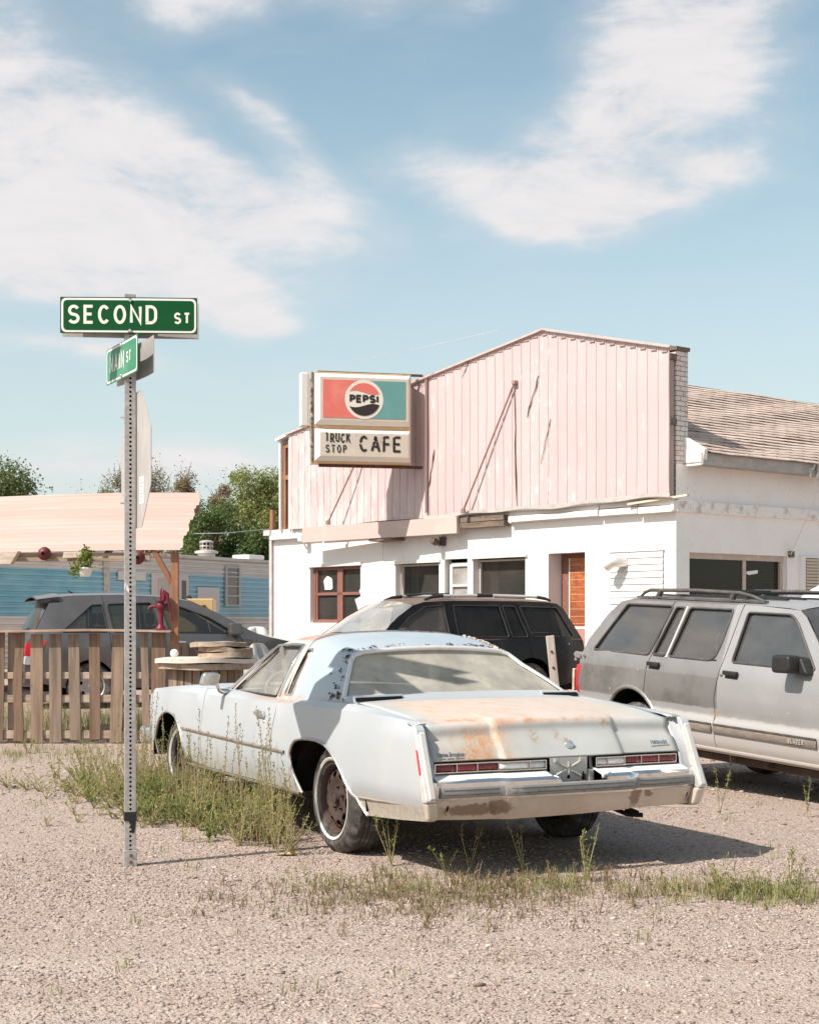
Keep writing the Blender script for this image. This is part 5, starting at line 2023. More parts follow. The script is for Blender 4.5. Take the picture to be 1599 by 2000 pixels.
for sg in (-1, 1):
    mb = MB()
    mb.prism(rounded([(-.62, 1.02), (-.94, .99), (-.965, .80), (-.90, .78), (-.70, .90)], .03, 3), 0, 1, lambda y, z, h: (sg * (gx(-.8, z) + .035 - .14 * h), y, z))
    mb.build('tail_light', M['lens_red'], gy, bevel=.01)
    mb = MB()
    mb.prism(rounded([(-.70, .80), (-.955, .79), (-.965, .66), (-.75, .66)], .03, 3), 0, 1, lambda y, z, h: (sg * (gx(-.8, z) + .032 - .14 * h), y, z))
    mb.build('reversing_light', M['lens_clear'], gy, bevel=.01)
    for yy in (0, 2.75):
        wheel(gy, sg * .76, yy, .335, .34, .21, sg, white=False, rimR=.205, rim=M['galv'], holes=6)
        mb = MB()
        mb.grid([[(sg * .84, yy + .37 * cos(a), .34 + .39 * sin(a)), (sg * .55, yy + .37 * cos(a), .34 + .39 * sin(a))] for a in np.linspace(0, pi, 13)])
        mb.add([(sg * .55, yy + .37 * cos(a), .34 + .39 * sin(a)) for a in np.linspace(0, pi, 13)], [tuple(range(13))])
        mb.build('wheel_housing', M['dark'], gy)
    mb = MB()
    mb.prism(rounded([(2.06, 1.09), (2.28, 1.10), (2.24, 1.27), (2.06, 1.27)], .04, 3), sg * .93, sg * 1.10, lambda y, z, h: (h, y, z))
    mb.box(sg * .86, sg * .95, 2.12, 2.22, 1.08, 1.14)
    mb.build('door_mirror', GYP, gy, bevel=.03)
    for y0, pn in ((.42, 'rear_door'), (1.22, 'front_door')):
        mb = MB()
        mb.bar((sg * (gx(y0, .98) + .018), y0, .99), (sg * (gx(y0, .98) + .018), y0 + .2, .985), .02, .03)
        mb.build('door_handle', M['chrome'], gp[(sg, pn)], bevel=.006)
mb = MB()
mb.tube([(0, -.12, 1.72), (0, -.20, 1.765)], [.02, .006], 6)
mb.build('aerial', M['black_plastic'], gy)
mb = MB()
mb.box(-.80, .80, -1.0, -.80, .34, .62)
mb.build('rear_bumper', GYP, gy, bevel=.05)
mb = MB()
mb.box(-.75, .75, 3.45, 3.66, .34, .62)
mb.build('front_bumper', GYP, gy, bevel=.05)
mb = MB()
mb.box(-.70, .70, -.8, 3.4, .26, .36)
mb.build('chassis', M['dark'], gy)
for y in (1.4, .5):
    for sg in (-1, 1):
        mb = MB()
        mb.prism(rounded([(y - .20, .62), (y + .35, .62), (y + .35, .74), (y - .05, .74), (y - .2, 1.22), (y - .3, 1.22)], .05, 3), sg * .12, sg * .62, lambda a, b, h: (h, a, b))
        mb.box(sg * .26, sg * .48, y - .30, y - .20, 1.24, 1.42)
        mb.build('seat', M['grey_inside'], gy, bevel=.03)
# ------------------------------------------------------------------ the cafe: white ground floor, pink sheet-metal front above, shingled hall behind
# local axes: x along the front to the far left, y out of the front towards the viewer, z up. KS carries surveyed sizes to full size.
KS = 1.12
caf = thing('cafe_building', 'white single storey cafe with tall pink corrugated false front and shingled side roof', 'building', (3.64 * KS, 21 * KS, 0), radians(129.04))


class CB(MB):
    def build(self, *a, **k):
        self.v = [(x * KS, y * KS, EYE + KS * (z - EYE)) for x, y, z in self.v]
        return MB.build(self, *a, **k)


GZ = EYE - EYE / KS - .02     # survey height that comes out just under the ground
WPT = mat('cafe_white_stucco', (.80, .775, .755), .75, spec=.2, var=[(1.6, .55, .8, (.74, .70, .675)), (26, .66, .76, (.68, .62, .57))], bump=(22, .006, .35))
WSD = mat('cafe_side_stucco', (.88, .86, .84), .8, spec=.2, var=[(1.4, .45, .75, (.83, .80, .77)), (24, .62, .76, (.56, .49, .44))], bump=(14, .01, .45))
WBR = None


def brick_white():
    n = NT('painted_brick')
    x, y, z = n.xyz()
    v = n.n('ShaderNodeCombineXYZ', {0: n.math('ADD', x, y), 1: z, 2: 0.})
    b = n.n('ShaderNodeTexBrick', {'Vector': v.outputs[0], 'Scale': 1., 'Mortar Size': .006, 'Brick Width': .205, 'Row Height': .0765, 'Mortar Smooth': .3, 'Color1': (.72, .67, .64, 1), 'Color2': (.64, .58, .545, 1), 'Mortar': (.30, .22, .18, 1)})
    f = n.noise(10, 6, .65)
    c = n.mix(n.step(f, .58, .70), b.outputs[0], (.47, .22, .15))
    c = n.mix(n.step(n.noise(30, 4), .60, .72), c, (.76, .72, .69))
    n.bsdf(c, .85, 0, .15, n.bump(n.math('SUBTRACT', 1., b.outputs['Fac']), .012, .8))
    return n.mat


WBR = brick_white()


def pink_metal():
    n = NT('faded_pink_sheet')
    x, y, z = n.xyz()
    f = n.noise(1.1, 6, .62, (1, 1, .35))
    g = n.noise(3.2, 7, .68, (2.2, 1, .55), loc=(3, 0, 1))
    c = n.mix(n.step(f, .36, .66), (.525, .412, .412), (.55, .44, .438))
    # paint chalked and flaked to primer: broad towards the far end and along the foot
    t = n.math('ADD', g, n.math('MULTIPLY', n.step(x, 4.5, 9.5), .10))
    t = n.math('ADD', t, n.math('MULTIPLY', n.step(z, 4.0, 3.3), .05))
    c = n.mix(n.math('MULTIPLY', n.step(t, .60, .66), .75), c, (.62, .555, .545))
    # one column of flaking right of the tall brace
    p = n.math('MULTIPLY', n.step(n.math('ABSOLUTE', n.math('SUBTRACT', x, 2.75)), .42, .1), n.step(n.noise(5, 6, .7, (2.5, 1, .7)), .55, .61))
    c = n.mix(n.math('MULTIPLY', p, .8), c, (.66, .60, .585))
    c = n.mix(n.math('MULTIPLY', n.step(n.noise(1., 5, .6, (14, 1, .5)), .55, .72), .25), c, (.58, .40, .36))
    c = n.mix(n.step(n.noise(70, 3), .72, .76), c, (.40, .25, .2))
    n.bsdf(c, .55, 0, .35)
    return n.mat


PINK = pink_metal()
FASC = mat('dusty_pink_board', (.53, .415, .38), .7, var=[(2.5, .45, .7, (.57, .455, .41)), (30, .66, .76, (.36, .24, .2))])
OLDW = mat('old_grey_wood', (.20, .15, .115), .9, var=[(2, .4, .7, (.11, .08, .06), (1, 8, 12)), (9, .55, .8, (.36, .29, .23))], bump=(12, .01, .5, (1, 6, 6)))
TRIMW = mat('peeling_white_trim', (.78, .74, .705), .7, var=[(5, .5, .72, (.62, .54, .47), (.5, 3, 3)), (36, .62, .72, (.34, .25, .19))])
BROWN = mat('brown_window_frame', (.235, .105, .082), .6, var=[(12, .5, .8, (.32, .17, .13))])
MASK = mat('plaster_inside', (.45, .40, .35), .9)

# --- ground floor front wall with real openings
OPEN = dict(w1=(7.12, 8.62, 1.33, 2.325), w2=(5.02, 6.15, 1.05, 2.32), pane=(4.32, 4.88, 1.05, 2.36), w3=(2.99, 4.19, 1.05, 2.345), door=(1.73, 2.49, GZ, 2.372))
ZT = 2.86
xs_ = sorted(set([0, 9.78] + [v for o in OPEN.values() for v in o[:2]]))
zs_ = sorted(set([GZ, ZT] + [v for o in OPEN.values() for v in o[2:]]))
mb = CB()
for i in range(len(xs_) - 1):
    for j in range(len(zs_) - 1):
        cx, cz = (xs_[i] + xs_[i + 1]) / 2, (zs_[j] + zs_[j + 1]) / 2
        if any(o[0] < cx < o[1] and o[2] < cz < o[3] for o in OPEN.values()):
            continue
        mb.add([(xs_[i], 0, zs_[j]), (xs_[i + 1], 0, zs_[j]), (xs_[i + 1], 0, zs_[j + 1]), (xs_[i], 0, zs_[j + 1])], [(0, 1, 2, 3)])
for o in OPEN.values():
    x0, x1, z0, z1 = o
    d = -.15 if o is not OPEN['door'] else -.30
    if o is OPEN['w1']:
        d = -.10
    mb.add([(x0, 0, z0), (x0, d, z0), (x0, d, z1), (x0, 0, z1)], [(0, 1, 2, 3)])
    mb.add([(x1, 0, z0), (x1, d, z0), (x1, d, z1), (x1, 0, z1)], [(0, 1, 2, 3)])
    mb.add([(x0, 0, z1), (x0, d, z1), (x1, d, z1), (x1, 0, z1)], [(0, 1, 2, 3)])
    mb.add([(x0, 0, z0), (x0, d, z0), (x1, d, z0), (x1, 0, z0)], [(0, 1, 2, 3)])
# far side wall, and the short returns that make it a solid
mb.add([(9.78, 0, GZ), (9.78, -5, GZ), (9.78, -5, 2.99), (9.78, 0, 2.99)], [(0, 1, 2, 3)])
mb.build('wall', WPT, caf)
# --- right side wall with its one wide window
mb = CB()
SW = (-2.44, -.275, 1.2, 2.316)
ys_ = [0, SW[1], SW[0], -9.0]
for i in range(3):
    for z0, z1 in ((GZ, SW[2]), (SW[2], SW[3]), (SW[3], 3.52)):
        if i == 1 and z0 == SW[2]:
            continue
        mb.add([(0, ys_[i], z0), (0, ys_[i + 1], z0), (0, ys_[i + 1], z1), (0, ys_[i], z1)], [(0, 1, 2, 3)])
for a in (0, 1):
    mb.add([(0, SW[a], SW[2]), (.22, SW[a], SW[2]), (.22, SW[a], SW[3]), (0, SW[a], SW[3])], [(0, 1, 2, 3)])
for z in SW[2:]:
    mb.add([(0, SW[0], z), (.22, SW[0], z), (.22, SW[1], z), (0, SW[1], z)], [(0, 1, 2, 3)])
mb.build('side_wall', WSD, caf)
# dark room behind the windows
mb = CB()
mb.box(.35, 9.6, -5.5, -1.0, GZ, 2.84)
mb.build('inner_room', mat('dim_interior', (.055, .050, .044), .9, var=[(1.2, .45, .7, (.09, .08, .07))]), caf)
GLW = glass('cafe_window_glass', (.22, .205, .18), .12, (.33, .29, .25), .03, 1.2, (1.5, 1.5, 1.5))
GLP = glass('papered_pane', (.8, .78, .75), .45, (.66, .61, .57), .08, 1.2, (3, 3, 3))


def win(name, x0, x1, z0, z1, d, gm, frame, bars=(), w=.045):
    mb = CB()
    mb.add([(x0, d, z0), (x1, d, z0), (x1, d, z1), (x0, d, z1)], [(0, 1, 2, 3)])
    g = mb.build(name, gm, caf)
    mb = CB()
    for a, b in (((x0, z0), (x1, z0)), ((x0, z1), (x1, z1)), ((x0, z0), (x0, z1)), ((x1, z0), (x1, z1))):
        e = (1 if a[0] == b[0] else 0)
        mb.bar((a[0], d + .012, a[1]), (b[0], d + .012, b[1]), .04 + .002 * e, w)
    for a, b, ww in bars:
        mb.bar((a[0], d + .016, a[1]), (b[0], d + .016, b[1]), .045, ww)
    mb.build('window_frame', frame, g, bevel=.004)
    return g


# far-left sash window in brown frames, partly bricked over by a white panel
g1 = win('window', 7.17, 8.58, 1.36, 2.30, -.10, GLW, BROWN, [((7.80, 1.36), (7.80, 2.30), .16), ((7.17, 1.845), (8.58, 1.845), .05), ((8.50, 1.36), (8.50, 2.3), .05)], .06)
mb = CB()
mb.prism([(8.28, 1.92), (8.32, 2.08), (8.26, 2.14), (8.20, 2.165), (8.12, 2.14), (8.06, 2.10), (8.05, 1.94), (8.10, 1.92)], 0, .004, lambda a, b, h: (a, -.088 + h, b))
mb.build('paper_patch', M['white_paint'], g1)
mb = CB()
mb.prism([(7.12, 2.10), (7.19, 2.07), (7.16, 1.98), (7.24, 1.88), (7.16, 1.80), (7.36, 1.74), (7.30, 1.62), (7.26, 1.54), (7.18, 1.46), (7.12, 1.40)], 0, .006, lambda a, b, h: (a, -.066 + h, b))
mb.build('torn_white_sheet', M['white_paint'], g1)
win('window', 5.02, 6.14, 1.05, 2.29, -.14, GLW, mat('slim_frame', (.50, .45, .41), .6), [((6.09, 1.05), (6.09, 2.28), .03)], .03)
win('window', 4.33, 4.80, 1.05, 2.27, -.10, GLP, M['white_paint'], [((4.33, 1.93), (4.8, 1.93), .03)], .06)
win('window', 2.99, 4.19, 1.05, 2.31, -.14, GLW, mat('slim_frame_b', (.52, .47, .43), .6), [((4.14, 1.05), (4.14, 2.29), .03)], .03)
# pale drapes just inside
for x0, x1, cut in ((5.03, 5.16, 1), (2.99, 3.14, 1), (3.84, 4.02, 0), (5.80, 5.98, 0)):
    mb = CB()
    mb.grid([[(lerp(x0, x1, t) + (.12 * sst(2.3, 1.5, z) * (-1 if x1 < 5.2 and x0 > 5 else 1)) * 0, -.22 + .015 * sin(t * 40), z) for t in np.linspace(0, 1, 12)] for z in np.linspace(1.0, 2.3, 5)])
    mb.build('curtain', mat('drape_%.2f' % x0, (.55, .50, .45), .9), caf, smooth=60)
# white heads over the windows and a sill line
for x0, x1, z in ((4.98, 6.19, 2.335), (2.94, 4.22, 2.36), (7.08, 8.66, 2.345)):
    mb = CB()
    mb.box(x0, x1, -.02, .035, z - .02, z + .035)
    mb.build('window_head', TRIMW, caf, bevel=.006)
# door in its deep reveal: varnished planks
mb = CB()
mb.box(1.60, 2.49, -.30, -.27, GZ, 2.372)
dj = mb.build('door_frame', BROWN, caf)
mb = CB()
mb.box(1.62, 2.285, -.27, -.25, 1.29, 2.30)
dm = NT('varnished_planks')
x, y, z = dm.xyz()
pl = dm.math('FRACT', dm.math('DIVIDE', dm.math('SUBTRACT', z, .1), .122))
fg = dm.noise(6, 7, .7, (1.3, 1, 3.2), dist=.6)
c = dm.mix(dm.step(fg, .38, .66), (.26, .070, .026), (.52, .165, .045))
c = dm.mix(dm.math('MULTIPLY', dm.step(dm.math('ADD', z, dm.math('MULTIPLY', fg, .5)), 2.55, 2.75), .6), c, (.62, .24, .06))
c = dm.mix(dm.math('MULTIPLY', dm.step(z, 1.95, 1.4), .55), c, (.27, .075, .035))
c = dm.mix(dm.step(dm.math('ABSOLUTE', dm.math('SUBTRACT', pl, .5)), .455, .485), c, (.60, .36, .26))
dm.bsdf(c, .4, 0, .5)
dd = mb.build('door', dm.mat, caf)
mb = CB()
mb.box(1.62, 2.29, -.272, -.245, 1.245, 1.285)
mb.box(2.288, 2.306, -.272, -.245, GZ, 2.30)
mb.build('door_beading', M['white_paint'], dd)
mb = CB()
mb.box(1.62, 2.285, -.272, -.25, GZ, 1.24)
mb.build('kick_panel', mat('pink_kick_panel', (.50, .25, .20), .6), dd)
# battens on the stuccoed wall and clapboards by the corner
for xx in (5.95, 5.5, 4.93, 4.58, 3.72, 3.27, 2.83, 6.5, 2.6):
    mb = CB()
    mb.box(xx - .012, xx + .012, -.01, .007, 2.39, 2.86)
    mb.build('wall_batten', WPT, caf)
mb = CB()
for i in range(14):
    z = 2.345 - .092 * (i + 1)
    mb.add([(.22, .030, z), (1.22, .030, z), (1.22, .012, z + .092), (.22, .012, z + .092)], [(0, 1, 2, 3)])
    mb.add([(.22, .030, z), (1.22, .030, z), (1.22, .008, z), (.22, .008, z)], [(0, 1, 2, 3)])
mb.box(.20, 1.24, .005, .034, 2.343, 2.356)
mb.build('clapboards', M['white_paint'], caf)
# tin elbow of a vent
mb = CB()
mb.tube([(.93, .0, 2.19), (.95, .11, 2.20), (1.02, .20, 2.19), (1.10, .235, 2.12)], [.075, .08, .08, .075], 12, cap=False)
mb.tube([(1.10, .235, 2.12), (1.105, .238, 2.112)], [.075, .072], 12)
mb.build('vent_pipe', mat('tin_pipe', (.66, .62, .58), .35, .6, var=[(14, .45, .7, (.74, .71, .68))]), caf, smooth=40)
# --- ledge courses round both fronts
mb = CB()
rr = random.Random(11)
for zz0, zz1, yo in ((2.965, 3.045, .09), (2.865, 2.952, .11)):
    for a, b in ((-.02, .60), (.62, 1.35), (1.37, 3.25), (4.2, 6.2), (6.22, 8.2), (8.25, 9.78)):
        dz = rr.uniform(-.008, .008)
        mb.box(a, b, -.05, yo + rr.uniform(-.006, .006), zz0 + dz, zz1 + dz)
mb.box(-.02, 9.8, -.05, .05, 2.86, 3.05)
mb.build('ledge', TRIMW, caf, bevel=.005)
mb = CB()
for a, b in ((.04, -1.02), (-1.04, -2.28), (-2.33, -3.75), (-3.78, -5.4)):
    mb.box(-.055, .02, b, a, 2.865 + rr.uniform(-.006, .006), 3.02 + rr.uniform(-.006, .006))
mb.box(-.045, .02, -9, .1, 2.878, 3.008)
sl = mb.build('side_ledge', mat('side_ledge_paint', (.85, .82, .79), .75, var=[(5, .5, .74, (.52, .44, .38)), (36, .62, .72, (.36, .27, .21))]), caf, bevel=.004)
mb = CB()
mb.bar((.75, .14, 3.0), (-.30, .10, 3.065), .05, .03)
mb.build('loose_batten', mat('loose_batten_wood', (.62, .52, .42), .7), caf)
# --- pink sheet front: ribbed, standing off the brick
def top(x):
    return 5.678 - (x - 2.417) * .139 if x > 2.417 else 5.678 - (2.417 - x) * .241


mb = CB()
rows_b, rows_t = [], []
rib = .195
x = -.012
px = []
while x < 9.06:
    px += [(x, .150), (x + .005, .160), (x + .017, .160), (x + .022, .150)]
    px += [(x + .022 + rib * .42, .152)]
    x += rib
px = [p for p in px if p[0] <= 9.06] + [(9.06, .15)]
bot = lambda x: 3.075 - .006 * x + .012 * sin(x * 2.2)
nz = 10
mb.grid([[(x, y + .004 * sin(x * 1.1 + k), lerp(bot(x), top(x) - .01, k / nz)) for x, y in px] for k in range(nz + 1)])
mb.build('sheet_front', PINK, caf, solid=.004)
mb = CB()
for a, b in (((-.06, .155, top(-.06) + .012), (2.417, .155, 5.690)), ((2.417, .155, 5.690), (9.12, .155, top(9.12) + .012)),):
    mb.bar(a, b, .10, .030)
mb.build('front_capping', mat('pink_capping', (.62, .46, .42), .5, .2, var=[(9, .5, .75, (.40, .26, .21))]), caf)
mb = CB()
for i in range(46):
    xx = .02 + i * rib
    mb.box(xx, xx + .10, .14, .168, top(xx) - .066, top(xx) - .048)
mb.build('rib_closers', mat('closer_dusky_pink', (.42, .30, .27), .7), caf)  # closers in a darker pink than the sheets
# rust-lined gashes and dents in the sheets
mb = CB()
for a, b, w in (((3.05, 4.99), (3.00, 3.10), .022), ((2.52, 5.02), (2.78, 4.42), .020), ((2.28, 4.35), (2.48, 3.7), .014), ((4.93, 4.13), (5.18, 3.12), .020), ((4.1, 5.44), (4.25, 5.2), .012)):
    pts = [(lerp(a[0], b[0], t) + rr.uniform(-.012, .012), .170, lerp(a[1], b[1], t)) for t in np.linspace(0, 1, 9)]
    mb.tube(pts, [w * .25] + [w * rr.uniform(.25, .6) for _ in range(7)] + [w * .2], 4)
mb.build('sheet_gashes', mat('gash_rust', (.16, .085, .06), .8), caf)
# foot flashing of the sheets, torn and bright
mb = CB()
mb.grid([[(x, .10 + dy, bot(x) + dz) for dy, dz in ((.09, .035), (.085, -.02 + .015 * sin(x * 5)), (.02, -.035), (-.05, -.03))] for x in np.linspace(-.05, 5.2, 40)])
mb.build('flashing', mat('torn_flashing', (.68, .65, .62), .45, .4, var=[(5, .4, .7, (.56, .50, .45))]), caf, smooth=50)
# brick parapet behind the sheet, its framing showing at the corner
mb = CB()
mb.box(0, .25, -.245, -.002, 3.52, 5.07)
mb.prism([(0, 5.07), (0, 3.05), (9.5, 3.05), (9.5, top(9.5) - .12), (2.417, 5.56), (0.25, 5.10)], -.245, -.02, lambda a, b, h: (a + .001, h, b))
mb.build('parapet', WBR, caf)
mb = CB()
mb.box(-.03, .30, -.26, .02, 5.072, 5.125)
mb.build('coping', OLDW, caf, bevel=.006)
for z in (4.05, 4.93):
    mb = CB()
    mb.box(-.02, .10, .0, .14, z, z + .085)
    mb.build('nailer_block', OLDW, caf, bevel=.006)
mb = CB()
mb.box(.015, .055, .03, .13, 3.05, 5.0)
mb.build('corner_stud', mat('stud_pink_grey', (.42, .32, .28), .8), caf)
# open framing at the far end
mb = CB()
ft = top(9.4)
mb.box(9.36, 9.41, -.30, .14, 3.02, ft)
mb.box(9.08, 9.12, -.30, .13, 3.02, ft + .03)
mb.build('end_frame', TRIMW, caf, bevel=.004)
mb = CB()
mb.box(9.28, 9.35, -.02, .08, 3.0, ft - .16)
mb.box(9.14, 9.20, -.02, .08, 3.0, ft - .10)
mb.box(9.12, 9.36, -.02, .085, 3.95, 4.03)
mb.box(9.12, 9.36, -.02, .085, ft - .17, ft - .10)
mb.build('end_studs', M['wood_red'], caf)
mb = CB()
mb.bar((9.05, .02, ft + .06), (9.46, .02, ft - .02), .34, .05)
mb.build('end_cap_board', TRIMW, caf)
mb = CB()
mb.box(9.20, 9.28, -.04, -.03, 3.0, ft - .1)
mb.build('end_backing', mat('end_pale_board', (.70, .58, .52), .8), caf)
# downpipe at the far corner
mb = CB()
mb.box(9.80, 9.88, -.05, .04, GZ, 3.0)
mb.box(9.74, 9.96, -.10, .12, 2.95, 3.05)
mb.build('downpipe', mat('downpipe_grey', (.50, .45, .42), .6, var=[(8, .4, .7, (.60, .55, .51))]), caf)
# --- fascia board, the raw timber beside it, braces
mb = CB()
mb.add([(8.27, .42, 2.748), (4.33, .22, 2.748), (4.33, .22, 3.015), (8.27, .42, 3.015), (8.27, .36, 2.748), (4.33, .16, 2.748), (4.33, .16, 3.015), (8.27, .36, 3.015)],
       [(0, 1, 2, 3), (4, 7, 6, 5), (0, 4, 5, 1), (1, 5, 6, 2), (2, 6, 7, 3), (3, 7, 4, 0)])
fb_ = mb.build('fascia_board', FASC, caf, bevel=.004)
mb = CB()
mb.box(3.30, 4.34, .03, .16, 2.82, 2.905)
mb.build('bare_beam', OLDW, caf, bevel=.006)
mb = CB()
mb.box(3.32, 4.34, .03, .15, 2.915, 2.99)
mb.build('bare_beam', OLDW, caf, bevel=.006)
mb = CB()
mb.box(5.9, 6.5, .0, .30, 2.70, 2.745)
mb.build('bare_beam', OLDW, caf, bevel=.006)
mb = CB()
mb.tube([(9.0, .03, 3.02), (8.75, .16, 2.86), (8.62, .16, 2.86)], .022, 6)
mb.box(8.60, 8.72, .10, .20, 2.80, 2.90)
mb.build('broken_bracket', TRIMW, caf)
BRM = mat('brace_rust_pink', (.40, .25, .22), .6, .3, var=[(10, .45, .7, (.27, .14, .11))])
for a, b in (((3.02, .19, 4.985), (4.13, .26, 3.09)), ((6.5, .19, 4.70), (7.55, .38, 3.075))):
    mb = CB()
    mb.tube([a, b], .015, 8)
    mb.tube([(b[0], b[1], b[2] - .04), (b[0], b[1], b[2] + .03)], .04, 6)
    mb.box(a[0] - .03, a[0] + .04, .16, .22, a[2] - .035, a[2] + .015)
    mb.build('brace_rod', BRM, caf)
mb = CB()
mb.lathe([(0, .09), (.055, .085), (.06, 0), (.035, -.02), (.03, -.09)], 12, Matrix.Translation((4.93, .14, 2.63)) @ Matrix.Rotation(radians(-70), 4, 'X'))
mb.box(4.84, 4.95, .0, .06, 2.58, 2.72)
mb.build('floodlight', mat('lamp_dark', (.10, .07, .06), .5), caf, smooth=40)
# --- side: eaves gutter, soffit, shingled roof
mb = CB()
mb.box(-.34, -.30, -9, -.16, 3.49, 3.655)
mb.box(-.30, .06, -9, -.16, 3.515, 3.54)
mb.build('gutter', mat('gutter_grey', (.37, .35, .325), .5, .3, var=[(4, .42, .7, (.48, .44, .40), (1, 1, 2)), (26, .62, .74, (.62, .55, .48))]), caf, bevel=.006)
mb = CB()
mb.prism([(-.36, 3.70), (.05, 3.93), (.05, 3.49), (-.33, 3.49)], -.235, -.165, lambda a, b, h: (a, h, b))
mb.build('barge_end', M['white_paint'], caf)


def shingle_mat():
    n = NT('asphalt_shingles')
    x, y, z = n.xyz()
    u = n.math('MULTIPLY', y, 1.)
    v = n.math('MULTIPLY', x, 1.13)
    wv = n.math('ADD', v, n.math('MULTIPLY', n.math('SUBTRACT', n.noise(1.1, 4), .5), .07))
    cv = n.n('ShaderNodeCombineXYZ', {0: u, 1: wv, 2: 0.})
    b = n.n('ShaderNodeTexBrick', {'Vector': cv.outputs[0], 'Scale': 1., 'Mortar Size': .011, 'Brick Width': .34, 'Row Height': .155, 'Mortar Smooth': .05, 'Bias': 0., 'Color1': (.60, .475, .405, 1), 'Color2': (.50, .39, .33, 1), 'Mortar': (.17, .125, .10, 1)})
    f = n.noise(3, 6, .65)
    c = n.mix(n.step(f, .45, .72), b.outputs[0], (.50, .40, .34))
    c = n.mix(n.math('MULTIPLY', n.step(n.noise(90, 3), .4, .7), .35), c, (.66, .55, .48))
    n.bsdf(c, .95, 0, .1, n.bump(n.math('SUBTRACT', n.noise(14, 4), b.outputs['Fac']), .015, .6))
    return n.mat


mb = CB()
SL = .535
n_ = 26
for i in range(n_):
    x0, x1 = -.40 + i * .11, -.40 + (i + 1) * .11
    z0 = 3.655 + (x0 + .40) * SL
    z1 = 3.655 + (x1 + .40) * SL
    nn = 44
    ra, rb_ = [], []
    for k in range(nn + 1):
        yy = lerp(-.25, -9.2, k / nn)
        j = rr.uniform(-.004, .006)
        sag = .008 * sin(yy * .9) + .006 * sin(yy * 2.3 + i)
        ra.append((x0, yy, z0 + .012 + j + sag))
        rb_.append((x1 + .012, yy, z1 + .001 + sag))
    mb.grid([ra, rb_])
    mb.grid([[(p[0], p[1], p[2] - .012) for p in ra], ra])
xr, zr_ = -.40 + n_ * .11, 3.655 + n_ * .11 * SL
mb.add([(xr, -.25, zr_), (xr, -9.2, zr_), (xr + 4, -9.2, zr_ - 2.1), (xr + 4, -.25, zr_ - 2.1)], [(0, 1, 2, 3)])
mb.build('roof', shingle_mat(), caf)
# side window: dark glass, white head, blinds, bracket
mb = CB()
mb.add([(.12, -2.44, 1.2), (.12, -.27, 1.2), (.12, -.27, 2.24), (.12, -2.44, 2.24)], [(0, 1, 2, 3)])
sg_ = mb.build('side_window', glass('side_window_glass', (.20, .20, .175), .04, (.30, .29, .26), .02, .8, (1, 1, 1)), caf)
mb = CB()
mb.box(.07, .14, -2.44, -.27, 2.235, 2.318)
mb.box(.08, .14, -2.44, -2.38, 1.2, 2.24)
mb.box(.10, .14, -1.62, -1.55, 1.2, 2.24)
mb.build('window_frame', mat('greyed_frame', (.50, .42, .37), .7, var=[(9, .45, .7, (.60, .53, .48))]), sg_)
mb = CB()
for i in range(24):
    z = 1.2 + i * .043
    mb.box(.20, .235, -2.38, -1.60, z, z + .004)
mb.build('window_blind', mat('blind_slat', (.26, .25, .22), .7), sg_)
mb = CB()
mb.prism(rounded([(-1.76, 2.12), (-1.60, 2.04), (-1.60, 2.10), (-1.72, 2.16)], .02, 3) if False else rounded([(-1.90, 2.105), (-1.64, 2.08), (-1.635, 2.045), (-1.70, 2.03), (-1.89, 2.055)], .015, 3), .105, .112, lambda a, b, h: (h, a, b))
mb.build('paper_strip', M['white_paint'], sg_)
# shuttered vent beside it
mb = CB()
mb.box(-.05, .0, -3.7, -2.72, 1.0, 2.33)
sh = mb.build('shutter_box', M['white_paint'], caf, bevel=.006)
mb = CB()
for y0, y1 in ((-3.12, -2.82), (-3.52, -3.20)):
    for i in range(26):
        z = 1.1 + i * .046
        mb.add([(-.066, y0, z), (-.066, y1, z), (-.054, y1, z + .036), (-.054, y0, z + .036)], [(0, 1, 2, 3)])
mb.build('louvre', mat('louvre_cream', (.60, .50, .39), .7), sh, solid=.006)
mb = CB()
for y0, y1 in ((-3.12, -2.82), (-3.52, -3.20)):
    mb.box(-.054, -.051, y0, y1, 1.08, 2.30)
mb.build('louvre_gap', mat('louvre_dark', (.16, .11, .08), .9), sh)
# knot of old fairy lights and cable hanging from the gutter
mb = CB()
r2 = random.Random(4)
c0 = Vector((-.37, -2.68, 3.64))
for k in range(9):
    p = c0 + Vector((r2.uniform(-.02, .02), r2.uniform(-.30, .25), r2.uniform(-.05, .03)))
    pts = [c0]
    for j in range(5):
        pts.append(pts[-1] + Vector((r2.uniform(-.02, .01), r2.uniform(-.09, .07), r2.uniform(-.09, .03))))
    mb.tube(pts, .006, 4)
    mb.tube([pts[-1], pts[-1] - Vector((0, 0, .05))], [.014, .006], 5)
mb.tube([c0, c0 + Vector((.02, .05, -.5)), c0 + Vector((.30, .25, -1.3)), (-.03, -2.45, 2.36)], .007, 5)
mb.tube([c0 + Vector((0, 0, -.1)), c0 + Vector((-.03, -.22, -.75))], .012, 5)
mb.build('string_lights', mat('light_cable_white', (.72, .68, .62), .6), caf)
mb = CB()
mb.box(-.05, .0, -2.55, -2.46, 2.30, 2.39)
mb.build('cable_hook', OLDW, caf)

# ------------------------------------------------------------------ the hanging cafe sign: cola panel above, letters below
sgn = thing('cafe_sign', 'double sided box sign with red, white and teal cola panel above TRUCK STOP CAFE', 'sign', (0, 0, 0))
SX = Vector((.976, .216, 0)).normalized()
SN = Vector((SX.y, -SX.x, 0))
# right hand upper corner of the cabinet, full size
S0 = Vector((.045 * KS, 25.24 * KS, 0)) * .982
sgn.location = (S0.x, S0.y, 0)
sgn.rotation_euler = (0, 0, atan2(SX.y, SX.x))
# local: x to the right along the face (cabinet spans -1.63..0), -y towards the viewer, z up; survey sizes scaled by KS


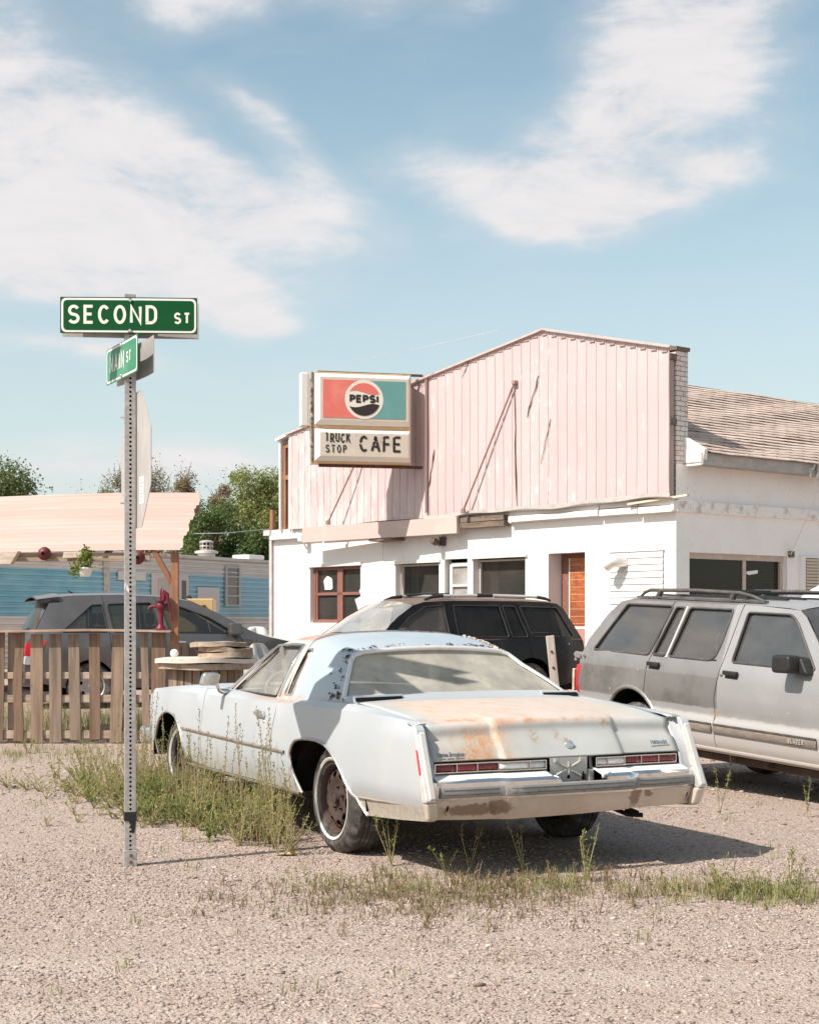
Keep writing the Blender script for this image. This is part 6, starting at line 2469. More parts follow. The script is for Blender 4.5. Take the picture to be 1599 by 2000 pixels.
class SB(MB):
    def build(self, *a, **k):
        self.v = [(x * KS, y * KS, EYE + KS * (z - EYE)) for x, y, z in self.v]
        return MB.build(self, *a, **k)


CABX0, CABX1 = -1.615, -.02
ZT_, ZM, ZB_ = 5.34, 4.455, 3.885
YEL = mat('yellowed_frame', (.66, .43, .22), .5, .2, var=[(6, .45, .7, (.74, .55, .36), (1, 1, 3)), (28, .62, .74, (.40, .22, .1))])
FACE = mat('aged_sign_plastic', (.60, .53, .435), .45, spec=.4, var=[(2.2, .4, .7, (.65, .58, .49)), (7, .58, .75, (.50, .42, .32), (1, 1, .4)), (50, .66, .74, (.36, .27, .2))])
BEV = mat('white_sign_bevel', (.80, .75, .67), .4, spec=.5)
SRED = mat('coral_red_vinyl', (.72, .17, .135), .5, var=[(2.5, .45, .7, (.76, .24, .19))])
STEAL = mat('faded_teal_vinyl', (.13, .31, .295), .5, var=[(2.5, .45, .7, (.17, .36, .335))])
SBLK = mat('sign_black', (.028, .020, .018), .5)
mb = SB()
mb.box(CABX0, CABX1, .0, .36, ZB_, ZT_ - .002)
cab = mb.build('cabinet', YEL, sgn, bevel=.01)
for za, zb, nm in ((ZM + .035, ZT_ - .03, 'upper_face'), (ZB_ + .03, ZM - .03, 'lower_face')):
    for side in (0, 1):
        x0, x1 = CABX0 + .02, CABX1 - .02
        yo = (-.012, -.07) if side == 0 else (.372, .43)
        b = .085
        mb = SB()
        o_ = [(x0, za), (x1, za), (x1, zb), (x0, zb)]
        i_ = [(x0 + b, za + b * .9), (x1 - b * .5, za + b * .9), (x1 - b * .5, zb - b * .7), (x0 + b, zb - b * .7)]
        vs = [(x, yo[0], z) for x, z in o_] + [(x, yo[1], z) for x, z in i_]
        mb.add(vs, [(0, 1, 5, 4), (1, 2, 6, 5), (2, 3, 7, 6), (3, 0, 4, 7)])
        pf = mb.build(nm, BEV, sgn)
        mb = SB()
        mb.add([(x, yo[1], z) for x, z in i_], [(0, 1, 2, 3)])
        mb.build('face_panel', FACE, pf)
        if side == 0 and nm == 'upper_face':
            upper = pf
            IX0, IX1, IZ0, IZ1 = x0 + b, x1 - b * .5, za + b * .9, zb - b * .7
        elif side == 0:
            lower = pf
            JX0, JX1, JZ0, JZ1 = x0 + b, x1 - b * .5, za + b * .9, zb - b * .7
YF = -.070
cx, cz = lerp(IX0, IX1, .495), lerp(IZ0, IZ1, .5) + .0
RC = .285
ax0, ax1, az0, az1 = IX0 + .045, IX1 - .045, IZ0 + .035, IZ1 - .045
hh = (az1 - az0) / 2
cz = (az0 + az1) / 2
rc2 = RC + .028
th0 = math.asin(min(1, hh / rc2))
mb = SB()
pl = [(ax0, az0)] + [(cx - rc2 * cos(a), cz + rc2 * sin(a)) for a in np.linspace(-th0, th0, 17)] + [(ax0, az1)]
mb.prism(pl, 0, .004, lambda u, v, h: (u, YF - .001 - h, v))
mb.build('red_field', SRED, upper)
mb = SB()
pl = [(ax1, az0), (ax1, az1)] + [(cx + rc2 * cos(a), cz + rc2 * sin(a)) for a in np.linspace(th0, -th0, 17)]
mb.prism(pl, 0, .004, lambda u, v, h: (u, YF - .001 - h, v))
mb.build('teal_field', STEAL, upper)
mb = SB()
mb.prism([(cx + .312 * cos(a), cz + .312 * sin(a)) for a in np.linspace(0, 2 * pi, 49)[:-1]], 0, .006, lambda u, v, h: (u, YF - .0005 - h, v))
mb.build('roundel', mat('roundel_cream', (.76, .70, .61), .4), upper)


def cap(up):
    """upper or lower segment of the roundel bounded by a wave"""
    wv = lambda x: (.112 if up else -.098) * 1.0 + (.030 if up else .030) * sin(x / .225 * 2.4 + (.0 if up else .0))
    xs = np.linspace(-.232, .232, 25) if up else np.linspace(-.240, .240, 25)
    pts = [(x, wv(-x) if up else wv(x)) for x in xs]
    R = .262
    e0 = atan2(pts[-1][1], pts[-1][0])
    e1 = atan2(pts[0][1], pts[0][0])
    if up:
        ar = [(R * cos(a), R * sin(a)) for a in np.linspace(e0, e1, 25)]
    else:
        ar = [(R * cos(a), R * sin(a)) for a in np.linspace(e0, e1 if e1 < 0 else e1 - 2 * pi, 25)]
    return [(cx + u, cz + v) for u, v in pts + ar]


mb = SB()
mb.prism(cap(True), 0, .004, lambda u, v, h: (u, YF - .007 - h, v))
mb.build('roundel_wave', SRED, upper)
mb = SB()
mb.prism(cap(False), 0, .004, lambda u, v, h: (u, YF - .007 - h, v))
mb.build('roundel_wave', SBLK, upper)
mb = SB()
hL, tL = .132, .036
wd_ = textw('PEPSI', hL, tL, .06, 1.25)
lettering(mb, 'PEPSI', hL, tL, lambda u, v, e: (cx - wd_ / 2 + u, YF - .010 - e, cz - .058 + v), .06, 0, 1.25)
mb.build('lettering', SBLK, upper, fix=False)
mb = SB()
rd = random.Random(5)
lettering(mb, 'TRUCK', .150, .023, lambda u, v, e: (JX0 + .075 + u, YF - .004 - e, JZ0 + .215 + v + .008 * sin(u * 40)), .10, 0, .66, drop=rd)
lettering(mb, 'STOP', .128, .020, lambda u, v, e: (JX0 + .085 + u, YF - .004 - e, JZ0 + .050 + v), .22, 0, .70, drop=rd)
lettering(mb, "'", .05, .016, lambda u, v, e: (JX0 + .575 + u, YF - .004 - e, JZ0 + .30 + v), .2, 0, 1)
lettering(mb, 'CAFE', .262, .040, lambda u, v, e: (JX0 + .63 + u, YF - .004 - e, JZ0 + .075 + v), .145, 0, .80, drop=rd)
mb.build('worn_lettering', SBLK, lower, fix=False)
mb = SB()
mb.bar((CABX0 + .10, .18, ZT_ + .02), (.20, .18, ZT_ + .015), .05, .035)
mb.tube([(.20, .18, ZT_ + .015), (.235, .14, ZT_ - .02), (.24, .02, ZT_ - .06)], .018, 6)
mb.build('sign_bracket', bpy.data.materials.get('bracket_brown_rust') or mat('bracket_brown_rust', (.11, .055, .042), .7, .3, var=[(14, .45, .7, (.20, .11, .085))]), sgn)
mb = SB()
mb.bar((CABX0 + .12, .18, ZB_ - .025), (.22, .18, ZB_ - .025), .05, .045)
mb.build('sign_bracket', bpy.data.materials['bracket_brown_rust'], sgn)
mb = SB()
mb.bar((.235, .02, 5.30), (.235, .02, 3.12), .030, .04, up=(0, 1, 0))
mb.build('sign_post', mat('pink_brown_post', (.33, .22, .195), .6), sgn)
mb = SB()
mb.box(CABX0 - .030, CABX0 - .004, -.01, .12, ZB_ + .02, ZT_ - .01)
for i in range(30):
    z = rr.uniform(ZB_ + .05, ZT_ - .05)
    mb.box(CABX0 - .034 - rr.uniform(0, .012), CABX0 - .028, -.018 - rr.uniform(0, .01), .05, z - rr.uniform(.01, .05), z + rr.uniform(.01, .04))
mb.build('cabinet_edge', mat('peeled_edge', (.46, .39, .33), .7, var=[(12, .45, .6, (.16, .11, .09))]), cab)
mb = SB()
mb.box(CABX0 - .165, CABX0 - .035, .20, .40, ZM + .03, ZT_ + .01)
mb.build('rear_cabinet', mat('rear_cabinet_white', (.70, .68, .66), .5), sgn, bevel=.02)
# overhead service wire from the sign's top to the false front
mb = SB()
wl_ = MB()
a_ = Vector((-2.9, 33, 7.9))
tag(wl_.tube([(-1.05, 28.35, 6.16), (.2, 27.4, 6.23), (1.55, 26.7, 6.42)], .004, 4).build('service_wire', M['galv']), 'thin overhead wire running from the sign to the pink roof edge', 'wire')
# ------------------------------------------------------------------ street name post
sp = thing('street_sign', 'perforated steel street sign post with green SECOND ST and MAIN ST blades', 'street sign', (-1.568, 8.63, 0), radians(15))
PW, PH = .0575, 3.205


def post_face(rot):
    c, s = cos(rot), sin(rot)

    def f(u, z):
        x, y = u, -PW / 2
        return (x * c - y * s, x * s + y * c, z)
    return f


mb = MB()
hh_ = PW / 2
for k in range(4):
    F = post_face(k * pi / 2)
    holes_n = 122
    for i in range(holes_n):
        z0 = .08 + i * .0254
        z1 = z0 + .0254
        zc = (z0 + z1) / 2
        if k in (0, 3):
            oct_ = [(.0072 * cos(a), zc + .0072 * sin(a)) for a in np.linspace(0, 2 * pi, 13)[:-1]]
            sq = []
            for a in np.linspace(0, 2 * pi, 13)[:-1]:
                q = max(abs(cos(a)) / hh_, abs(sin(a)) / .0127)
                sq.append((cos(a) / q, zc + sin(a) / q))
            vs = [F(*p) for p in oct_] + [F(*p) for p in sq]
            mb.add(vs, [(j, (j + 1) % 12, 12 + (j + 1) % 12, 12 + j) for j in range(12)])
            # square corners
            cs = [(hh_, z1), (-hh_, z1), (-hh_, z0), (hh_, z0)]
            for cpt in cs:
                d = sorted(range(12), key=lambda j: (sq[j][0] - cpt[0])**2 + (sq[j][1] - cpt[1])**2)[:2]
                mb.add([F(*cpt), F(*sq[d[0]]), F(*sq[d[1]])], [(0, 1, 2)])
        else:
            mb.add([F(-hh_, z0), F(hh_, z0), F(hh_, z1), F(-hh_, z1)], [(0, 1, 2, 3)])
    for za, zb in ((-.1, .08), (.08 + holes_n * .0254, PH)):
        mb.add([F(-hh_, za), F(hh_, za), F(hh_, zb), F(-hh_, zb)], [(0, 1, 2, 3)])
mb.build('post', M['galv'], sp, solid=.003, offset=0, fix=True)
mb = MB()
mb.box(-.018, .018, -.018, .018, .05, PH - .03)
mb.build('post_core', M['dark'], sp)
mb = MB()
mb.box(-.036, .036, -.036, .036, -.05, .090)
sl_ = mb.build('base_sleeve', M['galv'], sp, bevel=.003)
mb = MB()
for z, m_ in ((.062, 0), (.025, 0)):
    mb.lathe([(0, .006), (.009, .006), (.010, 0)], 10, Matrix.Translation((.002, -.036, z)) @ Matrix.Rotation(pi / 2, 4, 'X'))
mb.build('sleeve_bolt', mat('rusty_bolt', (.18, .10, .07), .7, .3), sl_)
mb = MB()
mb.box(-.034, .034, -.034, .034, .255, .305)
mb.prism([(-.032, .30), (.034, .30), (.030, .24), (.022, .19), (.008, .185), (-.004, .25), (-.034, .262)], .030, .0325, lambda u, v, h: (u, -h, v))
mb.build('tape_wrap', mat('black_tape', (.018, .017, .017), .5), sp)
mb = MB()
mb.prism([(-.026, 1.60), (.002, 1.585), (.006, 1.53), (-.012, 1.515), (-.030, 1.55)], .0, .003, lambda u, v, h: (-.032 - h + .2 * abs(v - 1.56), u * .9 - .006, v))
mb.prism([(.0, 1.585), (.014, 1.55), (.010, 1.53), (-.004, 1.55)], .031, .033, lambda u, v, h: (u - .02, -h, v))
mb.build('paper_tag', M['white_paint'], sp)

GRN = mat('green_reflective', (.002, .070, .020), .55, spec=.15, var=[(3, .5, .8, (.003, .082, .025))])
GRN2 = mat('green_reflective_glare', (.05, .22, .125), .5, spec=.15, var=[(1.6, .4, .7, (.09, .28, .18), (1, 1, 3))])  # paler copy of the blade green, with glare mixed into its colour
LET = mat('white_reflective', (.78, .74, .69), .4, var=[(9, .5, .8, (.70, .66, .61))])


def blade(w, h, face, text, rot, off, z, bend=0.0, tilt=0.0):
    """name plate with rounded white border and letters; off = distance of the plate before the post along its own normal"""
    R = Matrix.Rotation(rot - radians(15), 4, 'Z')

    def P(u, v, d=0.0):
        # u along, v up, d out of the face
        vv = v + tilt * u
        return R @ Vector((u, -off - d + bend * (2 * u / w)**2 * abs(bend) / max(1e-6, abs(bend)), z + vv))

    def sheet(poly, d0, d1):
        m_ = MB()
        n = 15
        V, T = flat_mesh(poly, [], .05, .02)
        b = len(V)
        m_.add([P(u, v, d1) for u, v in V], T)
        m_.add([P(u, v, d0) for u, v in V], T)
        lp = resample(poly, .02)
        k = len(lp)
        m_.add([P(u, v, d1) for u, v in lp] + [P(u, v, d0) for u, v in lp], [(i, (i + 1) % k, k + (i + 1) % k, k + i) for i in range(k)])
        return m_
    rect = lambda a, b, r: rounded([(-a, -b), (a, -b), (a, b), (-a, b)], r, 5)
    pl = sheet(rect(w / 2, h / 2, .004), 0, .0025).build('name_plate', face if text else M['alu'], sp)
    if text:
        sheet(rect(w / 2 - .006, h / 2 - .006, .030), .003, .0036).build('plate_border', LET, pl)
        sheet(rect(w / 2 - .0175, h / 2 - .0175, .024), .004, .0046).build('plate_field', face, pl)
        mb = MB()
        for t, hgt, tk, u0, v0, wd in text:
            lettering(mb, t, hgt, tk, lambda u, v, e: P(u0 + u, v0 + v, .0056 + e), .20, 0, wd)
        mb.build('lettering', LET, pl, fix=False)
        for vv in (-h / 2 + .016, h / 2 - .018):
            mb = MB()
            q = P(.008, vv, .005)
            mb.lathe([(0, .010), (.008, .009), (.0115, .004), (.013, 0)], 12, Matrix.Translation(q) @ R @ Matrix.Rotation(pi / 2, 4, 'X'))
            mb.build('plate_bolt', M['chrome'], pl, smooth=40)
    return pl


blade(.762, .203, GRN, [('SECOND', .106, .0165, -.338, -.049, .92), ('ST', .064, .0115, .252, -.046, .90)], radians(1.5), .046, 3.082, bend=.004, tilt=-.004)
blade(.762, .203, GRN, None, radians(4), -.046, 3.073, bend=-.004, tilt=-.006)
ROT2 = radians(-63)
blade(.60, .205, GRN2, [('MAIN', .105, .0165, -.225, -.049, .88), ('ST', .064, .0115, .10, -.030, .86)], ROT2, .046, 2.835, bend=.0)
pb_ = blade(.60, .205, GRN2, None, ROT2 + radians(3), -.050, 2.835, bend=-.02)
# sticker on the back of the rear blade
R2 = Matrix.Rotation(ROT2 + radians(3) - radians(15), 4, 'Z')
mb = MB()
mb.add([R2 @ Vector((u, .0455, 2.835 + v)) for u, v in ((.12, -.09), (.26, -.09), (.26, .045), (.12, .045))], [(0, 1, 2, 3)])
mb.build('sticker', mat('green_sticker', (.10, .22, .09), .6, var=[(60, .4, .6, (.34, .42, .30), (1, 1, 2))]), pb_)
# stop sign seen from behind, almost edge-on
RS_ = Matrix.Rotation(radians(-67.5) - radians(15), 4, 'Z')
a_ = .381
k_ = a_ * math.tan(pi / 8)
octo = rounded([(-k_, -a_), (k_, -a_), (a_, -k_), (a_, k_), (k_, a_), (-k_, a_), (-a_, k_), (-a_, -k_)], .02, 3)
so = lambda u, v, h: tuple(RS_ @ Vector((u, .031 + h, 2.275 + v)))
mb = MB()
mb.prism(octo, 0, .003, so)
ss = mb.build('stop_sign', M['alu'], sp)
mb = MB()
mb.prism([(p[0] * .99, p[1] * .99) for p in octo], .0035, .0045, so)
mb.build('sign_face', mat('stop_red', (.42, .012, .016), .4), ss)
mb = MB()
wd_ = textw('STOP', .25, .036, .14, .85)
lettering(mb, 'STOP', .25, .036, lambda u, v, e: so(wd_ / 2 - u, v - .125, .006 + e), .14, 0, .85)
mb.build('lettering', LET, ss, fix=False)
mb = MB()
mb.add([so(u, v, -.0006) for u, v in ((.10, -.25), (.205, -.25), (.205, -.10), (.10, -.10))], [(0, 1, 2, 3)])
st_ = mb.build('sticker', mat('white_sticker', (.74, .73, .72), .5), ss)
mb = MB()
for i in range(7):
    v = -.235 + i * .019
    mb.add([so(u, v + dv, -.0012) for u, dv in ((.112, 0), (.112 + .045 + .035 * ((i * 7) % 3) / 2, 0), (.112 + .045 + .035 * ((i * 7) % 3) / 2, .007), (.112, .007))], [(0, 1, 2, 3)])
mb.build('sticker_print', mat('sticker_ink', (.36, .36, .37), .6), st_)
for v in (.24, -.24):
    mb = MB()
    mb.tube([RS_ @ Vector((0, .03, 2.275 + v)), RS_ @ Vector((0, -.055, 2.275 + v))], .005, 6)
    mb.build('sign_bolt', M['chrome'], sp)

# ------------------------------------------------------------------ picket fence of old pallets
FY = 17.15
fence = thing('picket_fence', 'weathered wooden picket fence with a flat cap board behind the street sign post', 'fence', (-3.7, FY, 0))
rr = random.Random(21)
xs_f = [-5.72, -5.50, -5.25, -5.02, -4.80, -4.60, -4.366, -4.155, -3.945, -3.722, -3.506, -3.275, -3.09, -2.93, -2.81]
ws_f = [.13, .12, .13, .12, .14, .13, .112, .142, .130, .130, .118, .138, .10, .088, .150]
TONE = [mat('picket_wood_%s' % nm, c, .88, spec=.12, var=[(1.2, .40, .68, tuple(q * .62 for q in c), (18, 18, 1.2), 7), (7, .54, .75, tuple(min(.6, q * 1.3) for q in c), (6, 6, .6)), (30, .66, .74, (.10, .065, .045))], bump=(1, .004, .5, (60, 60, 3)))
        for nm, c in (('grey', (.265, .20, .155)), ('tan', (.31, .225, .165)), ('brown', (.225, .15, .108)))]
for i, (x, w) in enumerate(zip(xs_f, ws_f)):
    mb = MB()
    lean = rr.uniform(-.03, .03)
    zt = 1.238 + rr.uniform(-.02, .004)
    w *= rr.uniform(.93, 1.05)
    zb = rr.uniform(.0, .05)
    n = 9
    rows = []
    for j in range(n):
        t = j / (n - 1)
        z = lerp(zb, zt, t)
        e0, e1 = rr.uniform(-.003, .003), rr.uniform(-.003, .003)
        if i == 6:
            e0, e1 = .012 * sin(t * 9), .012 * sin(t * 7 + 1)
        xx = x + 3.7 + lean * t
        rows.append([(xx - w / 2 + e0, -.011, z), (xx + w / 2 + e1, -.011, z), (xx + w / 2 + e1, .011, z), (xx - w / 2 + e0, .011, z), (xx - w / 2 + e0, -.011, z)])
    mb.grid(rows)
    mb.add(rows[0][:4], [(0, 1, 2, 3)])
    mb.add(rows[-1][:4], [(0, 1, 2, 3)])
    mb.build('picket', TONE[(i * 5 + i // 3) % 3], fence, bevel=.003)
for z, h in ((.76, .075), (.50, .085), (.10, .09)):
    mb = MB()
    mb.box(-2.1, .98, .013, .055, z - h / 2, z + h / 2)
    mb.build('rail', M['wood_board'], fence, bevel=.004)
mb = MB()
n = 18
mb.grid([[(lerp(-2.1, 1.05, t), y, 1.262 + dz + .006 * sin(t * 11)) for y, dz in ((-.10, -.012), (-.10, .010), (.12, .012), (.12, -.012), (-.10, -.012))] for t in np.linspace(0, 1, n)])
mb.add([(1.05, -.10, 1.25), (1.05, -.10, 1.272), (1.05, .12, 1.274), (1.05, .12, 1.25)], [(0, 1, 2, 3)])
mb.build('cap_board', mat('cap_board_wood', (.43, .30, .22), .85, var=[(2, .42, .7, (.30, .18, .12), (1.4, 14, 14)), (6, .55, .8, (.54, .44, .36))]), fence)
for x in (-2.0, -.75, .55):
    mb = MB()
    mb.box(x - .045, x + .045, .06, .15, -.05, 1.24)
    mb.build('fence_post', M['wood_grey'], fence, bevel=.004)
# second pallet behind, running away to the right
pal = thing('pallet_fence', 'narrow slatted pallet standing behind the right end of the picket fence', 'fence', (-2.74, 18.0, 0), radians(28))
for i in range(11):
    mb = MB()
    x = .02 + i * .098
    mb.box(x - .038, x + .038, -.01, .01, .02 + rr.uniform(0, .04), 1.10 + .012 * i * .3 + rr.uniform(-.015, .012))
    mb.build('slat', TONE[i % 3], pal, bevel=.003)
for z in (.20, .62, 1.02):
    mb = MB()
    mb.box(-.04, 1.08, .012, .05, z - .04, z + .04)
    mb.build('rail', M['wood_board'], pal)

# ------------------------------------------------------------------ hand pump on the cap board
pu = thing('hand_pump', 'crimson cast iron hand water pump standing on the fence cap board', 'pump', (-2.775, FY + .01, 1.274))
pu.scale = (.82, .82, .66)
mb = MB()
mb.lathe([(0, .0), (.105, .0), (.105, .014), (.07, .022), (.055, .055), (.040, .075), (.036, .09), (.036, .295), (.044, .305), (.044, .325), (.052, .335), (.062, .37), (.062, .41), (.052, .44), (.046, .455), (.046, .47), (.072, .475), (.072, .495), (.030, .505), (0, .505)], 18)
mb.build('pump_body', M['pump_red'], pu, smooth=35)
mb = MB()
mb.tube([(-.05, 0, .385), (-.10, 0, .395), (-.145, 0, .385), (-.155, 0, .345)], [.026, .024, .022, .026], 10)
mb.build('spout', M['pump_red'], pu, smooth=50)
mb = MB()
mb.tube([(.02, .0, .58), (.045, .0, .66), (.085, .0, .60), (.10, .0, .50), (.125, .0, .36), (.15, .0, .25), (.155, .0, .14)], [.020, .026, .030, .024, .018, .015, .014], 8)
mb.build('pump_handle', M['pump_red'], pu, smooth=50)
mb = MB()
mb.tube([(.0, 0, .50), (.0, 0, .62), (.01, 0, .70)], [.012, .012, .009], 8)
mb.tube([(.035, 0, .50), (.05, 0, .64)], [.03, .024], 8)
mb.build('plunger_rod', M['pump_red'], pu, smooth=50)

# ------------------------------------------------------------------ shade canopy with its timber frame
can = thing('canopy', 'pink tinted corrugated canopy roof on reddish timber posts above the picket fence', 'canopy', (-4.0, 17.2, 0))
CY0, CY1, CZ0, CZ1 = -.05, 1.80, 2.165, 2.915
CXL, CXR = -2.2, 1.44
mb = MB()
rows = []
nr = 15
for i in range(nr * 6 + 1):
    t = i / (nr * 6)
    y, z = lerp(CY0, CY1, t), lerp(CZ0, CZ1, t)
    ph = t * nr * 2 * pi
    wv = .016 * math.copysign(abs(sin(ph))**.9, sin(ph))
    if .42 < (t * nr) % 5 / 5 < .47:
        wv += .008
    row = []
    for x in np.linspace(CXL, CXR, 24):
        xe = x + .05 * sin(t * 25) * (1 if x > CXR - .01 else 0) * .3 - .12 * sst(.5, 0, t) * (x > CXR - .01) * 0
        sag = .018 * sin(x * 1.3 + t)
        row.append((xe, y, z + wv * .7 + sag + .055 * t * (x - CXL) / (CXR - CXL) - .02))
    rows.append(row)
mb.grid(rows)
cm_ = NT('pink_corrugated_plastic')
x, y, z = cm_.xyz()
f = cm_.noise(1.4, 5, .6, (.25, 5, 5))
g = cm_.noise(5, 5, .6, (.15, 3, 3), loc=(2, 0, 0))
c = cm_.mix(cm_.step(f, .38, .66), (.50, .335, .285), (.54, .385, .335))
c = cm_.mix(cm_.math('MULTIPLY', cm_.step(g, .58, .72), .5), c, (.47, .295, .225))
c = cm_.mix(cm_.math('MULTIPLY', cm_.step(cm_.noise(9, 4, .6, (.1, 2, 2)), .58, .7), .4), c, (.60, .50, .445))
cm_.bsdf(c, .5, 0, .4)
mb.build('canopy_roof', cm_.mat, can, smooth=40)
mb = MB()
mb.box(-2.2, 1.10, -.02, .03, 2.035, 2.13)
mb.build('front_beam', M['wood_board'], can, bevel=.004)
mb = MB()
mb.box(-2.2, 1.42, 1.70, 1.78, 2.70, 2.80)
mb.build('rear_beam', M['wood_board'], can)
mb = MB()
mb.box(1.325, 1.41, .02, .10, -.05, 2.14)
mb.build('post', M['wood_red'], can, bevel=.004)
mb = MB()
mb.bar((1.335, .06, 1.79), (1.14, .0, 2.16), .06, .075, up=(0, 1, 0))
mb.build('brace', M['wood_red'], can, bevel=.004)
for x in (-1.6, -.5, .6):
    mb = MB()
    mb.bar((x, -.02, 2.07), (x, 1.76, 2.78), .05, .07)
    mb.build('rafter', M['wood_grey'], can)
for x0, sk in ((-.46, -.05), (.30, .0)):
    mb = MB()
    w = .13 if sk == 0 else .11
    mb.prism([(x0 - w, 2.135), (x0 + w * .9, 2.14), (x0 + w * .7 + sk, 2.075), (x0 - w * 1.1 + sk, 2.065)] if sk == 0 else [(x0 - .06, 2.145), (x0 + .13, 2.145), (x0 + .04, 2.0), (x0 - .17, 2.0)], -.17, -.03, lambda u, v, h: (u, h, v))
    mb.build('shelf_bracket', M['wood_pale'], can, bevel=.004)

for i, (x, z, lb) in enumerate(((-.06, 2.12, 'round dark red float hanging on the canopy beam, in clear view left of the plant'), (.985, 2.075, 'round dark red float on the canopy beam, half hidden behind the sign post'))):
    fl = thing('hanging_float', lb, 'float', (x - 4.0, 17.10, z), 0, 'red floats hung along the canopy beam')
    mb = MB()
    mb.lathe([(0, -.075), (.035, -.07), (.062, -.045), (.074, 0), (.062, .045), (.035, .07), (0, .075)], 16, Matrix.Rotation(radians(38), 4, 'Y'))
    mb.build('float_body', M['float_red'], fl, smooth=60)
    mb = MB()
    mb.lathe([(.012, -.09), (.02, -.08), (.02, .08), (.012, .09)], 8, Matrix.Rotation(radians(38), 4, 'Y') @ Matrix.Rotation(radians(90), 4, 'X'))
    mb.build('float_plug', M['dark'], fl)


def leaves(mb, pts, size, rnd, flat=.5):
    for p in pts:
        d = Vector((rnd.gauss(0, 1), rnd.gauss(0, 1), rnd.gauss(0, flat))).normalized()
        u = d.orthogonal().normalized()
        u.rotate(Matrix.Rotation(rnd.uniform(0, 6.28), 3, d))
        s = size * rnd.uniform(.6, 1.3)
        a = p + d * s
        mb.add([p, p + d * s * .5 + u * s * .32, a, p + d * s * .5 - u * s * .32], [(0, 1, 2, 3)])


hp = thing('hanging_plant', 'trailing yellow green plant in a white pot under the canopy beam', 'plant', (-3.585, 17.0, 1.86))
mb = MB()
mb.lathe([(0, 0), (.055, 0), (.085, .085), (.09, .09), (.082, .10), (.05, .09)], 16)
mb.build('pot', M['white_plastic'], hp, smooth=40)
mb = MB()
pts = []
for i in range(330):
    a, r = rr.uniform(0, 6.28), abs(rr.gauss(0, .065))
    pts.append(Vector((r * cos(a) + .01 + rr.uniform(-.02, .02), r * sin(a) - .03, .10 + rr.uniform(-.02, .24) * (1 - r * 3))))
for i in range(90):
    t = rr.random()
    pts.append(Vector((-.07 - .06 * t + rr.gauss(0, .025), rr.gauss(-.04, .03), .10 - .13 * t * rr.random())))
leaves(mb, pts, .040, rr)
mb.build('foliage', leafmat('planter_leaves', (.20, .24, .035), (.10, .15, .02), (.34, .34, .07)), hp, fix=False)

# ------------------------------------------------------------------ cable spool table, the reel ends stacked on it
tb = thing('spool_table', 'big wooden cable spool used as a table with a cracked white top', 'table', (-1.95, 14.75, 0))


def disc(mb, r, z0, z1, seed, hole=.0, n=64, lift=0.0):
    rd = random.Random(seed)
    ph = [rd.uniform(0, 6.28) for _ in range(4)]
    prof = lambda a: r * (1 + .010 * sin(3 * a + ph[0]) + .008 * sin(7 * a + ph[1]))
    up = lambda a: lift * (sin(2 * a + ph[2]) + .6 * sin(5 * a + ph[3]))
    rows = []
    for rr_, z, k in ((hole, z0, 0), (1, z0, 1), (1, z1, 1), (hole, z1, 0)):
        rows.append([((prof(a) if k else max(hole, .0)) * cos(a), (prof(a) if k else max(hole, .0)) * sin(a), z + up(a) * (.3 if not k else 1)) for a in np.linspace(0, 2 * pi, n, endpoint=False)])
    if hole > 0:
        rows.append(rows[0])
    mb.grid(rows, wrap=True)


mb = MB()
disc(mb, .49, .975, 1.018, 1, lift=.006)
top_ = mb.build('table_top', mat('white_flaked_planks', (.66, .57, .49), .85, var=[(3, .5, .75, (.44, .34, .26), (2, 14, 14)), (30, .6, .74, (.30, .21, .15))], bump=(20, .004, .5)), tb, smooth=30)
mb = MB()
disc(mb, .455, .915, .972, 2, lift=.004)
mb.build('under_top', M['wood_board'], tb, smooth=30)
for i in range(26):
    a = 2 * pi * i / 26
    mb = MB()
    c_, s_ = cos(a), sin(a)
    mb.bar((.345 * c_, .345 * s_, .06), (.345 * c_, .345 * s_, .918), .074, .022, up=(c_, s_, 0))
    mb.build('stave', TONE[(i * 7) % 3], tb, bevel=.003)
mb = MB()
disc(mb, .47, .0, .06, 3)
mb.build('table_foot', M['wood_board'], tb, smooth=30)
mb = MB()
mb.lathe([(.30, .06), (.30, .92)], 20)
mb.build('spool_core', M['dark'], tb)
for i, (r, z0, z1, dx, hole, lb) in enumerate(((.262, 1.022, 1.072, .20, .0, 'round plank reel end lying lowest in the stack on the spool table'), (.258, 1.074, 1.118, .20, .06, 'round plank reel end in the middle of the stack on the spool table'),
                                       (.268, 1.128, 1.168, .13, .08, 'round plank reel end on top of the stack with a hole in its middle'))):
    mb = MB()
    disc(mb, r, 0, z1 - z0, 10 + i, hole, lift=.005 if i != 1 else .009)
    o = mb.build('reel_end', [M['wood_board'], mat('reel_brown', (.30, .215, .15), .9, var=[(3, .45, .7, (.17, .115, .08), (3, 3, 14)), (12, .55, .75, (.46, .37, .29))], bump=(20, .004, .5)), M['wood_board']][i], None, smooth=30)
    o.location = (-1.95 + dx, 14.66, z0)
    tag(o, lb, 'reel end', 'reel ends stacked on the spool table')
mb = MB()
mb.lathe([(0, 0), (.022, .006), (.036, .022), (.041, .041), (.036, .062), (.022, .076), (0, .082)], 16)
o = mb.build('white_ball', M['white_paint'], None, smooth=70)
o.location = (-2.235, 14.62, 1.022)
tag(o, 'small white ball lying on the left of the spool table top', 'ball')
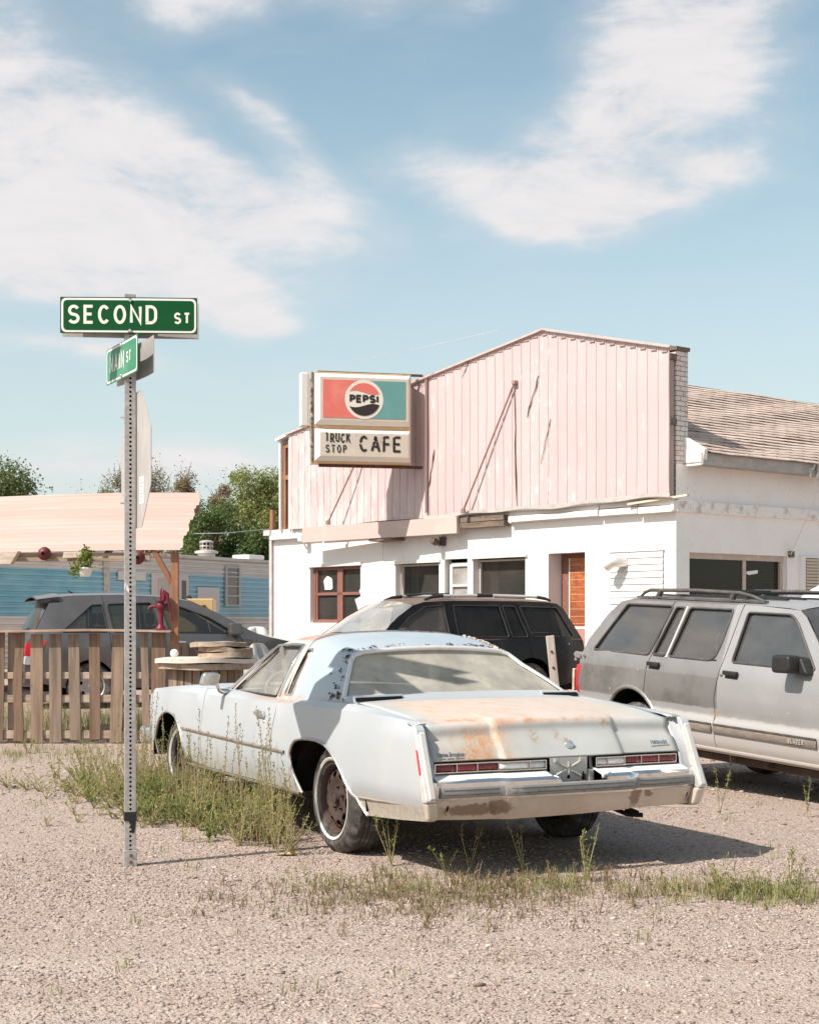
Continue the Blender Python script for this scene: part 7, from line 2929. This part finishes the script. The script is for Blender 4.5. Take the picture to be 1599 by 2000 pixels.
# leaning timber between the coupe and the wagon
ps = thing('timber_post', 'pale squared timber stake leaning between the blue coupe and the silver wagon', 'post', (1.26, 12.55, 0))
mb = MB()
mb.bar((.02, 0, -.05), (-.115, 0, 1.252), .066, .045, up=(0, 1, 0))
mb.build('stake', mat('pale_stake_wood', (.52, .45, .39), .85, var=[(2, .42, .7, (.38, .31, .26), (14, 14, 1.2))], bump=(1, .004, .5, (60, 60, 3))), ps, bevel=.004)
mb = MB()
for t in (.62, .80, .9):
    p = Vector((.02, -.026, -.05)).lerp(Vector((-.115, -.026, 1.252)), t)
    mb.lathe([(0, .004), (.010, .004), (.011, 0)], 8, Matrix.Translation(p) @ Matrix.Rotation(pi / 2, 4, 'X'))
mb.build('stake_nails', M['rusty_steel'], ps)

# ------------------------------------------------------------------ house trailer behind
tr = thing('house_trailer', 'long blue and white ribbed metal house trailer behind the grey crossover', 'trailer', (-7.728, 29.0, 0), atan2(8.0, 4.404))
TL0, TL1, TH = -5.6, 9.3, 2.80


def trailer_mat():
    n = NT('banded_trailer_metal')
    x, y, z = n.xyz()
    f = n.noise(2, 6, .65, (.6, 1, 2))
    g = n.noise(1., 6, .66, (2.2, 1, .25), loc=(1, 2, 0))
    blue = n.mix(n.step(f, .35, .68), (.165, .42, .53), (.25, .50, .58))
    blue = n.mix(n.math('MULTIPLY', n.step(x, 2.2, 3.6), .55), blue, (.39, .56, .63))
    white = n.mix(n.step(f, .45, .7), (.66, .62, .575), (.58, .52, .46))
    white = n.mix(n.math('MULTIPLY', n.step(n.noise(1., 5, .6, (.6, 1, 16)), .52, .68), .5), white, (.46, .37, .30))
    band = n.math('MULTIPLY', n.step(z, 1.445, 1.455), n.step(z, 2.395, 2.385))
    c = n.mix(band, white, blue)
    c = n.mix(n.math('MULTIPLY', n.step(g, .60, .70), .6), c, (.48, .55, .57))
    c = n.mix(n.math('MULTIPLY', n.math('MULTIPLY', n.step(n.noise(1.1, 5), .56, .68), n.step(z, 1.75, 1.5)), .5), c, (.36, .33, .28))
    n.bsdf(c, .42, .15, .5)
    return n.mat


mb = MB()
rows = []
zz = .45
prof = []
while zz < TH:
    prof += [(0, zz), (-.020, zz + .014), (-.024, zz + .04), (-.012, zz + .068), (.004, zz + .076)]
    zz += .105
prof = [p for p in prof if p[1] < TH] + [(0, TH)]
for x in np.linspace(TL0, TL1, 22):
    rows.append([(x, y + .012 * sin(x * 2.1 + z * 3), z) for y, z in prof])
mb.grid(rows)
mb.build('side_skin', trailer_mat(), tr, smooth=35)
mb = MB()
mb.box(TL0, TL1, .03, 2.6, .45, TH - .02)
mb.build('trailer_body', M['white_plastic'], tr)
mb = MB()
mb.grid([[(x, y, TH - .01 + .10 * sin(pi * (y + .06) / 2.72) + .01 * sin(x * 3)) for y in np.linspace(-.06, 2.66, 12)] for x in np.linspace(TL0 - .04, TL1 + .04, 16)])
mb.box(TL0 - .04, TL1 + .04, -.06, -.03, TH - .05, TH + .012)
mb.build('roof', mat('trailer_roof_white', (.64, .60, .56), .6, var=[(2, .5, .75, (.46, .39, .33))]), tr, smooth=40)
mb = MB()
mb.box(3.05 - .09, 3.05 + .09, -.035, .0, .45, TH)
mb.build('seam_strip', mat('seam_buff', (.56, .49, .43), .6, var=[(8, .45, .7, (.42, .34, .28))]), tr)
for x0, x1, z0, z1, rows_ in ((7.25, 7.72, 1.72, 2.60, 4),):
    mb = MB()
    mb.add([(x0, -.030, z0), (x1, -.030, z0), (x1, -.030, z1), (x0, -.030, z1)], [(0, 1, 2, 3)])
    wdw = mb.build('window', mat('louvre_glass', (.20, .18, .165), .3, spec=.6, var=[(30, .4, .7, (.28, .25, .23))]), tr)
    mb = MB()
    for i in range(rows_ + 1):
        z = lerp(z0, z1, i / rows_)
        mb.box(x0 - .05, x1 + .05, -.06, -.02, z - .018, z + .018)
    mb.box(x0 - .06, x0 + .005, -.062, -.018, z0 - .03, z1 + .03)
    mb.box(x1 - .005, x1 + .06, -.062, -.018, z0 - .03, z1 + .03)
    mb.build('window_frame', M['alu'], wdw, bevel=.004)
mb = MB()
mb.box(4.50, 5.80, -.05, -.02, .6, 2.40)
df = mb.build('door_frame', mat('door_surround', (.64, .58, .53), .6), tr, bevel=.006)
mb = MB()
mb.box(4.72, 5.42, -.065, -.045, .62, 2.28)
mb.build('door', mat('trailer_door', (.56, .49, .44), .6, var=[(8, .45, .7, (.60, .54, .49))]), df, bevel=.004)
mb = MB()
mb.box(5.55, 5.70, -.058, -.045, 1.4, 2.25)
mb.build('side_light', mat('side_light_dark', (.10, .085, .075), .3, spec=.6), df)
mb = MB()
mb.box(6.15, 6.98, -.035, -.016, 1.55, 2.12)
mb.build('patch_panel', mat('pale_patch', (.66, .63, .60), .6), tr, bevel=.004)
mb = MB()
mb.box(3.4, 4.3, -.05, -.02, 2.22, 2.40)
mb.build('light_panel', mat('pale_patch_b', (.68, .64, .60), .6), tr)
mb = MB()
Mx = Matrix.Translation((7.0, .35, TH))
mb.lathe([(.20, .0), (.20, .10), (.27, .11), (.27, .16), (.19, .18), (.12, .19), (.12, .22)], 20, Mx)
vt = mb.build('roof_vent', mat('vent_galv', (.58, .54, .50), .5, .4), tr, smooth=40)
mb = MB()
for i in range(10):
    a = 2 * pi * i / 10
    mb.box(-.018, .018, -.012, .012, .20, .36, M=Mx @ Matrix.Rotation(a, 4, 'Z') @ Matrix.Translation((.135, 0, 0)))
mb.lathe([(.0, .42), (.10, .41), (.165, .38), (.165, .355), (.0, .355)], 20, Mx)
mb.lathe([(.155, .26), (.16, .275), (.155, .29)], 20, Mx)
mb.build('vent_cage', mat('vent_cage_grey', (.52, .47, .43), .5, .4), vt, smooth=40)
mb = MB()
mb.lathe([(.105, .20), (.105, .36)], 16, Mx)
mb.build('vent_throat', M['dark'], vt)
mb = MB()
mb.box(8.35, 9.0, .1, .6, TH + .02, TH + .13)
mb.build('roof_box', M['white_plastic'], tr, bevel=.03)

# buff site box, wrapped bundles, pole
gb = thing('equipment_box', 'buff yellow metal equipment box with black latches beside the grey crossover', 'box', (-3.98, 28.3, 0), radians(4))
GBM = mat('buff_enamel', (.56, .385, .17), .5, var=[(3, .45, .75, (.60, .43, .21)), (30, .68, .76, (.32, .2, .1))])
mb = MB()
mb.box(-.66, .37, .0, .8, .40, 1.775)
bx = mb.build('box_body', GBM, gb, bevel=.02)
mb = MB()
mb.box(-.64, .22, -.012, -.002, .45, 1.62)
mb.build('box_door', GBM, bx, bevel=.004)
for x in (-.22, .20):
    mb = MB()
    mb.box(x - .035, x + .035, -.045, -.012, 1.59, 1.655)
    mb.build('latch', M['black_plastic'], bx, bevel=.006)
mb = MB()
mb.lathe([(.06, 0), (.065, .03), (.03, .06), (0, .065)], 12, Matrix.Translation((-.10, .3, 1.775)))
mb.build('filler_cap', M['black_plastic'], bx, smooth=40)
mb = MB()
mb.box(-.6, .3, .05, .75, .0, .41)
mb.build('box_skid', M['dark'], gb)


def bundle(name, label, loc, sx, sy, sz, mt, seed):
    rd = random.Random(seed)
    mb = MB()
    rows = []
    ph = [rd.uniform(0, 6.28) for _ in range(6)]
    for i in range(14):
        t = i / 13 * pi / 2 * 1.0
        row = []
        for j in range(36):
            a = 2 * pi * j / 36
            k = 1 + .09 * sin(3 * a + ph[0]) + .06 * sin(7 * a + ph[1] + 3 * t) + .04 * sin(13 * a + ph[2])
            row.append((sx * k * cos(a) * cos(t)**.5, sy * k * sin(a) * cos(t)**.5, sz * sin(t) * (1 + .12 * sin(2 * a + ph[3]))))
        rows.append(row)
    mb.grid(rows, wrap=True)
    o = mb.build(name, mt, None, smooth=50)
    o.location = loc
    tag(o, label, 'tarp')
    return o


bundle('tarp_bundle', 'white plastic wrapped bundle heaped at the far corner of the cafe', (-2.80, 28.0, 0), .34, .4, 1.13, mat('white_tarp', (.72, .70, .69), .45, var=[(5, .45, .7, (.60, .58, .57))]), 2)
bundle('tarp_bundle', 'grey plastic wrapped bundle heaped behind the spool table', (-1.74, 17.6, 0), .24, .3, 1.0, mat('grey_tarp', (.36, .35, .34), .4, var=[(5, .4, .7, (.48, .47, .46))]), 5)
wt_ = bundle('tarp_bundle', 'white tarp stretched over something behind the silver wagon at the right edge', (4.42, 15.9, 0), .85, .6, 1.60, mat('white_sheet', (.80, .78, .76), .5), 8)
up_ = thing('utility_pole', 'reddish wooden pole rising beside the far end of the cafe', 'pole', (-3.62, 40.5, 0))
mb = MB()
mb.tube([(0, 0, -.1), (.02, 0, 4.28)], [.085, .075], 10)
mb.build('pole_shaft', M['wood_red'], up_, smooth=60)
o = MB().tube([(-5.3, 38.0, 3.52), (-4.6, 38.5, 3.56), (-3.64, 40.4, 3.78)], .010, 4).build('garden_wire', M['white_plastic'])
tag(o, 'pale wire running from the trailer roof to the wooden pole', 'wire')
# ------------------------------------------------------------------ trees
def tree(name, label, loc, h, crown, n, size, lm, seed, trunk_r=.16, clumps=26, shape='round', twig=0, group='trees beyond the trailer', base=.25):
    rd = random.Random(seed)
    t = thing(name, label, 'tree', loc, 0, group)
    mb = MB()
    cz = h * (base + (1 - base) / 2)
    mb.tube([(0, 0, -.1), (rd.uniform(-.1, .1), rd.uniform(-.1, .1), h * .3), (rd.uniform(-.2, .2), rd.uniform(-.2, .2), h * .62)], [trunk_r, trunk_r * .75, trunk_r * .4], 9)
    cl = []
    for i in range(clumps):
        u = rd.uniform(-1, 1)
        a = rd.uniform(0, 6.28)
        r = rd.random()**.45
        zz = u * r
        q = sqrt(max(0, r * r - zz * zz))
        k = 1.0
        if shape == 'cone':
            k = 1.15 - .75 * (zz + 1) / 2
        p = Vector((crown[0] * q * cos(a) * k, crown[1] * q * sin(a) * k, cz + crown[2] * zz))
        cl.append((p, rd.uniform(.22, .42) * min(crown)))
        if i % 2 == 0:
            s = Vector((0, 0, h * rd.uniform(.22, .5)))
            mid = s.lerp(p, .5) + Vector((rd.uniform(-.15, .15), rd.uniform(-.15, .15), .12))
            mb.tube([s, mid, p], [trunk_r * .38, trunk_r * .24, trunk_r * .08], 6)
    if twig:
        for i in range(twig):
            p, r = rd.choice(cl)
            d = Vector((rd.gauss(0, .35), rd.gauss(0, .35), 1)).normalized()
            mb.tube([p - d * .1, p + d * rd.uniform(.3, .75)], [.014, .004], 4)
    mb.build('trunk', M['bark'], t, smooth=60)
    lv = MB()
    pts = []
    per = n // len(cl)
    for p, r in cl:
        for _ in range(int(per * rd.uniform(.55, 1.45))):
            d = Vector((rd.gauss(0, 1), rd.gauss(0, 1), rd.gauss(0, .8)))
            d = d.normalized() * r * rd.random()**.42 * (1.15 if rd.random() < .06 else 1)
            pts.append(p + d)
    if twig:
        for i in range(twig):
            p, r = rd.choice(cl)
            d = Vector((rd.gauss(0, .3), rd.gauss(0, .3), 1)).normalized()
            L = rd.uniform(.4, 1.0)
            for k in range(9):
                pts.append(p + d * L * k / 8 + Vector((rd.gauss(0, .04), rd.gauss(0, .04), 0)))
    leaves(lv, pts, size, rd, .7)
    lv.build('crown', lm, t, fix=False)
    return t


LG = leafmat('deep_green_leaves', (0.142, 0.182, 0.061), (0.088, 0.121, 0.038), (0.230, 0.263, 0.101))
LO = leafmat('olive_grey_leaves', (0.317, 0.297, 0.189), (0.230, 0.216, 0.135), (0.459, 0.419, 0.297))
LD = leafmat('dark_green_leaves', (0.15, 0.21, 0.07), (0.09, 0.135, 0.042), (0.235, 0.30, 0.105))
LL = leafmat('yellow_green_leaves', (0.324, 0.351, 0.128), (0.216, 0.250, 0.081), (0.446, 0.459, 0.196))
LR = leafmat('brown_green_leaves', (0.338, 0.257, 0.162), (0.230, 0.182, 0.108), (0.459, 0.351, 0.230))
tree('broadleaf_tree', 'dense dark green tree at the left edge above the canopy', (-12.15, 45, 0), 6.0, (2.0, 1.7, 1.9), 30000, .085, LG, 1, clumps=80, base=.38, shape='cone')
tree('olive_tree', 'feathery olive grey tree straddling the sign post behind the canopy', (-7.95, 46, 0), 5.95, (1.5, 1.3, 1.8), 20000, .065, LO, 2, clumps=60, twig=170, base=.40)
tree('olive_tree', 'smaller feathery olive grey tree just left of the sign post', (-9.05, 47, 0), 5.35, (.85, .8, 1.4), 8000, .065, LO, 3, clumps=26, twig=60, base=.45)
tree('shrub', 'low brownish shrub peeping over the canopy left of the olive tree', (-10.0, 46, 0), 4.95, (.80, .7, .9), 6000, .06, LR, 4, clumps=16, twig=24, base=.6)
tree('shrub', 'brownish feathery shrub between the olive tree and the dark bushes', (-6.25, 45, 0), 5.7, (1.25, .9, 1.7), 17000, .06, LR, 5, clumps=28, twig=50, base=.4)
tree('bushy_tree', 'big dark green bushy tree behind the white roof vent', (-5.60, 42, 0), 5.0, (1.45, 1.2, 1.9), 28000, .08, LD, 6, clumps=60, base=.15)
tree('bushy_tree', 'dark green bushy tree low beside the wooden pole', (-4.25, 42.5, 0), 4.3, (1.05, 1.0, 1.7), 20000, .08, LD, 7, clumps=44, base=.15, twig=20)
tree('broadleaf_tree', 'pale yellow green tree against the left end of the cafe', (-4.70, 49, 0), 6.5, (1.45, 1.3, 1.45), 22000, .08, LL, 8, clumps=44, base=.5)
tree('broadleaf_tree', 'yellow green tree mostly hidden behind the cafe wall', (-2.7, 50, 0), 6.0, (1.5, 1.3, 1.8), 12000, .08, LL, 9, clumps=28, base=.4)

# ------------------------------------------------------------------ weeds
WG = leafmat('weed_green', (.33, .345, .10), (.235, .265, .07), (.47, .46, .18), .35)
WD = leafmat('weed_dry', (.40, .34, .18), (.31, .26, .13), (.48, .41, .23), .3)
WY = leafmat('weed_yellow', (.45, .43, .14), (.35, .345, .10), (.56, .53, .22), .35)
WDK = leafmat('weed_deep_green', (.18, .235, .07), (.12, .17, .046), (.29, .33, .11), .3)


def weed(mb, x, y, h, rd, stems=4, leafn=26, spread=.12, leaf=.022, seed_head=True, z0=0.0):
    """upright branching weed: thin stems, narrow leaves, beaded tips (m 0 green, 1 dry stem)"""
    for s in range(stems):
        a = rd.uniform(0, 6.28)
        hh = h * rd.uniform(.6, 1.05)
        dx, dy = spread * rd.uniform(.2, 1) * cos(a), spread * rd.uniform(.2, 1) * sin(a)
        P = [Vector((x, y, z0)), Vector((x + dx * .4, y + dy * .4, z0 + hh * .4)), Vector((x + dx * .8, y + dy * .8, z0 + hh * .75)), Vector((x + dx + rd.gauss(0, .015), y + dy, z0 + hh))]
        mb.tube(P, [.0032, .0026, .0018, .0010], 3, m=1, cap=False)

        def at(t):
            k = min(2, int(t * 3))
            return P[k].lerp(P[k + 1], t * 3 - k)
        # side shoots
        shoots = []
        for b in range(int(3 + hh * 9)):
            t = rd.uniform(.12, .92)
            p = at(t)
            d = Vector((rd.gauss(0, 1), rd.gauss(0, 1), rd.uniform(.5, 1.6))).normalized() * hh * rd.uniform(.08, .22) * (1.15 - t)
            mb.add([p, p + d, p + d * .5 + Vector((.0016, .0, .001))], [(0, 1, 2)], 1)
            shoots.append((p, d))
        for q in range(leafn):
            if shoots and rd.random() < .72:
                p, d = rd.choice(shoots)
                p = p + d * rd.random()
            else:
                p = at(rd.random()**.8)
            up = Vector((rd.gauss(0, 1), rd.gauss(0, 1), rd.uniform(-.1, 1.3))).normalized()
            l = leaf * rd.uniform(.6, 1.4)
            w = Vector((-up.y, up.x, rd.uniform(-.4, .4))).normalized() * l * .15
            mb.add([p, p + up * l * .5 + w, p + up * l, p + up * l * .5 - w], [(0, 1, 2, 3)], 0)
        if seed_head:
            for q in range(int(hh * 34)):
                t = rd.uniform(.55, 1.0)
                p = at(t) + Vector((rd.gauss(0, .005), rd.gauss(0, .005), 0))
                mb.add([p, p + Vector((.0035, .001, .006)), p + Vector((0, 0, .013)), p + Vector((-.0035, -.001, .006))], [(0, 1, 2, 3)], 0 if rd.random() < .5 else 1)


def carp(p):
    """coupe-local ground point -> world"""
    c, s = cos(radians(26.2)), sin(radians(26.2))
    return (.32 + p[0] * c - p[1] * s, 9.50 + p[0] * s + p[1] * c)


rd = random.Random(77)
# thicket along the left flank of the coupe: bushy green plants below, pale seed stalks above
mb = MB()
for i in range(275):
    yl = rd.uniform(-.0, 4.5)
    dist = abs(rd.gauss(.08, .26)) * (1.0 if yl > .6 else .75)
    if yl > 3.0:
        dist = abs(rd.gauss(.2, .36))
    xl = -.93 - dist
    if rd.random() < .16 and yl > .5:
        xl = -.93 + rd.uniform(.0, .25)
    if yl < .42 and xl > -1.05:
        continue
    wx, wy = carp((xl, yl))
    near = max(0.0, 1 - dist / .8)
    h = rd.uniform(.14, .40) * (.5 + .6 * near)
    tall = rd.random() < .17 and dist < .40
    if tall:
        h = rd.uniform(.5, .86)
    dry = rd.random() < (.55 if tall else .30)
    b0 = len(mb.m)
    if tall:
        weed(mb, wx, wy, h, rd, rd.randint(1, 3), 22, .09, .020)
    else:
        weed(mb, wx, wy, h, rd, rd.randint(4, 7), 22, .10 + .14 * (1 - near) + .05 * rd.random(), .020, rd.random() < .5)
    mb.m[b0:] = [q if not dry else (1 if q == 0 else 1) for q in mb.m[b0:]]
    if not dry and rd.random() < .40:
        mb.m[b0:] = [2 if q == 0 else q for q in mb.m[b0:]]
for i in range(75):       # low skirt spreading to the left, towards the post
    wx, wy = rd.gauss(-1.65, .33), rd.gauss(10.9, .38)
    b0 = len(mb.m)
    weed(mb, wx, wy, rd.uniform(.05, .18), rd, 4, 20, .11, .020, False)
    if rd.random() < .4:
        mb.m[b0:] = [1] * (len(mb.m) - b0)
kind(mb.build('weed_thicket', [WG, WD, WY], fix=False), 'stuff')
mb = MB()
for i in range(75):
    yl = rd.uniform(.7, 3.6)
    wx, wy = carp((-.98 - abs(rd.gauss(0, .25)), yl))
    weed(mb, wx, wy, rd.uniform(.12, .26), rd, 4, 40, .14, .030, False)
kind(mb.build('undergrowth', [WDK, WG], fix=False), 'stuff')

# sparse grass and seedlings in the gravel
mb = MB()


def blades(mb, x, y, n, h, sp, rd):
    for _ in range(n):
        px, py = rd.gauss(x, sp), rd.gauss(y, sp)
        a = rd.uniform(0, 6.28)
        hh = h * rd.uniform(.4, 1.1)
        d = Vector((cos(a), sin(a), 0)) * hh * rd.uniform(.1, .6)
        w = Vector((-sin(a), cos(a), 0)) * rd.uniform(.0012, .0026)
        p = Vector((px, py, 0))
        q = p + d * .35 + Vector((0, 0, hh * .6))
        e = p + d + Vector((0, 0, hh))
        mb.add([p - w, p + w, q + w * .8, q - w * .8, e], [(0, 1, 2, 3), (3, 2, 4)], 0 if rd.random() < .62 else 1)


for i in range(80):        # band of green in front of the coupe, right
    t = rd.random()
    x, y = lerp(.65, 2.25, t) + rd.gauss(0, .12), lerp(8.1, 7.55, t) + rd.gauss(0, .20)
    blades(mb, x, y, int(30 * rd.random()**1.5) + 3, .07 * rd.uniform(.5, 1.2), .045, rd)
for i in range(44):
    x, y = rd.gauss(1.68, .27), rd.gauss(7.66, .15)
    blades(mb, x, y, int(34 * rd.random()**1.3) + 3, .10 * rd.uniform(.4, 1.2), .05, rd)
for i in range(26):
    weed(mb, rd.gauss(1.7, .26), rd.gauss(7.66, .14), rd.uniform(.05, .17), rd, 4, 22, .07, .018, False)
for i in range(80):
    x, y = rd.gauss(.05, .42), rd.gauss(7.85, .28)
    blades(mb, x, y, 14, .06, .05, rd)
for i in range(70):
    x, y = rd.uniform(-3.2, 3.2), rd.uniform(5.6, 14)
    if abs(x - .3) < 1.3 and 8.3 < y < 13:
        continue
    blades(mb, x, y, 12, .06, .04, rd)
for i in range(60):
    x, y = rd.gauss(-3.9, .6), rd.gauss(15.6, .7)
    blades(mb, x, y, 18, .10, .06, rd)
for i in range(180):        # rough grass seen through the pickets
    x, y = rd.uniform(-6, -2.6), rd.uniform(17.6, 21.5)
    blades(mb, x, y, 26, .30, .14, rd)
kind(mb.build('gravel_grass', [leafmat('grass_green', (.26, .285, .09), (.18, .21, .06), (.36, .36, .14), .3), WD], fix=False), 'stuff')
mb = MB()
for i in range(460):
    x, y = rd.gauss(.12, .50), rd.gauss(7.62, .33)
    blades(mb, x, y, 7, .035, .03, rd)
    if rd.random() < .3:
        weed(mb, x, y, rd.uniform(.03, .10), rd, 2, 9, .03, .014, False)
for i in range(120):
    x, y = rd.gauss(1.0, .5), rd.gauss(7.9, .25)
    weed(mb, x, y, rd.uniform(.04, .12), rd, 2, 10, .03, .016, False)
kind(mb.build('dry_groundcover', [leafmat('dry_cover', (.25, .185, .10), (.19, .135, .07), (.32, .25, .14), .25), leafmat('dry_cover_stems', (.30, .22, .13), (.22, .15, .09), (.36, .28, .18), .25)], fix=False), 'stuff')

# single weeds that can be told apart
SOLO = [
    (-.10, 8.62, .36, 5, 'tall branching weed by the rear wheel of the blue coupe'),
    (.33, 8.42, .28, 3, 'slender weed in front of the coupe bumper, left of centre'),
    (.62, 8.30, .30, 3, 'slender weed under the licence bracket of the coupe'),
    (.20, 8.30, .20, 3, 'short weed beside the slender weeds before the bumper'),
    (.93, 8.10, .30, 4, 'weed with fine seed heads in the shadow before the bumper'),
    (2.20, 10.9, .43, 2, 'single tall spiky weed beside the right end of the bumper'),
    (2.78, 10.75, .33, 2, 'dark weed before the shade under the silver wagon'),
    (1.98, 8.0, .20, 4, 'bushy weed in the green strip at the lower right'),
    (-2.92, 12.7, .26, 5, 'green weed clump left of the sign post'),
    (-3.0, 14.1, .22, 5, 'green weed tuft at the foot of the pickets'),
    (-3.95, 15.9, .20, 5, 'small green tuft at the left edge before the fence'),
    (2.05, 7.42, .16, 5, 'leafy tuft at the right edge of the gravel'),
    (1.06, 13.3, .62, 4, 'dried flowering weed behind the leaning timber'),
]
for x, y, h, st, lb in SOLO:
    w = MB()
    weed(w, x, y, h, rd, st, 40, .10 if h < .3 else .13, .026 if y > 8.9 else .020, True)
    w.v = [(a - x, b - y, c) for a, b, c in w.v]
    o = w.build('weed', [WG if 'dark' not in lb and 'dried' not in lb else (WDK if 'dark' in lb else WD), WD], fix=False)
    o.location = (x, y, 0)
    tag(o, lb, 'weed', 'single weeds in the gravel lot')

# ------------------------------------------------------------------ loose stones
ico = bmesh.new()
bmesh.ops.create_icosphere(ico, subdivisions=1, radius=1)
IV = np.array([v.co[:] for v in ico.verts])
IF = np.array([[v.index for v in f.verts] for f in ico.faces])
ico.free()


def stones(name, n, place, smin, smax, pw, seed):
    g = np.random.default_rng(seed)
    pos = place(g, n)
    n = len(pos)
    s = smin + (smax - smin) * g.random(n)**pw
    sc = s[:, None] * np.stack([.7 + .9 * g.random(n), .7 + .6 * g.random(n), .28 + .34 * g.random(n)], 1)
    V = IV[None] * (1 + .30 * g.standard_normal((n, 12, 1)).clip(-1.5, 1.3)) * sc[:, None, :]
    th = g.random(n) * 2 * pi
    tl = g.normal(0, .28, n)
    c, s_ = np.cos(tl), np.sin(tl)
    V = np.stack([V[..., 0], V[..., 1] * c[:, None] - V[..., 2] * s_[:, None], V[..., 1] * s_[:, None] + V[..., 2] * c[:, None]], -1)
    c, s_ = np.cos(th), np.sin(th)
    V = np.stack([V[..., 0] * c[:, None] - V[..., 1] * s_[:, None], V[..., 0] * s_[:, None] + V[..., 1] * c[:, None], V[..., 2]], -1)
    V += np.concatenate([pos, (sc[:, 2:] * .35)], 1)[:, None, :]
    F = (IF[None] + 12 * np.arange(n)[:, None, None]).reshape(-1)
    me = bpy.data.meshes.new(name)
    me.vertices.add(n * 12)
    me.vertices.foreach_set('co', V.reshape(-1))
    me.loops.add(len(F))
    me.loops.foreach_set('vertex_index', F.astype(np.int32))
    me.polygons.add(len(F) // 3)
    me.polygons.foreach_set('loop_start', np.arange(0, len(F), 3, dtype=np.int32))
    me.update(calc_edges=True)
    me.materials.append(M['stone'])
    o = bpy.data.objects.new(name, me)
    COL.objects.link(o)
    kind(o, 'stuff')
    return o


def near_place(g, n):
    y = 4.7 + 9.3 * g.random(n)**1.45
    x = (g.random(n) * 2 - 1) * (.30 * y + .9)
    # thinner where traffic has packed the fines
    keep = g.random(n) < np.clip(.42 + .5 * np.exp(-((y - 8.0) / 1.25)**2) + .28 * np.sin(x * 1.3 + y * .9) * np.sin(y * 2.1), .12, 1)
    return np.stack([x, y], 1)[keep]


stones('gravel_stones', 120000, near_place, .0032, .0102, 2.0, 3)
stones('pebbles', 1900, near_place, .009, .020, 2.8, 4)


def far_place(g, n):
    y = 12 + 12 * g.random(n)
    x = (g.random(n) * 2 - 1) * (.30 * y + .5)
    return np.stack([x, y], 1)


stones('far_stones', 9000, far_place, .006, .022, 2.5, 5)

# litter on the gravel
mb = MB()
mb.tube([(0, 0, .012), (.16, .03, .016), (.33, .02, .010), (.52, .05, .008)], [.004, .006, .005, .003], 5)
o = mb.build('twig', mat('grey_twig', (.46, .37, .30), .9), None)
o.location, o.rotation_euler = (1.62, 11.3, 0), (0, 0, -.12)
tag(o, 'thin pale twig lying on the gravel right of the coupe', 'twig')
mb = MB()
mb.add([(0, -.02, .004), (.04, -.035, .016), (.10, -.02, .010), (.125, .0, .004), (.09, .03, .018), (.03, .028, .008)], [(0, 1, 2, 3, 4, 5)])
o = mb.build('dry_leaf', mat('yellow_leaf', (.56, .39, .16), .8), None)
o.location = (-.78, 9.0, 0)
tag(o, 'yellow dry leaf on the gravel in front of the coupe rear wheel', 'leaf')
g = MB()
g.add([(-400, -60, 0), (400, -60, 0), (400, 900, 0), (-400, 900, 0)], [(0, 1, 2, 3)])
kind(g.build('ground', M['gravel']), 'structure')
